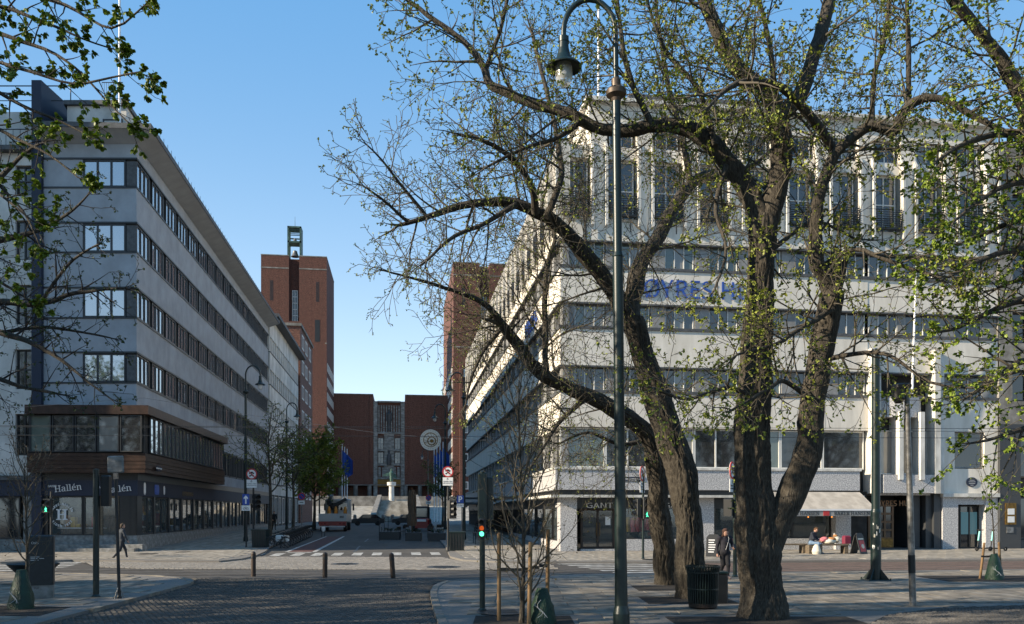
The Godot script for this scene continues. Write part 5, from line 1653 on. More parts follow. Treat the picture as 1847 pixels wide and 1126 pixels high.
	big_tree("late-budding lime with dark bare twigs in front of the white rendered house", [
		[[[-230, 1050, 70], [-225, 900, 60], [-215, 700, 50], [-190, 560, 40], [-140, 480, 30]], 24.0, 23.6, {"root": true}],
		[[[-190, 560, 30], [-90, 540, 20], [0, 545, 14], [70, 550, 11], [130, 530, 8], [190, 522, 5], [225, 520, 3]], 23.6, 22.6],
		[[[-200, 620, 28], [-100, 580, 18], [0, 600, 13], [60, 620, 10], [110, 650, 7], [160, 690, 5], [200, 720, 3]], 23.6, 22.4],
		[[[-140, 480, 24], [-60, 440, 16], [20, 430, 11], [80, 410, 8], [130, 380, 5], [160, 350, 3]], 23.6, 22.8],
		[[[-200, 640, 22], [-100, 650, 14], [-10, 680, 10], [50, 700, 7], [110, 712, 4]], 23.8, 23.2],
		[[[-140, 480, 20], [-60, 380, 14], [0, 320, 10], [40, 280, 6], [70, 260, 4]], 23.6, 23.0],
		[[[70, 550, 8], [120, 480, 6], [160, 450, 4], [180, 440, 3]], 23.0, 22.2],
		[[[0, 600, 9], [80, 590, 7], [150, 600, 5], [200, 610, 3]], 23.4, 24.2],
	], c, Vector3.ZERO, 0.13, Vector2(0.7, 1.9), "lime_tree", M.twig_dark, "park trees on the left")
	# street trees
	c = crown(606, {"lev": 2, "leafy": 1, "per": 1.6, "leaf": 0.1, "fork": [0.95, 0.8, 0.0, 0.0], "seg": [0.28, 0.2, 0.15, 0.15], "thin": 0.012, "dark": Color(0.08, 0.1, 0.01), "light": Color(0.17, 0.19, 0.022)})
	grown_tree("street_tree", "thin-leaved street tree rising from the square green planter tub", "street trees in the side street", pos(at(486, 58.0, 0.1)), 9.6, 0.16, 3.2, 3.2, 12, c)
	c = crown(607, {"lev": 2, "leafy": 0, "per": 3.6, "leaf": 0.14, "fork": [1.0, 0.9, 0.0, 0.0], "seg": [0.25, 0.18, 0.15, 0.15], "thin": 0.012, "dark": Color(0.10, 0.14, 0.008), "light": Color(0.21, 0.26, 0.02)})
	grown_tree("street_tree", "densest green street tree behind the parked truck", "street trees in the side street", pos(at(566, 80.0, 0.1)), 9.4, 0.17, 2.6, 3.1, 28, c)
	c = crown(608, {"lev": 2, "leafy": 1, "per": 2.4, "leaf": 0.13, "fork": [1.0, 0.8, 0.0, 0.0], "seg": [0.28, 0.2, 0.15, 0.15], "thin": 0.012, "dark": Color(0.07, 0.092, 0.008), "light": Color(0.15, 0.175, 0.018)})
	grown_tree("street_tree", "green street tree between the thin-leaved one and the truck", "street trees in the side street", pos(at(528, 70.0, 0.1)), 8.6, 0.14, 3.2, 2.6, 12, c)
	c = crown(609, {"lev": 2, "leafy": 0, "per": 2.4, "leaf": 0.13, "fork": [1.0, 0.8, 0.0, 0.0], "seg": [0.25, 0.18, 0.15, 0.15], "thin": 0.012, "dark": Color(0.05, 0.085, 0.012), "light": Color(0.12, 0.17, 0.03)})
	grown_tree("street_tree", "slim sunlit street tree by the brick tower's flagpoles", "street trees in the side street", pos(at(798, 92.0, 0.1)), 7.4, 0.13, 2.6, 2.2, 14, c)
	# park trees to the left that break the low sun over the carriageway
	c = crown(710, {"lev": 2, "leafy": 1, "per": 1.0, "leaf": 0.24, "fork": [0.9, 0.7, 0.0, 0.0], "seg": [0.6, 0.45, 0.35, 0.3], "thin": 0.02, "sides": [5, 3, 3, 3]})
	var park := grown_tree("park_tree", "broad park lime in young leaf standing along the avenue", "park limes along the avenue", pos(Vector3(-23, 0, -22)), 15.0, 0.38, 2.6, 6.4, 26, c)
	var spots := [[-26, -14, 1.0], [-21, -6.5, 1.05], [-35, -20, 1.05], [-36, -10, 1.15], [-26, 3, 1.0], [-48, -17, 1.1], [-51, -6, 1.2], [-38, 1, 1.1], [-14.5, 3.5, 0.9], [-63, -12, 1.2], [-30, 12, 1.1], [-6, 24, 1.2], [8, 21, 1.25], [20, 25, 1.3], [33, 20, 1.2], [46, 24, 1.3], [60, 20, 1.2]]
	for i in spots.size():
		var s: Array = spots[i]
		copy(park, "park_tree", "broad park lime in young leaf standing along the avenue", Transform3D(Basis(Vector3.UP, i * 1.7).scaled(Vector3.ONE * s[2]), Vector3(s[0], 0, s[1])), "park limes along the avenue")

# ---------------------------------------------------------------- street furniture
func lamp(label: String, base: Vector3, dir: Vector3, lean := 0.0) -> void:
	var o := thing("street_lamp", label, "street lamp", Transform3D(Basis(RT.cross(Vector3.UP), lean) * Basis(dir, Vector3.UP, dir.cross(Vector3.UP)), base), "arched street lamps")
	var b := MB.new()
	b.lathe(Vector3.ZERO, [[0.16, -0.05], [0.16, 0.25], [0.125, 0.4], [0.108, 2.6], [0.1, 2.62], [0.1, 7.1], [0.108, 7.12], [0.085, 7.2], [0.08, 10.1]], 16)
	obj("pole", b, M.iron_green, o)
	b = MB.new()
	b.lathe(Vector3(0, 10.1, 0), [[0.08, 0.0], [0.1, 0.06], [0.19, 0.12], [0.2, 0.2], [0.17, 0.24], [0.09, 0.28], [0.09, 0.42], [0.06, 0.45]], 16)
	obj("collar", b, M.tarnished if label.contains("foremost") else M.iron_green, o)
	b = MB.new()
	var arc := [Vector3(0, 10.4, 0), Vector3(0, 11.2, 0)]
	for i in 13:
		var a := PI * i / 12
		arc.append(Vector3(0.5 - 0.5 * cos(a), 11.45 + 0.62 * sin(a), 0))
	arc.append(Vector3(1.0, 11.15, 0))
	b.path(arc, 0.052, 10)
	obj("arched_arm", b, M.iron_green, o)
	b = MB.new()
	b.lathe(Vector3(1.0, 10.75, 0), [[0.34, 0.0], [0.345, 0.02], [0.3, 0.07], [0.18, 0.13], [0.13, 0.25], [0.1, 0.38], [0.09, 0.5], [0.1, 0.5], [0.1, 0.6], [0.06, 0.62], [0.0, 0.63]], 24)
	b.lathe(Vector3(1.0, 10.75, 0), [[0.0, 0.12], [0.16, 0.1], [0.33, 0.005]], 24)
	obj("lamp_shade", b, M.iron_green, o)
	b = MB.new()
	b.lathe(Vector3(1.0, 10.4, 0), [[0.0, 0.0], [0.08, 0.02], [0.14, 0.08], [0.165, 0.17], [0.165, 0.36], [0.15, 0.42]], 20)
	obj("glass_globe", b, M.opal, o)
	b = MB.new()
	b.lathe(Vector3(1.0, 10.62, 0), [[0.04, 0.0], [0.05, 0.1], [0.04, 0.2]], 10)
	obj("bulb", b, M.sign_white, o)

func disc(b: MB, t: Transform3D, r0: float, r1: float, z0: float, z1: float, n := 32) -> void:
	b.lathe(Vector3.ZERO, [[r0, z1], [r1, z1]] if r0 > r1 else [[r1, z1], [r0, z1]], n, t * Transform3D(Basis(Vector3.RIGHT, PI / 2), Vector3.ZERO))
	b.lathe(Vector3.ZERO, [[maxf(r0, r1), z0], [maxf(r0, r1), z1]], n, t * Transform3D(Basis(Vector3.RIGHT, PI / 2), Vector3.ZERO))

# round sign forbidding motor traffic, with the plate below
func ban_sign(o: Node3D, t: Transform3D, s := 1.0) -> void:
	var b := MB.new()
	disc(b, t, 0.32 * s, 0.0, -0.02, 0.012)
	b.lathe(Vector3.ZERO, [[0.32 * s, -0.02], [0.0, -0.02]], 32, t * Transform3D(Basis(Vector3.RIGHT, PI / 2), Vector3.ZERO))
	var d := obj("sign_disc", b, M.sign_white, o)
	b = MB.new()
	disc(b, t, 0.325 * s, 0.255 * s, -0.01, 0.018)
	b.cbox(Vector3.ZERO, Vector3(0.54 * s, 0.05 * s, 0.006), t * Transform3D(Basis(Vector3.BACK, -PI / 4), Vector3(0, 0, 0.02)))
	obj("red_ring", b, M.sign_red, d)
	b = MB.new()
	b.prism(PackedVector2Array([Vector2(-0.16, 0.03) * s, Vector2(-0.16, 0.08) * s, Vector2(-0.08, 0.09) * s, Vector2(-0.05, 0.14) * s, Vector2(0.06, 0.14) * s, Vector2(0.09, 0.09) * s, Vector2(0.16, 0.08) * s, Vector2(0.16, 0.03) * s]), 0.012, 0.0165, t)
	for x in [-0.1, 0.1]: b.lathe(Vector3(x * s, 0.0155, -0.03 * s), [[0.035 * s, 0.0], [0.0, 0.0]], 10, t * Transform3D(Basis(Vector3.RIGHT, PI / 2), Vector3.ZERO))
	for x in [-0.1, 0.1]: b.lathe(Vector3(x * s, 0.0155, 0.11 * s), [[0.05 * s, 0.0], [0.0, 0.0]], 10, t * Transform3D(Basis(Vector3.RIGHT, PI / 2), Vector3.ZERO))
	b.prism(PackedVector2Array([Vector2(-0.1, -0.1) * s, Vector2(-0.04, -0.02) * s, Vector2(0.08, -0.02) * s, Vector2(0.1, -0.1) * s]), 0.012, 0.0165, t)
	obj("pictogram", b, M.sign_black, d)
	b = MB.new()
	b.cbox(Vector3(0, -0.57 * s, 0), Vector3(0.6 * s, 0.48 * s, 0.02), t)
	var p := obj("supplementary_plate", b, M.sign_white, o)
	for i in 2: word(["Gjelder ikke", "varelevering"][i], 0.075 * s, M.sign_black, p, t * Transform3D(Basis(), Vector3(0, -0.57 * s - i * 0.1 * s, 0.012)), "Droid Sans", 0.004)
	b = MB.new()
	disc(b, t * Transform3D(Basis(), Vector3(-0.02, -0.44 * s, 0)), 0.05 * s, 0.03 * s, 0.01, 0.013, 14)
	b.cbox(Vector3(0.0, -0.4 * s, 0.012), Vector3(0.02, 0.08 * s, 0.004), t)
	obj("wheelchair_symbol", b, M.sign_black, p)

func pole(o: Node3D, h: float, r: float, m: Material, x := 0.0) -> void:
	var b := MB.new()
	b.lathe(Vector3(x, 0, 0), [[r * 1.5, -0.05], [r * 1.5, 0.04], [r, 0.08], [r, h], [0.0, h + 0.02]], 12)
	obj("pole", b, m, o)

func signal_head(o: Node3D, t: Transform3D, lit: int, n := 3, s := 0.2) -> void:
	var b := MB.new()
	b.rbox(Vector3(0, n * s * 0.5, 0), Vector3(s * 1.25, n * s * 1.15, s * 0.9), 0.03, t)
	var h := obj("signal_housing", b, M.iron_black, o)
	for i in n:
		b = MB.new()
		disc(b, t * Transform3D(Basis(), Vector3(0, s * (0.5 + i), s * 0.45)), s * 0.42, 0.0, 0.0, 0.02, 18)
		obj("signal_lens", b, (M.lamp_green if i == 0 else M.lamp_amber) if lit & (1 << i) else M.rubber, h)
		b = MB.new()
		for k in 9:
			var a0 := PI * (-0.15 + 1.3 * k / 9.0)
			var a1 := PI * (-0.15 + 1.3 * (k + 1) / 9.0)
			var c := Vector3(0, s * (0.5 + i), s * 0.45)
			b.quad(t * (c + Vector3(cos(a0), sin(a0), 0) * s * 0.46), t * (c + Vector3(cos(a1), sin(a1), 0) * s * 0.46), t * (c + Vector3(cos(a1) * s * 0.46, sin(a1) * s * 0.46, s * 0.7)), t * (c + Vector3(cos(a0) * s * 0.46, sin(a0) * s * 0.46, s * 0.7)))
		obj("visor", b, M.iron_black, h)

func walking_man(o: Node3D, t: Transform3D, s: float) -> void:   # lit green figure on the lens
	var b := MB.new()
	for q in [[Vector2(-0.05, -0.1), Vector2(0.05, -0.1), Vector2(0.07, 0.18), Vector2(-0.07, 0.18)], [Vector2(-0.05, -0.1), Vector2(0.03, -0.1), Vector2(-0.1, -0.42), Vector2(-0.18, -0.42)], [Vector2(-0.02, -0.1), Vector2(0.05, -0.1), Vector2(0.16, -0.42), Vector2(0.09, -0.42)], [Vector2(-0.07, 0.15), Vector2(-0.06, 0.06), Vector2(-0.2, -0.1), Vector2(-0.22, -0.04)], [Vector2(0.06, 0.06), Vector2(0.07, 0.15), Vector2(0.22, -0.02), Vector2(0.19, -0.07)]]:
		var w := PackedVector2Array()
		for e in q: w.append(e * s)
		b.prism(w, 0.0, 0.012, t)
	disc(b, t * Transform3D(Basis(), Vector3(0, 0.28 * s, 0)), 0.08 * s, 0.0, 0.0, 0.012, 12)
	obj("signal_figure", b, M.lamp_green, o)

func furniture() -> void:
	var b := MB.new()
	lamp("foremost dark green arched lamp, its tall pole standing before the trees", at(1121, 16.0, 0.1), -RT, 0.010)
	lamp("arched lamp before the grey block, beside the round ban sign", at(443, 57.0, 0.1), RT)
	lamp("arched lamp by the bicycle stand, hanging toward the roadway", at(517, 79.0, 0.1), RT)
	lamp("arched lamp rising above the parking sign by the pale block", at(837, 60.0, 0.1), -RT)
	lamp("arched lamp beside the brick tower's flagpoles", at(803, 80.0, 0.1), -RT)
	lamp("arched lamp behind the dense green tree", at(576, 112.0, 0.1), -RT)
	lamp("arched lamp in front of the clock, with blue-green shade", at(772, 139.0, 0.1), -RT)
	var face_us := func(p: Vector3) -> Transform3D: return Transform3D(Basis(RT, Vector3.UP, -FW), p)
	# traffic signals
	var o := thing("traffic_signal", "dark green signal post seen from behind on the left island", "traffic signal", face_us.call(at(173, 21.4, 0.1)), "traffic signals at the crossing")
	pole(o, 3.3, 0.075, M.iron_green)
	b = MB.new()
	b.rbox(Vector3(0.2, 2.75, -0.12), Vector3(0.22, 0.8, 0.2), 0.03)
	obj("signal_housing", b, M.iron_black, o)
	o = thing("traffic_signal", "green signal post with low amber and green lenses on the park corner", "traffic signal", face_us.call(at(870, 18.4, 0.1)), "traffic signals at the crossing")
	pole(o, 3.1, 0.062, M.iron_green)
	b = MB.new()
	b.rbox(Vector3(0.0, 2.55, -0.02), Vector3(0.2, 1.05, 0.16), 0.03)
	b.rbox(Vector3(0.14, 2.5, -0.2), Vector3(0.2, 0.95, 0.2), 0.03)
	obj("signal_housing", b, M.iron_green, o)
	signal_head(o, Transform3D(Basis(Vector3.UP, -0.1), Vector3(0, 1.66, 0.1)), 3, 3, 0.125)
	o = thing("pedestrian_signal", "pedestrian signal showing green man before the music shop window", "traffic signal", face_us.call(at(92, 40.5, 0.1)), "pedestrian signals")
	pole(o, 3.2, 0.05, M.iron_black)
	signal_head(o, Transform3D(Basis(), Vector3(-0.12, 2.2, 0.08)), 0, 2, 0.3)
	walking_man(o, Transform3D(Basis(), Vector3(-0.12, 2.35, 0.25)), 0.32)
	o = thing("pedestrian_signal", "pedestrian signal with green man and edge-on ban sign by clothes shop", "traffic signal", face_us.call(at(1160, 38.8, 0.1)), "pedestrian signals")
	pole(o, 4.0, 0.055, M.iron_green)
	signal_head(o, Transform3D(Basis(), Vector3(0.16, 1.95, 0.08)), 0, 3, 0.3)
	walking_man(o, Transform3D(Basis(), Vector3(0.16, 2.1, 0.25)), 0.3)
	signal_head(o, Transform3D(Basis(Vector3.UP, -1.4), Vector3(-0.22, 2.0, 0.0)), 0, 3, 0.26)
	ban_sign(o, Transform3D(Basis(Vector3.UP, 1.1), Vector3(-0.05, 4.0, 0.08)), 1.1)
	o = thing("pedestrian_signal", "green signal post with ban sign half hidden behind the forked trunk", "traffic signal", face_us.call(at(1326, 28.0, 0.1)), "pedestrian signals")
	pole(o, 3.4, 0.07, M.iron_green)
	signal_head(o, Transform3D(Basis(Vector3.UP, 2.6), Vector3(-0.2, 2.1, -0.05)), 0, 2, 0.26)
	ban_sign(o, Transform3D(Basis(Vector3.UP, 1.0), Vector3(-0.12, 3.6, 0.1)), 0.9)
	o = thing("traffic_signal", "black signal heads under a round ban sign by the grey block", "traffic signal", face_us.call(at(457, 52.0, 0.1)), "traffic signals at the crossing")
	pole(o, 5.2, 0.06, M.iron_black)
	signal_head(o, Transform3D(Basis(Vector3.UP, 0.6), Vector3(0.22, 2.3, 0.0)), 0, 3, 0.3)
	signal_head(o, Transform3D(Basis(Vector3.UP, -1.2), Vector3(0.2, 2.3, -0.25)), 0, 3, 0.3)
	ban_sign(o, Transform3D(Basis(), Vector3(-0.08, 4.5, 0.1)), 1.05)
	o = thing("direction_sign", "blue one-way arrow sign with bicycle plate on black post", "sign", face_us.call(at(444, 50.5, 0.1)))
	pole(o, 3.4, 0.05, M.iron_black)
	b = MB.new()
	b.cbox(Vector3(0, 2.92, 0.07), Vector3(0.42, 0.66, 0.03))
	var sp := obj("sign_panel", b, M.sign_blue, o)
	b = MB.new()
	b.prism(PackedVector2Array([Vector2(-0.04, 2.66), Vector2(0.04, 2.66), Vector2(0.04, 3.0), Vector2(0.13, 2.93), Vector2(0.13, 3.03), Vector2(0, 3.17), Vector2(-0.13, 3.03), Vector2(-0.13, 2.93), Vector2(-0.04, 3.0)]), 0.086, 0.092)
	obj("arrow", b, M.sign_white, sp)
	b = MB.new()
	b.cbox(Vector3(0, 2.4, 0.07), Vector3(0.52, 0.32, 0.03))
	var pl := obj("supplementary_plate", b, M.sign_white, o)
	b = MB.new()
	for x in [-0.09, 0.09]: disc(b, Transform3D(Basis(), Vector3(x, 2.36, 0.078)), 0.075, 0.055, 0.0, 0.01, 16)
	b.path([Vector3(-0.09, 2.36, 0.09), Vector3(-0.04, 2.46, 0.09), Vector3(0.06, 2.46, 0.09), Vector3(0.09, 2.36, 0.09), Vector3(0.0, 2.36, 0.09), Vector3(-0.04, 2.46, 0.09)], 0.008, 4)
	obj("bicycle_symbol", b, M.sign_black, pl)
	o = thing("traffic_signal", "black signal heads under a round ban sign beside the parking sign", "traffic signal", face_us.call(at(808, 46.5, 0.1)), "traffic signals at the crossing")
	pole(o, 4.7, 0.06, M.iron_black)
	signal_head(o, Transform3D(Basis(Vector3.UP, 0.9), Vector3(0.15, 1.9, 0.05)), 0, 3, 0.3)
	signal_head(o, Transform3D(Basis(Vector3.UP, -1.8), Vector3(0.28, 1.9, -0.2)), 0, 3, 0.3)
	ban_sign(o, Transform3D(Basis(), Vector3(0, 4.45, 0.09)), 0.95)
	o = thing("parking_sign", "blue parking sign with white plate on thin grey post", "sign", face_us.call(at(833, 55.0, 0.1)))
	pole(o, 3.2, 0.03, M.steel)
	b = MB.new()
	b.cbox(Vector3(-0.1, 2.95, 0.05), Vector3(0.46, 0.5, 0.03))
	sp = obj("sign_panel", b, M.sign_blue, o)
	word("P", 0.38, M.sign_white, sp, Transform3D(Basis(), Vector3(-0.1, 2.95, 0.07)), "Droid Sans", 0.006, true)
	b = MB.new()
	b.cbox(Vector3(-0.1, 2.55, 0.05), Vector3(0.46, 0.22, 0.03))
	pl = obj("supplementary_plate", b, M.sign_white, o)
	word("9-20 (9-18)", 0.1, M.sign_black, pl, Transform3D(Basis(), Vector3(-0.1, 2.55, 0.068)), "Droid Sans", 0.004)
	for e in [[544, 66.0, "blue and red no-parking sign with white plate beside the street trees"], [773, 82.0, "blue and red no-parking sign in front of the stone stairs"]]:
		o = thing("no_parking_sign", e[2], "sign", face_us.call(at(e[0], e[1], 0.1)), "no-parking signs")
		pole(o, 3.5, 0.035, M.steel)
		b = MB.new()
		disc(b, Transform3D(Basis(), Vector3(0, 3.1, 0.04)), 0.28, 0.0, 0.0, 0.02)
		sp = obj("sign_disc", b, M.sign_blue, o)
		b = MB.new()
		disc(b, Transform3D(Basis(), Vector3(0, 3.1, 0.045)), 0.29, 0.22, 0.0, 0.022)
		b.cbox(Vector3.ZERO, Vector3(0.48, 0.06, 0.006), Transform3D(Basis(Vector3.BACK, -PI / 4), Vector3(0, 3.1, 0.066)))
		obj("red_ring", b, M.sign_red, sp)
		b = MB.new()
		b.cbox(Vector3(0, 2.62, 0.05), Vector3(0.5, 0.3, 0.02))
		pl = obj("supplementary_plate", b, M.sign_white, o)
		b = MB.new()
		b.cbox(Vector3(0, 2.62, 0.064), Vector3(0.3, 0.05, 0.004))
		obj("arrow", b, M.sign_black, pl)
	o = thing("traffic_sign", "square sign turned away, bare grey back, on leaning post", "sign", Transform3D(Basis(-FW, 0.03) * Basis(RT, Vector3.UP, -FW), at(215, 21.2, 0.1)))
	pole(o, 3.2, 0.04, M.iron_black)
	b = MB.new()
	b.rbox(Vector3(0, 0, 0), Vector3(0.42, 0.02, 0.44), 0.03, Transform3D(Basis(Vector3.RIGHT, PI / 2), Vector3(0, 3.42, 0)))
	obj("sign_panel", b, M.concrete, o)
	b = MB.new()
	b.cbox(Vector3(0, 3.12, 0), Vector3(0.09, 0.16, 0.09))
	for k in 3: b.bar(Vector3(0, 0.35, 0), Vector3(cos(k * 2.1) * 0.13, 0.0, sin(k * 2.1) * 0.13), 0.018, 5)
	obj("clamp", b, M.steel, o)
	# masts
	o = thing("tram_mast", "thick dark green mast with flared bolted foot and torn stickers", "mast", face_us.call(at(1580, 26.6, 0.1)))
	b = MB.new()
	b.lathe(Vector3.ZERO, [[0.16, 0.0], [0.16, 2.2], [0.155, 2.22], [0.13, 2.3], [0.12, 7.4], [0.0, 7.45]], 16)
	obj("pole", b, M.iron_green, o)
	b = MB.new()
	b.rbox(Vector3(0, 0.02, 0), Vector3(0.78, 0.05, 0.78), 0.04)
	for k in 4:
		var a := PI / 4 + k * PI / 2
		b.prism(PackedVector2Array([Vector2(0.13, 0.04), Vector2(0.44, 0.04), Vector2(0.13, 0.42)]), -0.012, 0.012, Transform3D(Basis(Vector3.UP, a), Vector3.ZERO))
		b.bar(Vector3(cos(a) * 0.46, 0.03, sin(a) * 0.46), Vector3(cos(a) * 0.46, 0.1, sin(a) * 0.46), 0.025, 6)
	obj("foot", b, M.iron_green, o)
	var rr := RandomNumberGenerator.new()
	rr.seed = 9
	for k in 16:
		b = MB.new()
		var a0 := rr.randf_range(0.3, 2.4)
		var y0 := rr.randf_range(0.95, 2.05)
		var w := rr.randf_range(0.12, 0.5)
		var h := rr.randf_range(0.05, 0.16)
		for j in 4:
			var p := []
			for aa in [a0 + w * j / 4, a0 + w * (j + 1) / 4]: p.append(Vector3(cos(aa), 0, sin(aa)) * 0.163)
			b.quad(p[1] + Vector3(0, y0, 0), p[0] + Vector3(0, y0, 0), p[0] + Vector3(0, y0 + h * rr.randf_range(0.7, 1.0), 0), p[1] + Vector3(0, y0 + h, 0))
		obj("sticker", b, [M.sign_white, M.concrete, M.steel, M.cream_cloth][k % 4], o)
	o = thing("grey_post", "leaning grey steel post with a black band near its foot", "post", Transform3D(Basis(FW, -0.028) * Basis(RT, Vector3.UP, -FW), at(1647, 19.4, 0.1)))
	b = MB.new()
	b.lathe(Vector3.ZERO, [[0.078, -0.03], [0.072, 1.5], [0.06, 5.2], [0.0, 5.22]], 14)
	obj("pole", b, M.steel, o)
	b = MB.new()
	b.lathe(Vector3.ZERO, [[0.079, 0.78], [0.079, 1.2]], 14)
	obj("black_band", b, M.iron_black, o)
	b = MB.new()
	b.rbox(Vector3(-0.12, 5.15, 0), Vector3(0.36, 0.1, 0.3), 0.03)
	b.lathe(Vector3(-0.2, 4.75, 0), [[0.08, 0.0], [0.14, 0.1], [0.14, 0.35], [0.0, 0.36]], 10)
	obj("bracket", b, M.iron_black, o)
	# flagpoles of the pale block
	for e in [[Vector3(29.6, 9.2, -45.0), Vector3(29.6, 16.6, -44.6), 0.075, "white flagpole rising from the balcony over the lettered entrance"], [Vector3(11.4, 25.6, -47.2), Vector3(11.4, 33.5, -47.2), 0.09, "white flagpole on the pale block's roof corner"]]:
		o = thing("facade_flagpole", e[3], "flagpole", Transform3D.IDENTITY, "flagpoles")
		b = MB.new()
		b.bar(e[0], e[1], e[2], 10, e[2] * 0.7)
		obj("pole", b, M.white_paint, o)
		b = MB.new()
		b.lathe(e[1], [[0.0, 0.0], [0.1, 0.08], [0.0, 0.18]], 8)
		obj("finial", b, M.gold, o)
	# litter bins
	o = thing("slatted_bin", "round dark green bin of upright slats beside the twin lime", "litter bin", pos(at(1268, 18.9, 0.1)))
	for i in 36:
		var a := TAU * i / 36
		b = MB.new()
		b.path([Vector3(cos(a) * 0.30, 0.08, sin(a) * 0.30), Vector3(cos(a) * 0.325, 0.3, sin(a) * 0.325), Vector3(cos(a) * 0.335, 0.8, sin(a) * 0.335), Vector3(cos(a) * 0.37, 0.97, sin(a) * 0.37)], 0.02, 4)
		obj("slat", b, M.iron_green, o)
	b = MB.new()
	for e in [[0.345, 0.82, 0.03], [0.375, 0.96, 0.03], [0.335, 0.45, 0.03]]: b.lathe(Vector3.ZERO, [[e[0] - 0.02, e[1]], [e[0] + 0.012, e[1]], [e[0] + 0.012, e[1] + e[2]], [e[0] - 0.02, e[1] + e[2]]], 36)
	obj("hoop", b, M.iron_green, o)
	b = MB.new()
	b.lathe(Vector3.ZERO, [[0.29, 0.03], [0.32, 0.05], [0.32, 0.14], [0.0, 0.14]], 36)
	obj("base_ring", b, M.dark_wood, o)
	b = MB.new()
	b.lathe(Vector3.ZERO, [[0.27, 0.14], [0.29, 0.88], [0.27, 0.88], [0.25, 0.16], [0.0, 0.16]], 24)
	obj("liner", b, M.rubber, o)
	o = thing("square_bin", "small dark square bin tucked behind the slatted bin", "litter bin", face_us.call(at(1298, 20.2, 0.1)))
	b = MB.new()
	b.rbox(Vector3(0, 0.36, 0), Vector3(0.34, 0.72, 0.34), 0.03)
	obj("body", b, M.iron_black, o)
	b = MB.new()
	b.rbox(Vector3(0, 0.74, 0), Vector3(0.36, 0.05, 0.36), 0.02)
	obj("lid", b, M.iron_green, o)
	for e in [[470, 51.0, "square dark green planter tub beside the signal post, left pavement"], [824, 47.5, "square dark green planter tub beneath the parking sign"]]:
		o = thing("planter_tub", e[2], "planter", face_us.call(at(e[0], e[1], 0.1)), "green planter tubs")
		b = MB.new()
		b.hexa([Vector3(-0.4, 0, 0.4), Vector3(0.4, 0, 0.4), Vector3(0.4, 0, -0.4), Vector3(-0.4, 0, -0.4), Vector3(-0.44, 1.05, 0.44), Vector3(0.44, 1.05, 0.44), Vector3(0.44, 1.05, -0.44), Vector3(-0.44, 1.05, -0.44)])
		obj("tub", b, M.iron_green, o)
		b = MB.new()
		for k in 5: b.box(-0.36 + k * 0.16, -0.3 + k * 0.16, 0.05, 0.98, 0.43, 0.455)
		obj("rib", b, M.iron_black, o)
		b = MB.new()
		b.box(-0.47, 0.47, 1.02, 1.1, -0.47, 0.47)
		obj("rim", b, M.iron_green, o)
	# bollards
	for e in [[457, 29.7, 0.0], [586, 29.2, 0.01], [709, 28.8, -0.07]]:
		o = thing("bollard", "upright weathered wooden bollard on the edge of the setts" if e[2] > -0.05 else "tilted weathered wooden bollard on the edge of the setts", "bollard", Transform3D(Basis(FW, e[2]), at(e[0], e[1], 0.03)), "bollards along the setts")
		b = MB.new()
		b.lathe(Vector3.ZERO, [[0.085, -0.1], [0.085, 0.78], [0.07, 0.83], [0.03, 0.86], [0.0, 0.865]], 14)
		obj("post", b, M.dark_wood, o)
		b = MB.new()
		b.lathe(Vector3.ZERO, [[0.088, 0.6], [0.09, 0.62], [0.09, 0.68], [0.088, 0.7]], 14)
		obj("band", b, M.iron_black, o)
	# cabinet and bowl planter on the island
	o = thing("utility_cabinet", "dark blue-grey utility cabinet on a pale concrete base, left island", "cabinet", Transform3D(Basis(Vector3.UP, 0.42) * Basis(RT, Vector3.UP, -FW), at(75, 21.2, 0.1)))
	b = MB.new()
	b.rbox(Vector3(0, 0.98, 0), Vector3(0.56, 1.26, 0.42), 0.03)
	obj("body", b, M.cabinet, o)
	b = MB.new()
	b.cbox(Vector3(0, 0.17, 0), Vector3(0.54, 0.36, 0.4))
	var base := obj("concrete_base", b, M.concrete, o)
	word("YGE", 0.05, M.sign_black, base, Transform3D(Basis(), Vector3(-0.1, 0.28, 0.202)), "Droid Sans", 0.003)
	word("Oslo", 0.06, M.letter_white, o, Transform3D(Basis(), Vector3(-0.13, 1.42, 0.212)), "Droid Sans", 0.003)
	for e in [[0.24, 1.06], [0.3, 1.02], [0.18, 0.98]]: piece("print_line", o, M.letter_white, Transform3D.IDENTITY, -0.23, -0.23 + e[0], e[1], e[1] + 0.012, 0.205, 0.213)
	o = thing("bowl_planter", "wide black bowl planter behind the utility cabinet", "planter", pos(at(60, 25.5, 0.1)))
	b = MB.new()
	b.lathe(Vector3.ZERO, [[0.25, 0.0], [0.3, 0.06], [0.34, 0.2], [0.6, 0.48], [0.74, 0.62], [0.7, 0.62], [0.55, 0.55], [0.0, 0.55]], 24)
	obj("bowl", b, M.iron_black, o)
	# young staked trees
	var c := crown(811, {"lev": 2, "leafy": 2, "per": 0.12, "leaf": 0.035, "bud": true, "fork": [0.85, 0.6, 0.0, 0.0], "seg": [0.16, 0.12, 0.1, 0.1], "thin": 0.0035, "up": [1.2, 0.9, 0.6, 0.3], "dark": Color(0.05, 0.05, 0.015), "light": Color(0.13, 0.10, 0.03)})
	var yt := grown_tree("young_tree", "bare upright young tree with many whippy twigs between its stakes", "newly planted young trees", pos(at(940, 16.5, 0.1)), 6.0, 0.05, 0.25, 1.7, 34, c)
	c = crown(812, {"lev": 2, "leafy": 2, "per": 0.1, "leaf": 0.03, "bud": true, "fork": [0.8, 0.5, 0.0, 0.0], "seg": [0.16, 0.12, 0.1, 0.1], "thin": 0.0035, "up": [1.0, 0.7, 0.5, 0.3], "dark": Color(0.06, 0.03, 0.015), "light": Color(0.10, 0.06, 0.02)})
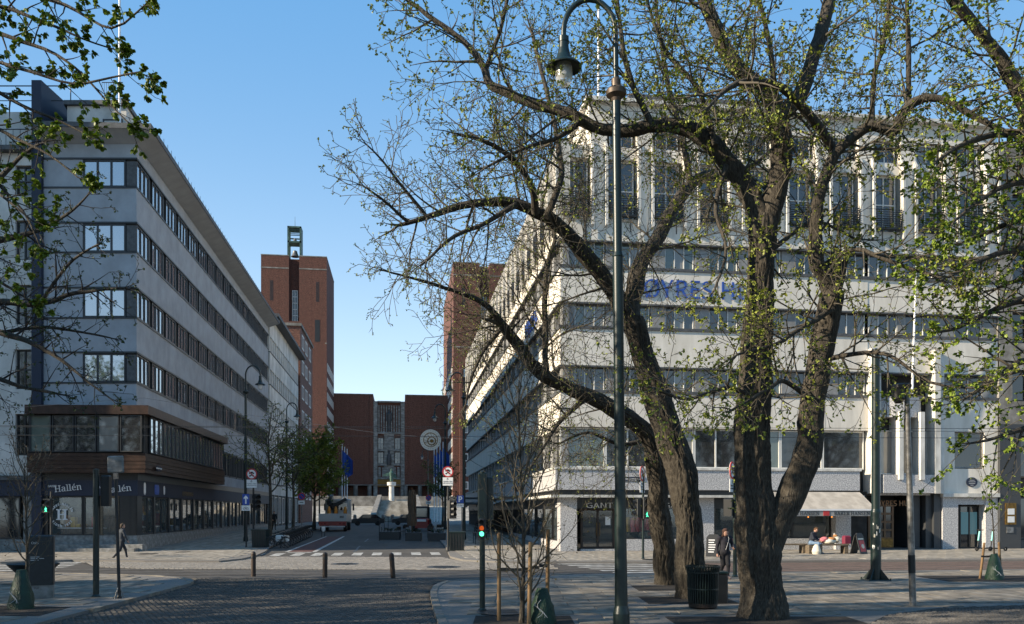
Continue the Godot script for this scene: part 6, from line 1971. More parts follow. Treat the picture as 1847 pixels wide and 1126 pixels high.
	grown_tree("young_tree", "bare young tree with reddish buds beside the utility cabinet", "newly planted young trees", pos(at(46, 19.0, 0.1)), 4.2, 0.045, 0.9, 1.1, 22, c)
	c = crown(813, {"lev": 1, "leafy": 1, "per": 1.3, "leaf": 0.06, "fork": [0.5, 0.0, 0.0, 0.0], "seg": [0.25, 0.2, 0.1, 0.1], "thin": 0.005, "up": [0.6, 0.3, 0.3, 0.3]})
	grown_tree("young_tree", "spindly young tree with a few leaves by the electric scooters", "newly planted young trees", pos(at(1791, 27.3, 0.1)), 4.6, 0.035, 1.5, 1.5, 6, c)
	for e in [[900, 16.8, 1.78, 0.0, "slim round wooden stake at the whippy young tree, bollard side"], [987, 17.0, 1.85, -0.01, "round wooden stake above the green bag at the whippy young tree"], [954, 16.2, 1.62, -0.02, "short pale stake against the stem of the whippy young tree"], [1768, 27.4, 1.2, -0.12, "pale leaning stake at the spindly young tree, mast side"], [1806, 27.2, 1.22, 0.06, "pale stake against the green bag of the spindly young tree"]]:
		b = MB.new()
		b.lathe(Vector3.ZERO, [[0.042, -0.1], [0.04, e[2] - 0.02], [0.03, e[2]], [0.0, e[2]]], 9)
		tag(obj("tree_stake", b, M.stake, null, Transform3D(Basis(FW, -e[3]), at(e[0], e[1], 0.1))), e[4], "stake", "tree stakes")
	for e in [[901, 987, 16.8, 1.15], [1770, 1800, 27.3, 0.85]]:
		b = MB.new()
		var p0 := at(e[0], e[2], e[3])
		var p1 := at(e[1], e[2] - 0.2, e[3] + 0.1)
		for k in 6: b.cbox(Vector3.ZERO, Vector3(p0.distance_to(p1) / 6 + 0.01, 0.06, 0.012), Transform3D(Basis(RT, Vector3.UP, -FW), p0.lerp(p1, (k + 0.5) / 6) + Vector3(0, -0.05 * sin(PI * (k + 0.5) / 6), 0)))
		tag(obj("tree_tie", b, M.iron_black), "dark strap tying the stem of the %s young tree to its stakes" % ("whippy" if e[0] < 1000 else "spindly"), "strap", "tree ties")
	for e in [[978, 16.4, 0.52, "dark green watering bag at the foot of the whippy young tree"], [38, 18.9, 0.66, "dark green watering bag slumped in the island planting bed"], [1794, 27.0, 0.62, "bright green watering bag with white emblem between the pale stakes"]]:
		o = thing("watering_bag", e[3], "watering bag", face_us.call(at(e[0], e[1], 0.1)), "green watering bags")
		b = MB.new()
		var nz := FastNoiseLite.new()
		nz.seed = 4
		nz.frequency = 2.4
		var ring := []
		for j in 9:
			var y: float = e[2] * 1.35 * j / 8.0
			var row := []
			for k in 18:
				var a := TAU * k / 18
				var r: float = (0.30 - 0.20 * pow(j / 8.0, 1.3)) * (1.0 + 0.22 * nz.get_noise_3d(cos(a) * 1.2, j * 0.35, sin(a) * 1.2)) * (1.0 if j else 0.9)
				row.append(Vector3(cos(a) * r, y, sin(a) * r * 0.85))
			ring.append(row)
		for j in 8:
			for k in 18:
				var q := [ring[j][(k + 1) % 18], ring[j][k], ring[j + 1][k], ring[j + 1][(k + 1) % 18]]
				var nn := []
				for e3 in q: nn.append(Vector3(e3.x, 0.06, e3.z).normalized())
				b.tris(q[0], q[1], q[2], nn[0], nn[1], nn[2])
				b.tris(q[0], q[2], q[3], nn[0], nn[2], nn[3])
		for k in range(1, 17): b.tri(ring[8][0], ring[8][k + 1], ring[8][k])
		obj("bag", b, M.bag_green, o)
		b = MB.new()
		for k in 3:
			var pa := []
			for j in 9: pa.append(Vector3(-0.1 + 0.05 * k + 0.1 * sin(j * 0.5 + k), 0.15 + j * 0.03 * (1.0 + 0.2 * k), 0.27 - 0.012 * j))
			b.path(pa, 0.003, 4)
		obj("emblem", b, M.letter_white, o)
	# overhead tram wires
	for e in [[770, 775, 33.0, 40.0], [787, 792, 33.0, 38.0], [772, 780, 36.0, 42.0]]:
		b = MB.new()
		b.path([P(-400, e[0] - 3, e[2]), P(600, e[0], e[2]), P(1300, e[1] - 3, e[2]), P(2300, e[1], e[2])], 0.009, 4)
		tag(obj("overhead_wire", b, M.iron_black), "thin black tram wire strung along the avenue", "wire", "tram wires")
	b = MB.new()
	b.path([P(-100, 745, 34.0), P(260, 718, 46.0), P(470, 752, 47.0), P(700, 784, 46.0), P(960, 800, 46.6)], 0.008, 4)
	tag(obj("span_wire", b, M.steel), "pale span wire sagging from the grey block across the side street", "wire")
	# manholes
	for e in [[265, 999.5, 0.122, 0.55], [330, 996, 0.122, 0.4], [622, 1017.5, 0.036, 0.6], [800, 1023, 0.036, 0.7], [905, 1104, 0.124, 0.55], [1170, 1009.5, 0.122, 0.3]]:
		b = MB.new()
		b.lathe(Vector3.ZERO, [[e[3], -0.02], [e[3], 0.006], [e[3] * 0.88, 0.006], [e[3] * 0.86, 0.002], [0.0, 0.003]], 20)
		for k in 5: b.box(-e[3] * 0.6, e[3] * 0.6, 0.0, 0.008, -e[3] * 0.5 + k * e[3] * 0.24, -e[3] * 0.44 + k * e[3] * 0.24)
		var g := obj("manhole_cover", b, M.iron_black, null, pos(G(e[0], e[1], e[2])))
		g.set_meta("kind", "structure")

func cafe_side() -> void:
	var face_us := func(p: Vector3, a := 0.0) -> Transform3D: return Transform3D(Basis(Vector3.UP, a) * Basis(RT, Vector3.UP, -FW), p)
	var b := MB.new()
	var o: Node3D
	# benches by the bakery
	for e in [[1500, 43.6, "grey wooden bench heaped with bags and cloths outside the bakery"], [1425, 44.0, "grey wooden bench behind the forked trunk outside the bakery"]]:
		o = thing("bench", e[2], "bench", Transform3D(Basis(), at(e[0], e[1], 0.12)), "bakery benches")
		for k in 3:
			b = MB.new()
			b.rbox(Vector3(0, 0.47, -0.16 + k * 0.16), Vector3(1.75, 0.08, 0.15), 0.012)
			obj("seat_plank", b, M.bench_wood, o)
		for x in [-0.72, 0.72]:
			b = MB.new()
			b.rbox(Vector3(x, 0.215, 0), Vector3(0.22, 0.43, 0.42), 0.012)
			obj("leg", b, M.bench_wood, o)
	var bench := at(1500, 43.6, 0.12)
	o = thing("bag_pile", "heap of cream, orange and pink bags and cloths on the bench", "bags", pos(bench + Vector3(-0.1, 0.51, 0)))
	for e in [[-0.05, 0.0, 0.42, 0.3, 0.26, "cream_cloth", 0.0], [-0.42, 0.08, 0.16, 0.26, 0.2, "pink", 0.4], [-0.3, 0.18, 0.2, 0.2, 0.18, "pink", 1.0], [0.12, 0.2, 0.26, 0.16, 0.2, "tan", 0.6], [0.35, 0.05, 0.16, 0.4, 0.2, "cream_cloth", 0.2], [0.32, 0.36, 0.13, 0.14, 0.13, "tan", 0.0]]:
		b = MB.new()
		var prof := []
		for j in 9: prof.append([maxf(0.001, sin(PI * (0.12 + 0.88 * j / 8.0))), 0.5 - 0.5 * cos(PI * j / 8.0)])
		b.lathe(Vector3.ZERO, prof, 10, Transform3D(Basis(Vector3.UP, e[6]).scaled(Vector3(e[2], e[3], e[4])), Vector3(e[0], e[1], 0)))
		obj("bag" if e[3] > 0.2 else "cloth", b, M[e[5]], o)
	b = MB.new()
	b.rbox(Vector3(0, 0.22, 0), Vector3(0.42, 0.44, 0.3), 0.06)
	tag(obj("red_bag", b, M.raspberry, null, pos(at(1527, 44.6, 0.6))), "raspberry red bag standing behind the bench", "bag")
	b = MB.new()
	b.lathe(Vector3.ZERO, [[0.2, 0.0], [0.24, 0.15], [0.16, 0.4], [0.08, 0.5], [0.0, 0.5]], 9)
	tag(obj("carrier_bag", b, M.cream_cloth, null, pos(at(1473, 43.1, 0.12))), "pale carrier bag by the seated man's feet", "bag")
	# sandwich boards
	for e in [[1549, 43.5, 0.5, "red", "black sandwich board with a red food picture beside the bakery"], [1287, 41.0, -0.5, "white", "black chalk sandwich board with white lines behind the walking woman"]]:
		o = thing("sandwich_board", e[4], "sandwich board", Transform3D(Basis(Vector3.UP, e[2]), at(e[0], e[1], 0.12)), "sandwich boards")
		for s in [-1, 1]:
			b = MB.new()
			var t := Transform3D(Basis(Vector3.RIGHT, -0.26 * s), Vector3(0, 0, 0.3 * s))
			b.prism(PackedVector2Array([Vector2(-0.33, 0), Vector2(0.33, 0), Vector2(0.33, 0.95), Vector2(0.2, 1.12), Vector2(-0.2, 1.12), Vector2(-0.33, 0.95)]), -0.015, 0.015, t)
			obj("board", b, M.iron_black, o)
			if s > 0:
				b = MB.new()
				if e[3] == "red":
					b.box(-0.25, 0.25, 0.12, 0.72, 0.016, 0.02, t)
					obj("picture", b, M.sign_red, o)
					b = MB.new()
					b.lathe(Vector3.ZERO, [[0.13, 0.0], [0.12, 0.02], [0.0, 0.025]], 10, t * Transform3D(Basis(Vector3.RIGHT, PI / 2), Vector3(0.03, 0.4, 0.02)))
					b.box(-0.25, 0.25, 0.76, 0.84, 0.016, 0.02, t)
					obj("print", b, M.cream_cloth, o)
				else:
					for k in 6: b.box(-0.22, 0.05 + 0.03 * (k * 5 % 4), 0.2 + k * 0.12, 0.25 + k * 0.12, 0.016, 0.019, t)
					obj("chalk_line", b, M.letter_white, o)
	o = thing("red_chair", "small red metal chair on the pavement behind the walking woman", "chair", Transform3D(Basis(Vector3.UP, 0.4), at(1330, 41.0, 0.12)))
	b = MB.new()
	b.rbox(Vector3(0, 0.45, 0), Vector3(0.42, 0.03, 0.42), 0.01)
	obj("seat", b, M.sign_red, o)
	b = MB.new()
	b.box(-0.2, 0.2, 0.6, 0.85, -0.22, -0.2)
	obj("backrest", b, M.sign_red, o)
	for e in [[-0.19, 0.19], [0.19, 0.19], [-0.19, -0.2], [0.19, -0.2]]:
		b = MB.new()
		b.bar(Vector3(e[0] * 1.15, 0, e[1] * 1.15), Vector3(e[0], 0.85 if e[1] < 0 else 0.45, e[1]), 0.012, 5)
		obj("leg", b, M.iron_black, o)
	# electric scooters
	for e in [[1765, 46.6, 0.2], [1789, 46.4, 0.1]]:
		o = thing("electric_scooter", "electric scooter with mint green stem %s" % ("by the glass door" if e[0] < 1780 else "behind the spindly young tree"), "scooter", Transform3D(Basis(Vector3.UP, e[2]), at(e[0], e[1], 0.12)), "parked electric scooters")
		b = MB.new()
		b.bar(Vector3(-0.05, 0.22, 0), Vector3(0.0, 0.6, 0), 0.035, 8)
		b.rbox(Vector3(0.45, 0.15, 0), Vector3(0.75, 0.07, 0.16), 0.02)
		obj("deck", b, M.iron_black, o)
		b = MB.new()
		b.bar(Vector3(0.0, 0.58, 0), Vector3(0.1, 1.12, 0), 0.05, 8)
		obj("stem", b, M.mint, o)
		b = MB.new()
		b.bar(Vector3(0.11, 1.18, -0.25), Vector3(0.11, 1.18, 0.25), 0.02, 6)
		b.cbox(Vector3(0.1, 1.16, 0), Vector3(0.12, 0.1, 0.08))
		obj("handlebar", b, M.rubber, o)
		for x in [-0.1, 0.92]:
			b = MB.new()
			b.lathe(Vector3.ZERO, [[0.06, -0.03], [0.12, -0.025], [0.12, 0.025], [0.06, 0.03]], 16, Transform3D(Basis(Vector3.RIGHT, PI / 2), Vector3(x, 0.12, 0)))
			obj("wheel", b, M.rubber, o)
	# closed parasol and planters of the street cafe
	o = thing("closed_parasol", "tall furled brown parasol strapped shut above the cafe planters", "parasol", pos(at(743, 63.0)))
	b = MB.new()
	b.bar(Vector3(0, 0, 0), Vector3(0, 3.9, 0), 0.045, 8)
	obj("pole", b, M.amber_wood, o)
	b = MB.new()
	var folds := []
	for j in 9:
		var y := 1.0 + j * 0.34
		var row := []
		for k in 24:
			var a := TAU * k / 24
			var r: float = [0.30, 0.36, 0.33, 0.26, 0.29, 0.3, 0.29, 0.27, 0.2][j] * (1.0 + 0.14 * sin(k * PI / 1.5) + 0.05 * sin(k * 2.1 + j))
			row.append(Vector3(cos(a) * r, y, sin(a) * r))
		folds.append(row)
	for j in 8:
		for k in 24: b.quad(folds[j][(k + 1) % 24], folds[j][k], folds[j + 1][k], folds[j + 1][(k + 1) % 24])
	for k in range(1, 23): b.tri(folds[8][0], folds[8][k + 1], folds[8][k])
	obj("canopy", b, M.parasol, o)
	for e in [[703, 62.0, 1.55, "by the street side"], [746, 60.5, 1.15, "under the furled parasol"], [788, 60.0, 1.25, "beside the bicycle ban post"]]:
		o = thing("planter_box", "long dark grey planter box with low clipped hedge " + e[3], "planter", face_us.call(at(e[0], e[1])), "cafe planter boxes")
		b = MB.new()
		b.rbox(Vector3(0, 0.3, 0), Vector3(e[2], 0.6, 0.5), 0.02)
		obj("box", b, M.cabinet, o)
		c_hedge(o, e[2])
	for e in [[684, 60.5], [693, 66.0], [700, 70.0]]:
		o = thing("railing_post", "thin black cafe railing post with ball top beside the planters", "post", pos(at(e[0], e[1])), "cafe railing posts")
		b = MB.new()
		b.lathe(Vector3.ZERO, [[0.06, 0.0], [0.025, 0.05], [0.025, 1.45], [0.05, 1.47], [0.05, 1.53], [0.0, 1.56]], 8)
		obj("post", b, M.iron_black, o)
	for i in 6:
		o = thing("cafe_chair", "dark cafe chair stacked among the street tables", "chair", Transform3D(Basis(Vector3.UP, i * 1.3), at(776 + (i % 3) * 9 - 60 * (i / 3), 64.0 + (i % 3) * 2.5)), "cafe chairs")
		for e in [[-0.2, 0.2], [0.2, 0.2], [-0.2, -0.2], [0.2, -0.2]]:
			b = MB.new()
			b.bar(Vector3(e[0], 0, e[1]), Vector3(e[0], 0.9 if e[1] < 0 else 0.46, e[1]), 0.015, 5)
			obj("leg", b, M.iron_black, o)
		b = MB.new()
		b.box(-0.22, 0.22, 0.44, 0.48, -0.22, 0.22)
		obj("seat", b, M.dark_wood, o)
		b = MB.new()
		b.box(-0.22, 0.22, 0.65, 0.9, -0.22, -0.19)
		obj("backrest", b, M.dark_wood, o)
	for i in 7:
		o = thing("cafe_table", "long dark cafe table standing under the side street awnings", "table", pos(at(866 + 4 * (i % 2), 55.0 + i * 5.0, 0.1)), "cafe tables")
		b = MB.new()
		b.box(-0.45, 0.45, 0.72, 0.76, -0.9, 0.9)
		obj("tabletop", b, M.dark_wood, o)
		for e in [[-0.38, 0.8], [0.38, 0.8], [-0.38, -0.8], [0.38, -0.8]]:
			b = MB.new()
			b.bar(Vector3(e[0], 0, e[1]), Vector3(e[0], 0.72, e[1]), 0.025, 5)
			obj("leg", b, M.iron_black, o)

func c_hedge(o: Node3D, w: float) -> void:
	var c := crown(900 + int(w * 10), {"lev": 0, "leafy": 0, "per": 2.0, "leaf": 0.07, "seg": [0.07, 0.1, 0.1, 0.1], "thin": 0.004, "dark": Color(0.012, 0.025, 0.008), "light": Color(0.03, 0.05, 0.012)})
	for i in 40: c.grow(Vector3(c.r.randf_range(-w / 2 + 0.08, w / 2 - 0.08), 0.58, c.r.randf_range(-0.2, 0.2)), Vector3(c.r.randf_range(-0.4, 0.4), 1, c.r.randf_range(-0.4, 0.4)).normalized(), c.r.randf_range(0.15, 0.3), 0.006, 0)
	c.finish(o, self, M.twig_dark, M.leaf_dark, leaf_mesh)

func bicycle() -> Node3D:
	var o := thing("city_bicycle", "dark city bicycle parked in the docking row", "bicycle", Transform3D.IDENTITY, "docked city bicycles")
	var b := MB.new()
	for x in [-0.52, 0.52]:
		b = MB.new()
		var ring := []
		for k in 21: ring.append(Vector3(x + cos(TAU * k / 20) * 0.32, 0.34 + sin(TAU * k / 20) * 0.32, 0))
		b.path(ring, 0.024, 6)
		var w := obj("wheel", b, M.rubber, o)
		b = MB.new()
		for k in 6: b.bar(Vector3(x - cos(k * PI / 6) * 0.31, 0.34 - sin(k * PI / 6) * 0.31, 0), Vector3(x + cos(k * PI / 6) * 0.31, 0.34 + sin(k * PI / 6) * 0.31, 0), 0.004, 3)
		obj("spokes", b, M.steel, w)
		b = MB.new()
		ring = []
		for k in 11: ring.append(Vector3(x + cos(PI * (0.05 + 0.9 * k / 10)) * 0.37, 0.34 + sin(PI * (0.05 + 0.9 * k / 10)) * 0.37, 0))
		b.path(ring, 0.022, 5)
		obj("mudguard", b, M.cabinet, o)
	b = MB.new()
	b.path([Vector3(-0.52, 0.34, 0), Vector3(-0.08, 0.3, 0), Vector3(0.36, 0.72, 0)], 0.024, 6)
	b.path([Vector3(-0.52, 0.34, 0), Vector3(-0.2, 0.78, 0), Vector3(-0.08, 0.3, 0)], 0.02, 6)
	b.path([Vector3(0.52, 0.34, 0), Vector3(0.38, 0.78, 0), Vector3(0.34, 1.02, 0)], 0.022, 6)
	obj("frame", b, M.iron_black, o)
	b = MB.new()
	b.path([Vector3(0.18, 1.06, -0.28), Vector3(0.34, 1.05, -0.1), Vector3(0.34, 1.05, 0.1), Vector3(0.18, 1.06, 0.28)], 0.016, 6)
	obj("handlebar", b, M.steel, o)
	b = MB.new()
	b.rbox(Vector3(-0.24, 0.93, 0), Vector3(0.26, 0.06, 0.16), 0.02)
	b.bar(Vector3(-0.2, 0.76, 0), Vector3(-0.23, 0.9, 0), 0.015, 6)
	obj("saddle", b, M.rubber, o)
	b = MB.new()
	b.hexa([Vector3(0.5, 0.82, 0.13), Vector3(0.74, 0.82, 0.13), Vector3(0.74, 0.82, -0.13), Vector3(0.5, 0.82, -0.13), Vector3(0.46, 1.0, 0.17), Vector3(0.8, 1.0, 0.17), Vector3(0.8, 1.0, -0.17), Vector3(0.46, 1.0, -0.17)])
	obj("basket", b, M.iron_black, o)
	return o

func traffic() -> void:
	var face_us := func(p: Vector3, a := 0.0) -> Transform3D: return Transform3D(Basis(Vector3.UP, a) * Basis(RT, Vector3.UP, -FW), p)
	var o := bicycle()
	for i in 11:
		var d := 53.5 + i * 1.3
		var p := Vector3(-7.5, 0, -52.6 - i * 1.25)
		p.y = H(p.z) + 0.005
		var t := Transform3D(Basis(Vector3.UP, 0.45 + 0.06 * sin(i * 2.3)), p)
		if i == 0: o.transform = t
		else: copy(o, "city_bicycle", "dark city bicycle parked in the docking row", t, "docked city bicycles")
	for e in [[509, 51.5, "end plate"], [583, 66.0, "far plate"]]:
		var s := thing("docking_sign", "white rounded sign plate at the near end of the bicycle row" if e[0] < 520 else "small white plate at the far end of the bicycle row", "sign", face_us.call(at(e[0], e[1])))
		var q := MB.new()
		q.rbox(Vector3.ZERO, Vector3(0.85, 0.04, 0.4) if e[0] < 520 else Vector3(0.3, 0.04, 0.4), 0.07, Transform3D(Basis(Vector3.RIGHT, PI / 2), Vector3(0, 0.62, 0)))
		obj("plate", q, M.sign_white, s)
		q = MB.new()
		for x in [-0.12, 0.12]: q.bar(Vector3(x, 0, 0), Vector3(x, 0.5, 0), 0.025, 6)
		obj("leg", q, M.iron_black, s)
		if e[0] < 520:
			q = MB.new()
			disc(q, Transform3D(Basis(), Vector3(-0.02, 0.7, 0.02)), 0.06, 0.0, 0.0, 0.006, 12)
			q.cbox(Vector3(0.2, 0.72, 0.023), Vector3(0.12, 0.05, 0.005))
			q.cbox(Vector3(-0.05, 0.54, 0.023), Vector3(0.5, 0.025, 0.005))
			obj("print", q, M.sign_black, s)
	# lorry with crane, seen from behind
	o = thing("flatbed_lorry", "white and red flatbed lorry with folded crane, seen from behind", "lorry", Transform3D(Basis(), at(600, 76.0)))
	var b := MB.new()
	b.box(-1.25, 1.25, 0.95, 1.12, -5.6, 0)
	for x in [-1.25, 1.2]: b.box(x, x + 0.05, 1.12, 1.62, -5.6, 0)
	b.box(-1.25, 1.25, 1.12, 1.66, -0.05, 0.03)
	obj("cargo_bed", b, M.truck_white, o)
	b = MB.new()
	b.box(-1.22, 1.22, 0.55, 0.95, -0.3, 0.0)
	b.box(-0.45, 0.45, 0.6, 0.95, -7.5, -0.3)
	obj("rear_beam", b, M.truck_red, o)
	b = MB.new()
	b.box(-1.1, 1.1, 0.42, 0.52, -0.12, 0.04)
	obj("bumper", b, M.truck_white, o)
	for x in [-1.1, -0.8, 0.55, 0.9]:
		b = MB.new()
		b.box(x, x + 0.2, 0.66, 0.8, 0.0, 0.03)
		obj("tail_lamp", b, M.lamp_tail, o)
	b = MB.new()
	b.box(0.62, 1.0, 1.25, 1.45, 0.03, 0.045)
	obj("number_plate", b, M.concrete, o)
	b = MB.new()
	b.rbox(Vector3(0, 1.95, -7.1), Vector3(2.45, 2.3, 2.0), 0.12)
	var cab := obj("cab", b, M.truck_white, o)
	b = MB.new()
	b.box(-0.9, 0.9, 2.0, 2.7, -6.1, -6.07)
	obj("rear_window", b, M.glass, cab)
	for x in [-1.5, 1.32]:
		b = MB.new()
		b.rbox(Vector3(x + 0.1, 2.3, -7.9), Vector3(0.18, 0.7, 0.12), 0.03)
		obj("mirror", b, M.iron_black, cab)
	b = MB.new()
	b.cbox(Vector3(-0.2, 1.9, -5.7), Vector3(0.5, 1.6, 0.5))
	b.cbox(Vector3.ZERO, Vector3(0.35, 0.4, 3.4), Transform3D(Basis(Vector3.RIGHT, 0.2), Vector3(-0.6, 3.0, -4.6)))
	b.cbox(Vector3.ZERO, Vector3(1.6, 0.3, 0.3), Transform3D(Basis(Vector3.BACK, 0.5), Vector3(0.2, 2.7, -5.2)))
	obj("crane", b, M.iron_black, o)
	for e in [[-0.5, 0.0], [0.1, -0.3], [0.95, -0.6]]:
		b = MB.new()
		b.lathe(Vector3(e[0], 1.12, -2.0 + e[1]), [[0.17, 0.0], [0.16, 0.9], [0.1, 1.1], [0.06, 1.2], [0.0, 1.22]], 10)
		obj("gas_bottle", b, M.orange, o)
	for e in [[-1.05, -1.3], [1.05, -1.3], [-1.05, -6.6], [1.05, -6.6]]:
		b = MB.new()
		b.lathe(Vector3.ZERO, [[0.0, -0.16], [0.3, -0.16], [0.48, -0.15], [0.5, -0.1], [0.5, 0.1], [0.48, 0.15], [0.3, 0.16], [0.0, 0.12]], 20, Transform3D(Basis(Vector3.BACK, PI / 2), Vector3(e[0], 0.5, e[1])))
		obj("wheel", b, M.rubber, o)
	# small red loader
	o = thing("compact_loader", "small red loader with dark glazed cab behind the furled parasol", "loader", face_us.call(at(762, 79.0)))
	b = MB.new()
	b.rbox(Vector3(0, 0.75, 0), Vector3(1.5, 0.9, 2.2), 0.12)
	obj("body", b, M.truck_red, o)
	b = MB.new()
	b.rbox(Vector3(0, 1.75, -0.1), Vector3(1.25, 1.2, 1.3), 0.08)
	obj("cab", b, M.iron_black, o)
	b = MB.new()
	b.box(-0.5, 0.5, 1.35, 2.15, 0.555, 0.57)
	obj("rear_window", b, M.glass_green, o)
	for e in [[-0.72, 0.8], [0.72, 0.8], [-0.72, -0.8], [0.72, -0.8]]:
		b = MB.new()
		b.lathe(Vector3.ZERO, [[0.0, -0.14], [0.32, -0.14], [0.36, 0.0], [0.32, 0.14], [0.0, 0.14]], 16, Transform3D(Basis(Vector3.BACK, PI / 2), Vector3(e[0], 0.36, e[1])))
		obj("wheel", b, M.rubber, o)
	b = MB.new()
	b.rbox(Vector3(0, 1.0, 1.12), Vector3(0.9, 0.2, 0.05), 0.02)
	obj("badge", b, M.sign_white, o)
	# parked cars and bollards at the far end
	var car := thing("parked_car", "dark hatchback parked crosswise at the foot of the stairs", "car", Transform3D(Basis(Vector3.UP, 0.1), at(663, 108.0)), "cars parked before the square")
	b = MB.new()
	b.prism(PackedVector2Array([Vector2(-2.1, 0.3), Vector2(-2.1, 0.75), Vector2(-1.9, 0.85), Vector2(-1.1, 0.95), Vector2(-0.6, 1.42), Vector2(1.0, 1.45), Vector2(1.7, 0.95), Vector2(2.1, 0.8), Vector2(2.1, 0.3)]), -0.85, 0.85)
	obj("body", b, M.cabinet, car)
	b = MB.new()
	b.prism(PackedVector2Array([Vector2(-0.95, 0.98), Vector2(-0.55, 1.36), Vector2(0.95, 1.38), Vector2(1.45, 0.98)]), -0.86, 0.86)
	obj("window", b, M.glass, car)
	for e in [[-1.3, 0.75], [1.3, 0.75], [-1.3, -0.75], [1.3, -0.75]]:
		b = MB.new()
		b.lathe(Vector3.ZERO, [[0.0, -0.1], [0.25, -0.11], [0.32, -0.08], [0.32, 0.08], [0.25, 0.11], [0.0, 0.1]], 16, Transform3D(Basis(Vector3.RIGHT, PI / 2), Vector3(e[0], 0.32, e[1])))
		obj("wheel", b, M.rubber, car)
	copy(car, "parked_car", "dark hatchback parked beyond the cafe planters", Transform3D(Basis(Vector3.UP, 0.05), at(735, 112.0)), "cars parked before the square")
	for i in 8:
		b = MB.new()
		b.lathe(Vector3.ZERO, [[0.3, 0.0], [0.28, 1.1], [0.2, 1.25], [0.0, 1.3]], 10)
		var p := at(640 + i * 17, 138.0)
		tag(obj("stone_bollard", b, M.sandstone, null, pos(p)), "pale stone bollard at the foot of the square's ramp", "bollard", "stone bollards before the square")
	# flagpoles before the hall
	for e in [[617, 128.0, "left"], [621.5, 133.0, "left"], [626, 138.0, "left"], [783, 138.0, "right"], [788, 133.0, "right"], [793.5, 128.0, "right"], [799, 124.0, "right"]]:
		o = thing("flag_mast", "white flag mast with blue flag in the row %s" % ("beside the dense green tree" if e[2] == "left" else "before the windowed tower wing"), "flagpole", pos(at(e[0], e[1])), "blue flags before the city hall")
		b = MB.new()
		b.bar(Vector3.ZERO, Vector3(0, 12.2, 0), 0.09, 8, 0.06)
		obj("pole", b, M.white_paint, o)
		b = MB.new()
		for k in 6:
			var x0 := 0.1 + 0.16 * sin(k * 1.1)
			var x1 := 0.1 + 0.16 * sin((k + 1) * 1.1)
			b.quad(Vector3(k * 0.16, 7.4 + k * 0.1, x0), Vector3((k + 1) * 0.16, 7.4 + (k + 1) * 0.1, x1), Vector3((k + 1) * 0.16, 11.3 - (k + 1) * 0.18, x1), Vector3(k * 0.16, 11.3 - k * 0.18, x0))
		obj("flag", b, M.flag_blue, o)
	# winged figure on its column
	o = thing("column_statue", "bronze winged figure on a white column before the hall doors", "statue", pos(Vector3(-2.0, 4.6, -186.0)))
	b = MB.new()
	b.lathe(Vector3.ZERO, [[0.8, 0.0], [0.6, 0.3], [0.55, 3.4], [0.95, 3.6], [1.0, 4.3], [0.0, 4.4]], 14)
	obj("column", b, M.white_render, o)
	b = MB.new()
	b.lathe(Vector3(0, 4.5, 0), [[0.35, 0.0], [0.42, 1.2], [0.55, 1.9], [0.2, 2.3], [0.24, 2.7], [0.0, 2.9]], 10)
	b.prism(PackedVector2Array([Vector2(0, 5.7), Vector2(-1.7, 5.6), Vector2(-2.0, 5.9), Vector2(-0.9, 6.4), Vector2(0, 6.4)]), -0.1, 0.1)
	b.prism(PackedVector2Array([Vector2(0, 5.6), Vector2(1.2, 5.0), Vector2(1.0, 6.0), Vector2(0, 6.6)]), -0.1, 0.1)
	obj("figure", b, M.verdigris, o)

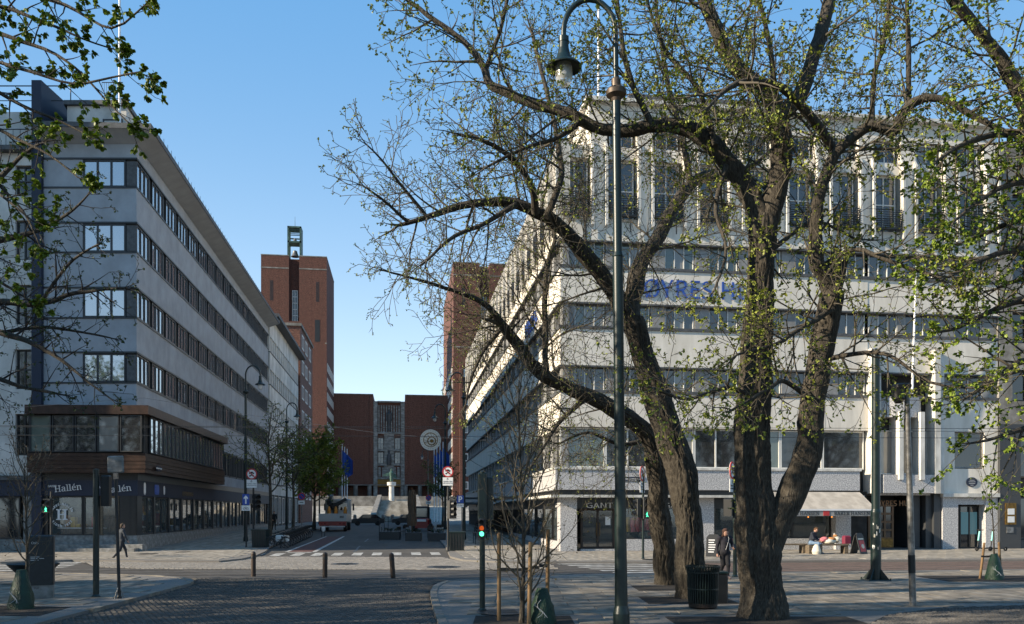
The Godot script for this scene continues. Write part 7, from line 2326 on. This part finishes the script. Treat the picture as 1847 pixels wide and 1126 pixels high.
# ---------------------------------------------------------------- people
# bones: [a, b, radius at a, radius at b, colour]; one continuous skin around them
func body(b: MB, bones: Array, cell: float) -> void:
	var lo := Vector3(1e9, 1e9, 1e9)
	var hi := -lo
	for e in bones:
		var r: float = maxf(e[2], e[3]) + cell * 3
		lo = lo.min(e[0] - Vector3.ONE * r).min(e[1] - Vector3.ONE * r)
		hi = hi.max(e[0] + Vector3.ONE * r).max(e[1] + Vector3.ONE * r)
	var n := Vector3i(((hi - lo) / cell).ceil()) + Vector3i.ONE
	var f := PackedFloat32Array()
	f.resize(n.x * n.y * n.z)
	f.fill(1.0)
	var near := PackedFloat32Array()
	near.resize(f.size())
	near.fill(1.0)
	var who := PackedByteArray()
	who.resize(f.size())
	for k in bones.size():
		var e: Array = bones[k]
		var a: Vector3 = e[0]
		var ab: Vector3 = e[1] - a
		var ll := maxf(ab.length_squared(), 1e-6)
		var m: float = maxf(e[2], e[3]) + 0.07
		var p0 := Vector3i(((a.min(e[1]) - Vector3.ONE * m - lo) / cell).floor()).clamp(Vector3i.ZERO, n - Vector3i.ONE)
		var p1 := Vector3i(((a.max(e[1]) + Vector3.ONE * m - lo) / cell).ceil()).clamp(Vector3i.ZERO, n - Vector3i.ONE)
		for z in range(p0.z, p1.z + 1):
			for y in range(p0.y, p1.y + 1):
				for x in range(p0.x, p1.x + 1):
					var p := lo + Vector3(x, y, z) * cell
					var t := clampf((p - a).dot(ab) / ll, 0.0, 1.0)
					var d := p.distance_to(a + ab * t) - lerpf(e[2], e[3], t)
					var i := x + n.x * (y + n.y * z)
					if d < near[i]:
						near[i] = d
						who[i] = k
					var h := clampf(0.5 + 0.5 * (f[i] - d) / 0.035, 0.0, 1.0)
					f[i] = lerpf(f[i], d, h) - 0.035 * h * (1.0 - h)
	var vert := {}
	var nor := {}
	var col := {}
	var off := [0, 1, n.x, n.x + 1, n.x * n.y, n.x * n.y + 1, n.x * n.y + n.x, n.x * n.y + n.x + 1]
	for z in n.z - 1:
		for y in n.y - 1:
			for x in n.x - 1:
				var i := x + n.x * (y + n.y * z)
				var s := 0
				for k in 8:
					if f[i + off[k]] < 0: s += 1
				if s == 0 or s == 8: continue
				var sum := Vector3.ZERO
				var cnt := 0
				for e in [[0, 1], [2, 3], [4, 5], [6, 7], [0, 2], [1, 3], [4, 6], [5, 7], [0, 4], [1, 5], [2, 6], [3, 7]]:
					var v0 := f[i + off[e[0]]]
					var v1 := f[i + off[e[1]]]
					if (v0 < 0) == (v1 < 0): continue
					var t := v0 / (v0 - v1)
					var q0 := Vector3(e[0] & 1, (e[0] >> 1) & 1, e[0] >> 2)
					var q1 := Vector3(e[1] & 1, (e[1] >> 1) & 1, e[1] >> 2)
					sum += q0.lerp(q1, t)
					cnt += 1
				vert[i] = lo + (Vector3(x, y, z) + sum / cnt) * cell
				nor[i] = Vector3(f[i + 1] - f[i] + f[i + off[7]] - f[i + off[6]], f[i + n.x] - f[i] + f[i + off[7]] - f[i + off[5]], f[i + off[4]] - f[i] + f[i + off[7]] - f[i + off[3]]).normalized()
				col[i] = bones[who[i]][4]
	var steps := [1, n.x, n.x * n.y]
	for i in vert:
		for ax in 3:
			var u: int = steps[(ax + 1) % 3]
			var w: int = steps[(ax + 2) % 3]
			var inside := f[i] < 0
			if inside == (f[i + steps[ax]] < 0): continue
			if not (vert.has(i - u) and vert.has(i - w) and vert.has(i - u - w)): continue
			var q := [i, i - u, i - u - w, i - w] if inside else [i, i - w, i - u - w, i - u]
			for tr in [[0, 1, 2], [0, 2, 3]]:
				for k in [tr[0], tr[2], tr[1]]:
					b.v.append(vert[q[k]])
					b.n.append(nor[q[k]])
					b.c.append(col[q[k]])

func hand(b: MB, wrist: Vector3, dir: Vector3, palm: Vector3, skin: Color, curl: float, side: float) -> void:
	b.col = skin
	var x := dir.cross(palm).normalized() * side
	b.tube(PackedVector3Array([wrist - dir * 0.02, wrist + dir * 0.04, wrist + dir * 0.09]), PackedFloat32Array([0.026, 0.036, 0.034]), 8)
	for k in 4:
		var s := wrist + dir * 0.085 + x * (0.026 - 0.0175 * k)
		var l: float = [0.07, 0.08, 0.075, 0.06][k]
		var m := s + (dir * cos(curl * 0.6) + palm * sin(curl * 0.6)) * l * 0.5
		b.tube(PackedVector3Array([s, m, m + (dir * cos(curl * 1.6) + palm * sin(curl * 1.6)) * l * 0.55]), PackedFloat32Array([0.0095, 0.009, 0.007]), 6)
	var th := wrist + dir * 0.035 + x * 0.028
	b.tube(PackedVector3Array([th, th + x * 0.03 + dir * 0.025 + palm * 0.01, th + x * 0.035 + dir * 0.06 + palm * 0.03]), PackedFloat32Array([0.012, 0.011, 0.008]), 6)

# j: joints in metres, the figure faces +z
func person(label: String, t: Transform3D, j: Dictionary, c: Dictionary, hair_len := 0.0) -> Node3D:
	var o := thing("person", label, "person", t, "people")
	var b := MB.new()
	b.tinted = true
	var top: Color = c.top
	var leg: Color = c.leg
	var skin: Color = c.skin
	var nk: Vector3 = j.neck
	var hd: Vector3 = j.head
	var up := (hd - nk).normalized()
	var look: Vector3 = j.look
	var rt := look.cross(up).normalized() * -1.0
	var bones := [[j.pelvis, j.pelvis.lerp(j.chest, 0.5), 0.145, 0.14, top], [j.pelvis.lerp(j.chest, 0.5), j.chest, 0.14, 0.15, top], [j.chest, nk, 0.13, 0.065, top], [nk, hd, 0.055, 0.055, skin],
		[hd, hd + up * 0.06, 0.085, 0.088, skin], [hd - up * 0.035 + look * 0.03, hd + look * 0.03, 0.058, 0.07, skin], [hd + look * 0.1 - up * 0.005, hd + look * 0.085 + up * 0.03, 0.016, 0.01, skin]]
	for s in ["l", "r"]:
		bones.append([j.chest + Vector3(0.02, 0, 0), j["sh" + s], 0.1, 0.072, top])
		bones.append([j["sh" + s], j["el" + s], 0.066, 0.052, top])
		bones.append([j["el" + s], j["wr" + s], 0.052, 0.036, top])
		bones.append([j.pelvis, j["hp" + s], 0.13, 0.11, leg])
		bones.append([j["hp" + s], j["kn" + s], 0.1, 0.068, leg])
		bones.append([j["kn" + s], j["an" + s], 0.064, 0.042, leg])
		bones.append([j["an" + s] + Vector3(0, -0.02, 0), j["to" + s], 0.046, 0.036, c.shoe])
	body(b, bones, 0.024)
	for s in ["l", "r"]: hand(b, j["wr" + s], (j["wr" + s] - j["el" + s]).normalized(), j.get("palm", Vector3(0, 0, 1)), skin, j.get("curl", 0.7), 1.0 if s == "l" else -1.0)
	for sx in [-1, 1]:
		b.col = Color(0.02, 0.015, 0.01)
		b.lathe(Vector3.ZERO, [[0.0, -0.011], [0.011, 0.0], [0.0, 0.011]], 6, Transform3D(Basis(), hd + look * 0.093 + rt * 0.032 * sx + up * 0.035))
		b.col = skin
		b.lathe(Vector3.ZERO, [[0.0, -0.03], [0.018, 0.0], [0.0, 0.03]], 6, Transform3D(Basis(), hd + rt * 0.088 * sx + up * 0.02))
	b.col = Color(0.25, 0.07, 0.06)
	b.bar(hd + look * 0.094 - rt * 0.022 - up * 0.04, hd + look * 0.094 + rt * 0.022 - up * 0.04, 0.006, 5)
	obj("body", b, M.person, o)
	var h := MB.new()
	h.tinted = true
	var hb := [[hd + up * 0.075 - look * 0.025, hd + up * 0.1, 0.095, 0.075, c.hair], [hd + up * 0.03 - look * 0.05, hd - up * (0.02 + hair_len) - look * 0.055, 0.08, 0.06, c.hair]]
	if hair_len > 0:
		for sx in [-1, 1]: hb.append([hd + up * 0.07 + rt * 0.05 * sx, hd - up * hair_len + rt * 0.085 * sx, 0.05, 0.035, c.hair])
	body(h, hb, 0.02)
	obj("hair", h, M.person, o)
	return o

func people() -> void:
	var skin := Color(0.42, 0.25, 0.18)
	var face_cam := Basis(RT, Vector3.UP, -FW)
	# man striding over the crossing, back to us
	person("man in dark jacket and trousers striding over the crossing with a bag", Transform3D(face_cam * Basis(Vector3.UP, 2.3), at(219, 40.0)), {
		"pelvis": Vector3(0, 0.94, 0), "chest": Vector3(0, 1.28, 0.03), "neck": Vector3(0, 1.48, 0.03), "head": Vector3(0, 1.6, 0.05), "look": Vector3(0, 0, 1),
		"shl": Vector3(0.19, 1.42, 0.02), "shr": Vector3(-0.19, 1.42, 0.02), "ell": Vector3(0.25, 1.15, -0.1), "elr": Vector3(-0.25, 1.15, 0.08), "wrl": Vector3(0.24, 0.92, -0.02), "wrr": Vector3(-0.23, 0.93, 0.2),
		"hpl": Vector3(0.09, 0.9, 0), "hpr": Vector3(-0.09, 0.9, 0), "knl": Vector3(0.1, 0.5, 0.2), "knr": Vector3(-0.1, 0.48, -0.1), "anl": Vector3(0.1, 0.08, 0.28), "anr": Vector3(-0.1, 0.12, -0.42), "tol": Vector3(0.11, 0.04, 0.46), "tor": Vector3(-0.11, 0.04, -0.26)},
		{"top": Color(0.03, 0.036, 0.048), "leg": Color(0.018, 0.02, 0.028), "skin": skin, "shoe": Color(0.012, 0.012, 0.012), "hair": Color(0.06, 0.04, 0.025)})
	# figure far down the pavement
	person("figure in black coat standing under the street trees", Transform3D(face_cam * Basis(Vector3.UP, 0.6), at(494, 78.0, 0.12)), {
		"pelvis": Vector3(0, 0.95, 0), "chest": Vector3(0, 1.3, 0.0), "neck": Vector3(0, 1.5, 0.0), "head": Vector3(0, 1.62, 0.02), "look": Vector3(0, 0, 1),
		"shl": Vector3(0.2, 1.44, 0), "shr": Vector3(-0.2, 1.44, 0), "ell": Vector3(0.26, 1.16, 0.02), "elr": Vector3(-0.26, 1.16, 0.02), "wrl": Vector3(0.2, 0.98, 0.14), "wrr": Vector3(-0.2, 0.98, 0.14),
		"hpl": Vector3(0.09, 0.9, 0), "hpr": Vector3(-0.09, 0.9, 0), "knl": Vector3(0.1, 0.5, 0.06), "knr": Vector3(-0.1, 0.5, -0.03), "anl": Vector3(0.1, 0.08, 0.04), "anr": Vector3(-0.1, 0.08, -0.12), "tol": Vector3(0.11, 0.04, 0.2), "tor": Vector3(-0.11, 0.04, 0.04)},
		{"top": Color(0.012, 0.012, 0.014), "leg": Color(0.012, 0.012, 0.014), "skin": skin, "shoe": Color(0.01, 0.01, 0.01), "hair": Color(0.03, 0.02, 0.015)})
	# woman walking towards us, looking at her phone
	var w := person("woman in dark padded jacket walking with a phone and white earphone cord", Transform3D(face_cam * Basis(Vector3.UP, 0.15), at(1307, 27.2, 0.12)), {
		"pelvis": Vector3(0, 0.88, 0), "chest": Vector3(0, 1.2, 0.02), "neck": Vector3(0, 1.38, 0.03), "head": Vector3(0, 1.49, 0.07), "look": Vector3(0.1, -0.35, 1).normalized(),
		"shl": Vector3(0.18, 1.33, 0.02), "shr": Vector3(-0.18, 1.33, 0.02), "ell": Vector3(0.27, 1.08, 0.02), "elr": Vector3(-0.25, 1.06, -0.03), "wrl": Vector3(0.2, 1.02, 0.24), "wrr": Vector3(-0.26, 0.82, 0.04), "palm": Vector3(0, 0.3, 0.95), "curl": 1.0,
		"hpl": Vector3(0.085, 0.85, 0), "hpr": Vector3(-0.085, 0.85, 0), "knl": Vector3(0.07, 0.46, 0.14), "knr": Vector3(-0.06, 0.46, 0.02), "anl": Vector3(0.05, 0.08, 0.16), "anr": Vector3(-0.04, 0.14, -0.26), "tol": Vector3(0.06, 0.045, 0.33), "tor": Vector3(-0.05, 0.05, -0.12)},
		{"top": Color(0.014, 0.015, 0.02), "leg": Color(0.01, 0.01, 0.012), "skin": Color(0.45, 0.26, 0.19), "shoe": Color(0.16, 0.12, 0.12), "hair": Color(0.05, 0.022, 0.012)}, 0.1)
	var b := MB.new()
	b.path([Vector3(0.07, 1.46, 0.1), Vector3(0.08, 1.3, 0.17), Vector3(0.02, 1.12, 0.19), Vector3(-0.03, 0.95, 0.18)], 0.006, 4)
	obj("earphone_cord", b, M.sign_white, w)
	b = MB.new()
	b.rbox(Vector3.ZERO, Vector3(0.075, 0.15, 0.01), 0.004, w.transform * Transform3D(Basis(Vector3.RIGHT, -0.5), Vector3(0.19, 1.08, 0.36)))
	tag(obj("mobile_phone", b, M.iron_black), "dark phone held in the walking woman's hand", "phone")
	# man on the bench
	person("man in navy jacket and jeans sitting bent forward on the bakery bench", Transform3D(Basis(Vector3.UP, 0.75), at(1463, 43.7, 0.12)), {
		"pelvis": Vector3(0, 0.58, 0), "chest": Vector3(0, 0.92, 0.1), "neck": Vector3(0, 1.12, 0.17), "head": Vector3(0, 1.22, 0.25), "look": Vector3(0.1, -0.5, 0.86).normalized(),
		"shl": Vector3(0.2, 1.06, 0.12), "shr": Vector3(-0.2, 1.06, 0.12), "ell": Vector3(0.24, 0.8, 0.22), "elr": Vector3(-0.24, 0.8, 0.22), "wrl": Vector3(0.09, 0.68, 0.42), "wrr": Vector3(-0.08, 0.68, 0.42), "curl": 1.0,
		"hpl": Vector3(0.1, 0.56, 0.03), "hpr": Vector3(-0.1, 0.56, 0.03), "knl": Vector3(0.14, 0.54, 0.46), "knr": Vector3(-0.14, 0.54, 0.46), "anl": Vector3(0.12, 0.09, 0.42), "anr": Vector3(-0.12, 0.09, 0.38), "tol": Vector3(0.14, 0.04, 0.6), "tor": Vector3(-0.14, 0.04, 0.56)},
		{"top": Color(0.018, 0.02, 0.032), "leg": Color(0.13, 0.2, 0.30), "skin": Color(0.48, 0.28, 0.2), "shoe": Color(0.5, 0.48, 0.45), "hair": Color(0.10, 0.05, 0.02)})
	var st := MB.new()
	st.rbox(Vector3(0, 0.22, 0), Vector3(0.45, 0.44, 0.4), 0.02)
	tag(obj("wooden_block_seat", st, M.bench_wood, null, pos(at(1463, 43.75, 0.12))), "wooden block the seated man in the navy jacket sits on", "seat")

func _ready() -> void:
	rng.seed = 77
	stage()
	materials()
	ground()
	right_block()
	awning()
	right_neighbour()
	left_block()
	left_neighbour()
	far_left()
	city_hall()
	trees()
	furniture()
	cafe_side()
	traffic()
	people()
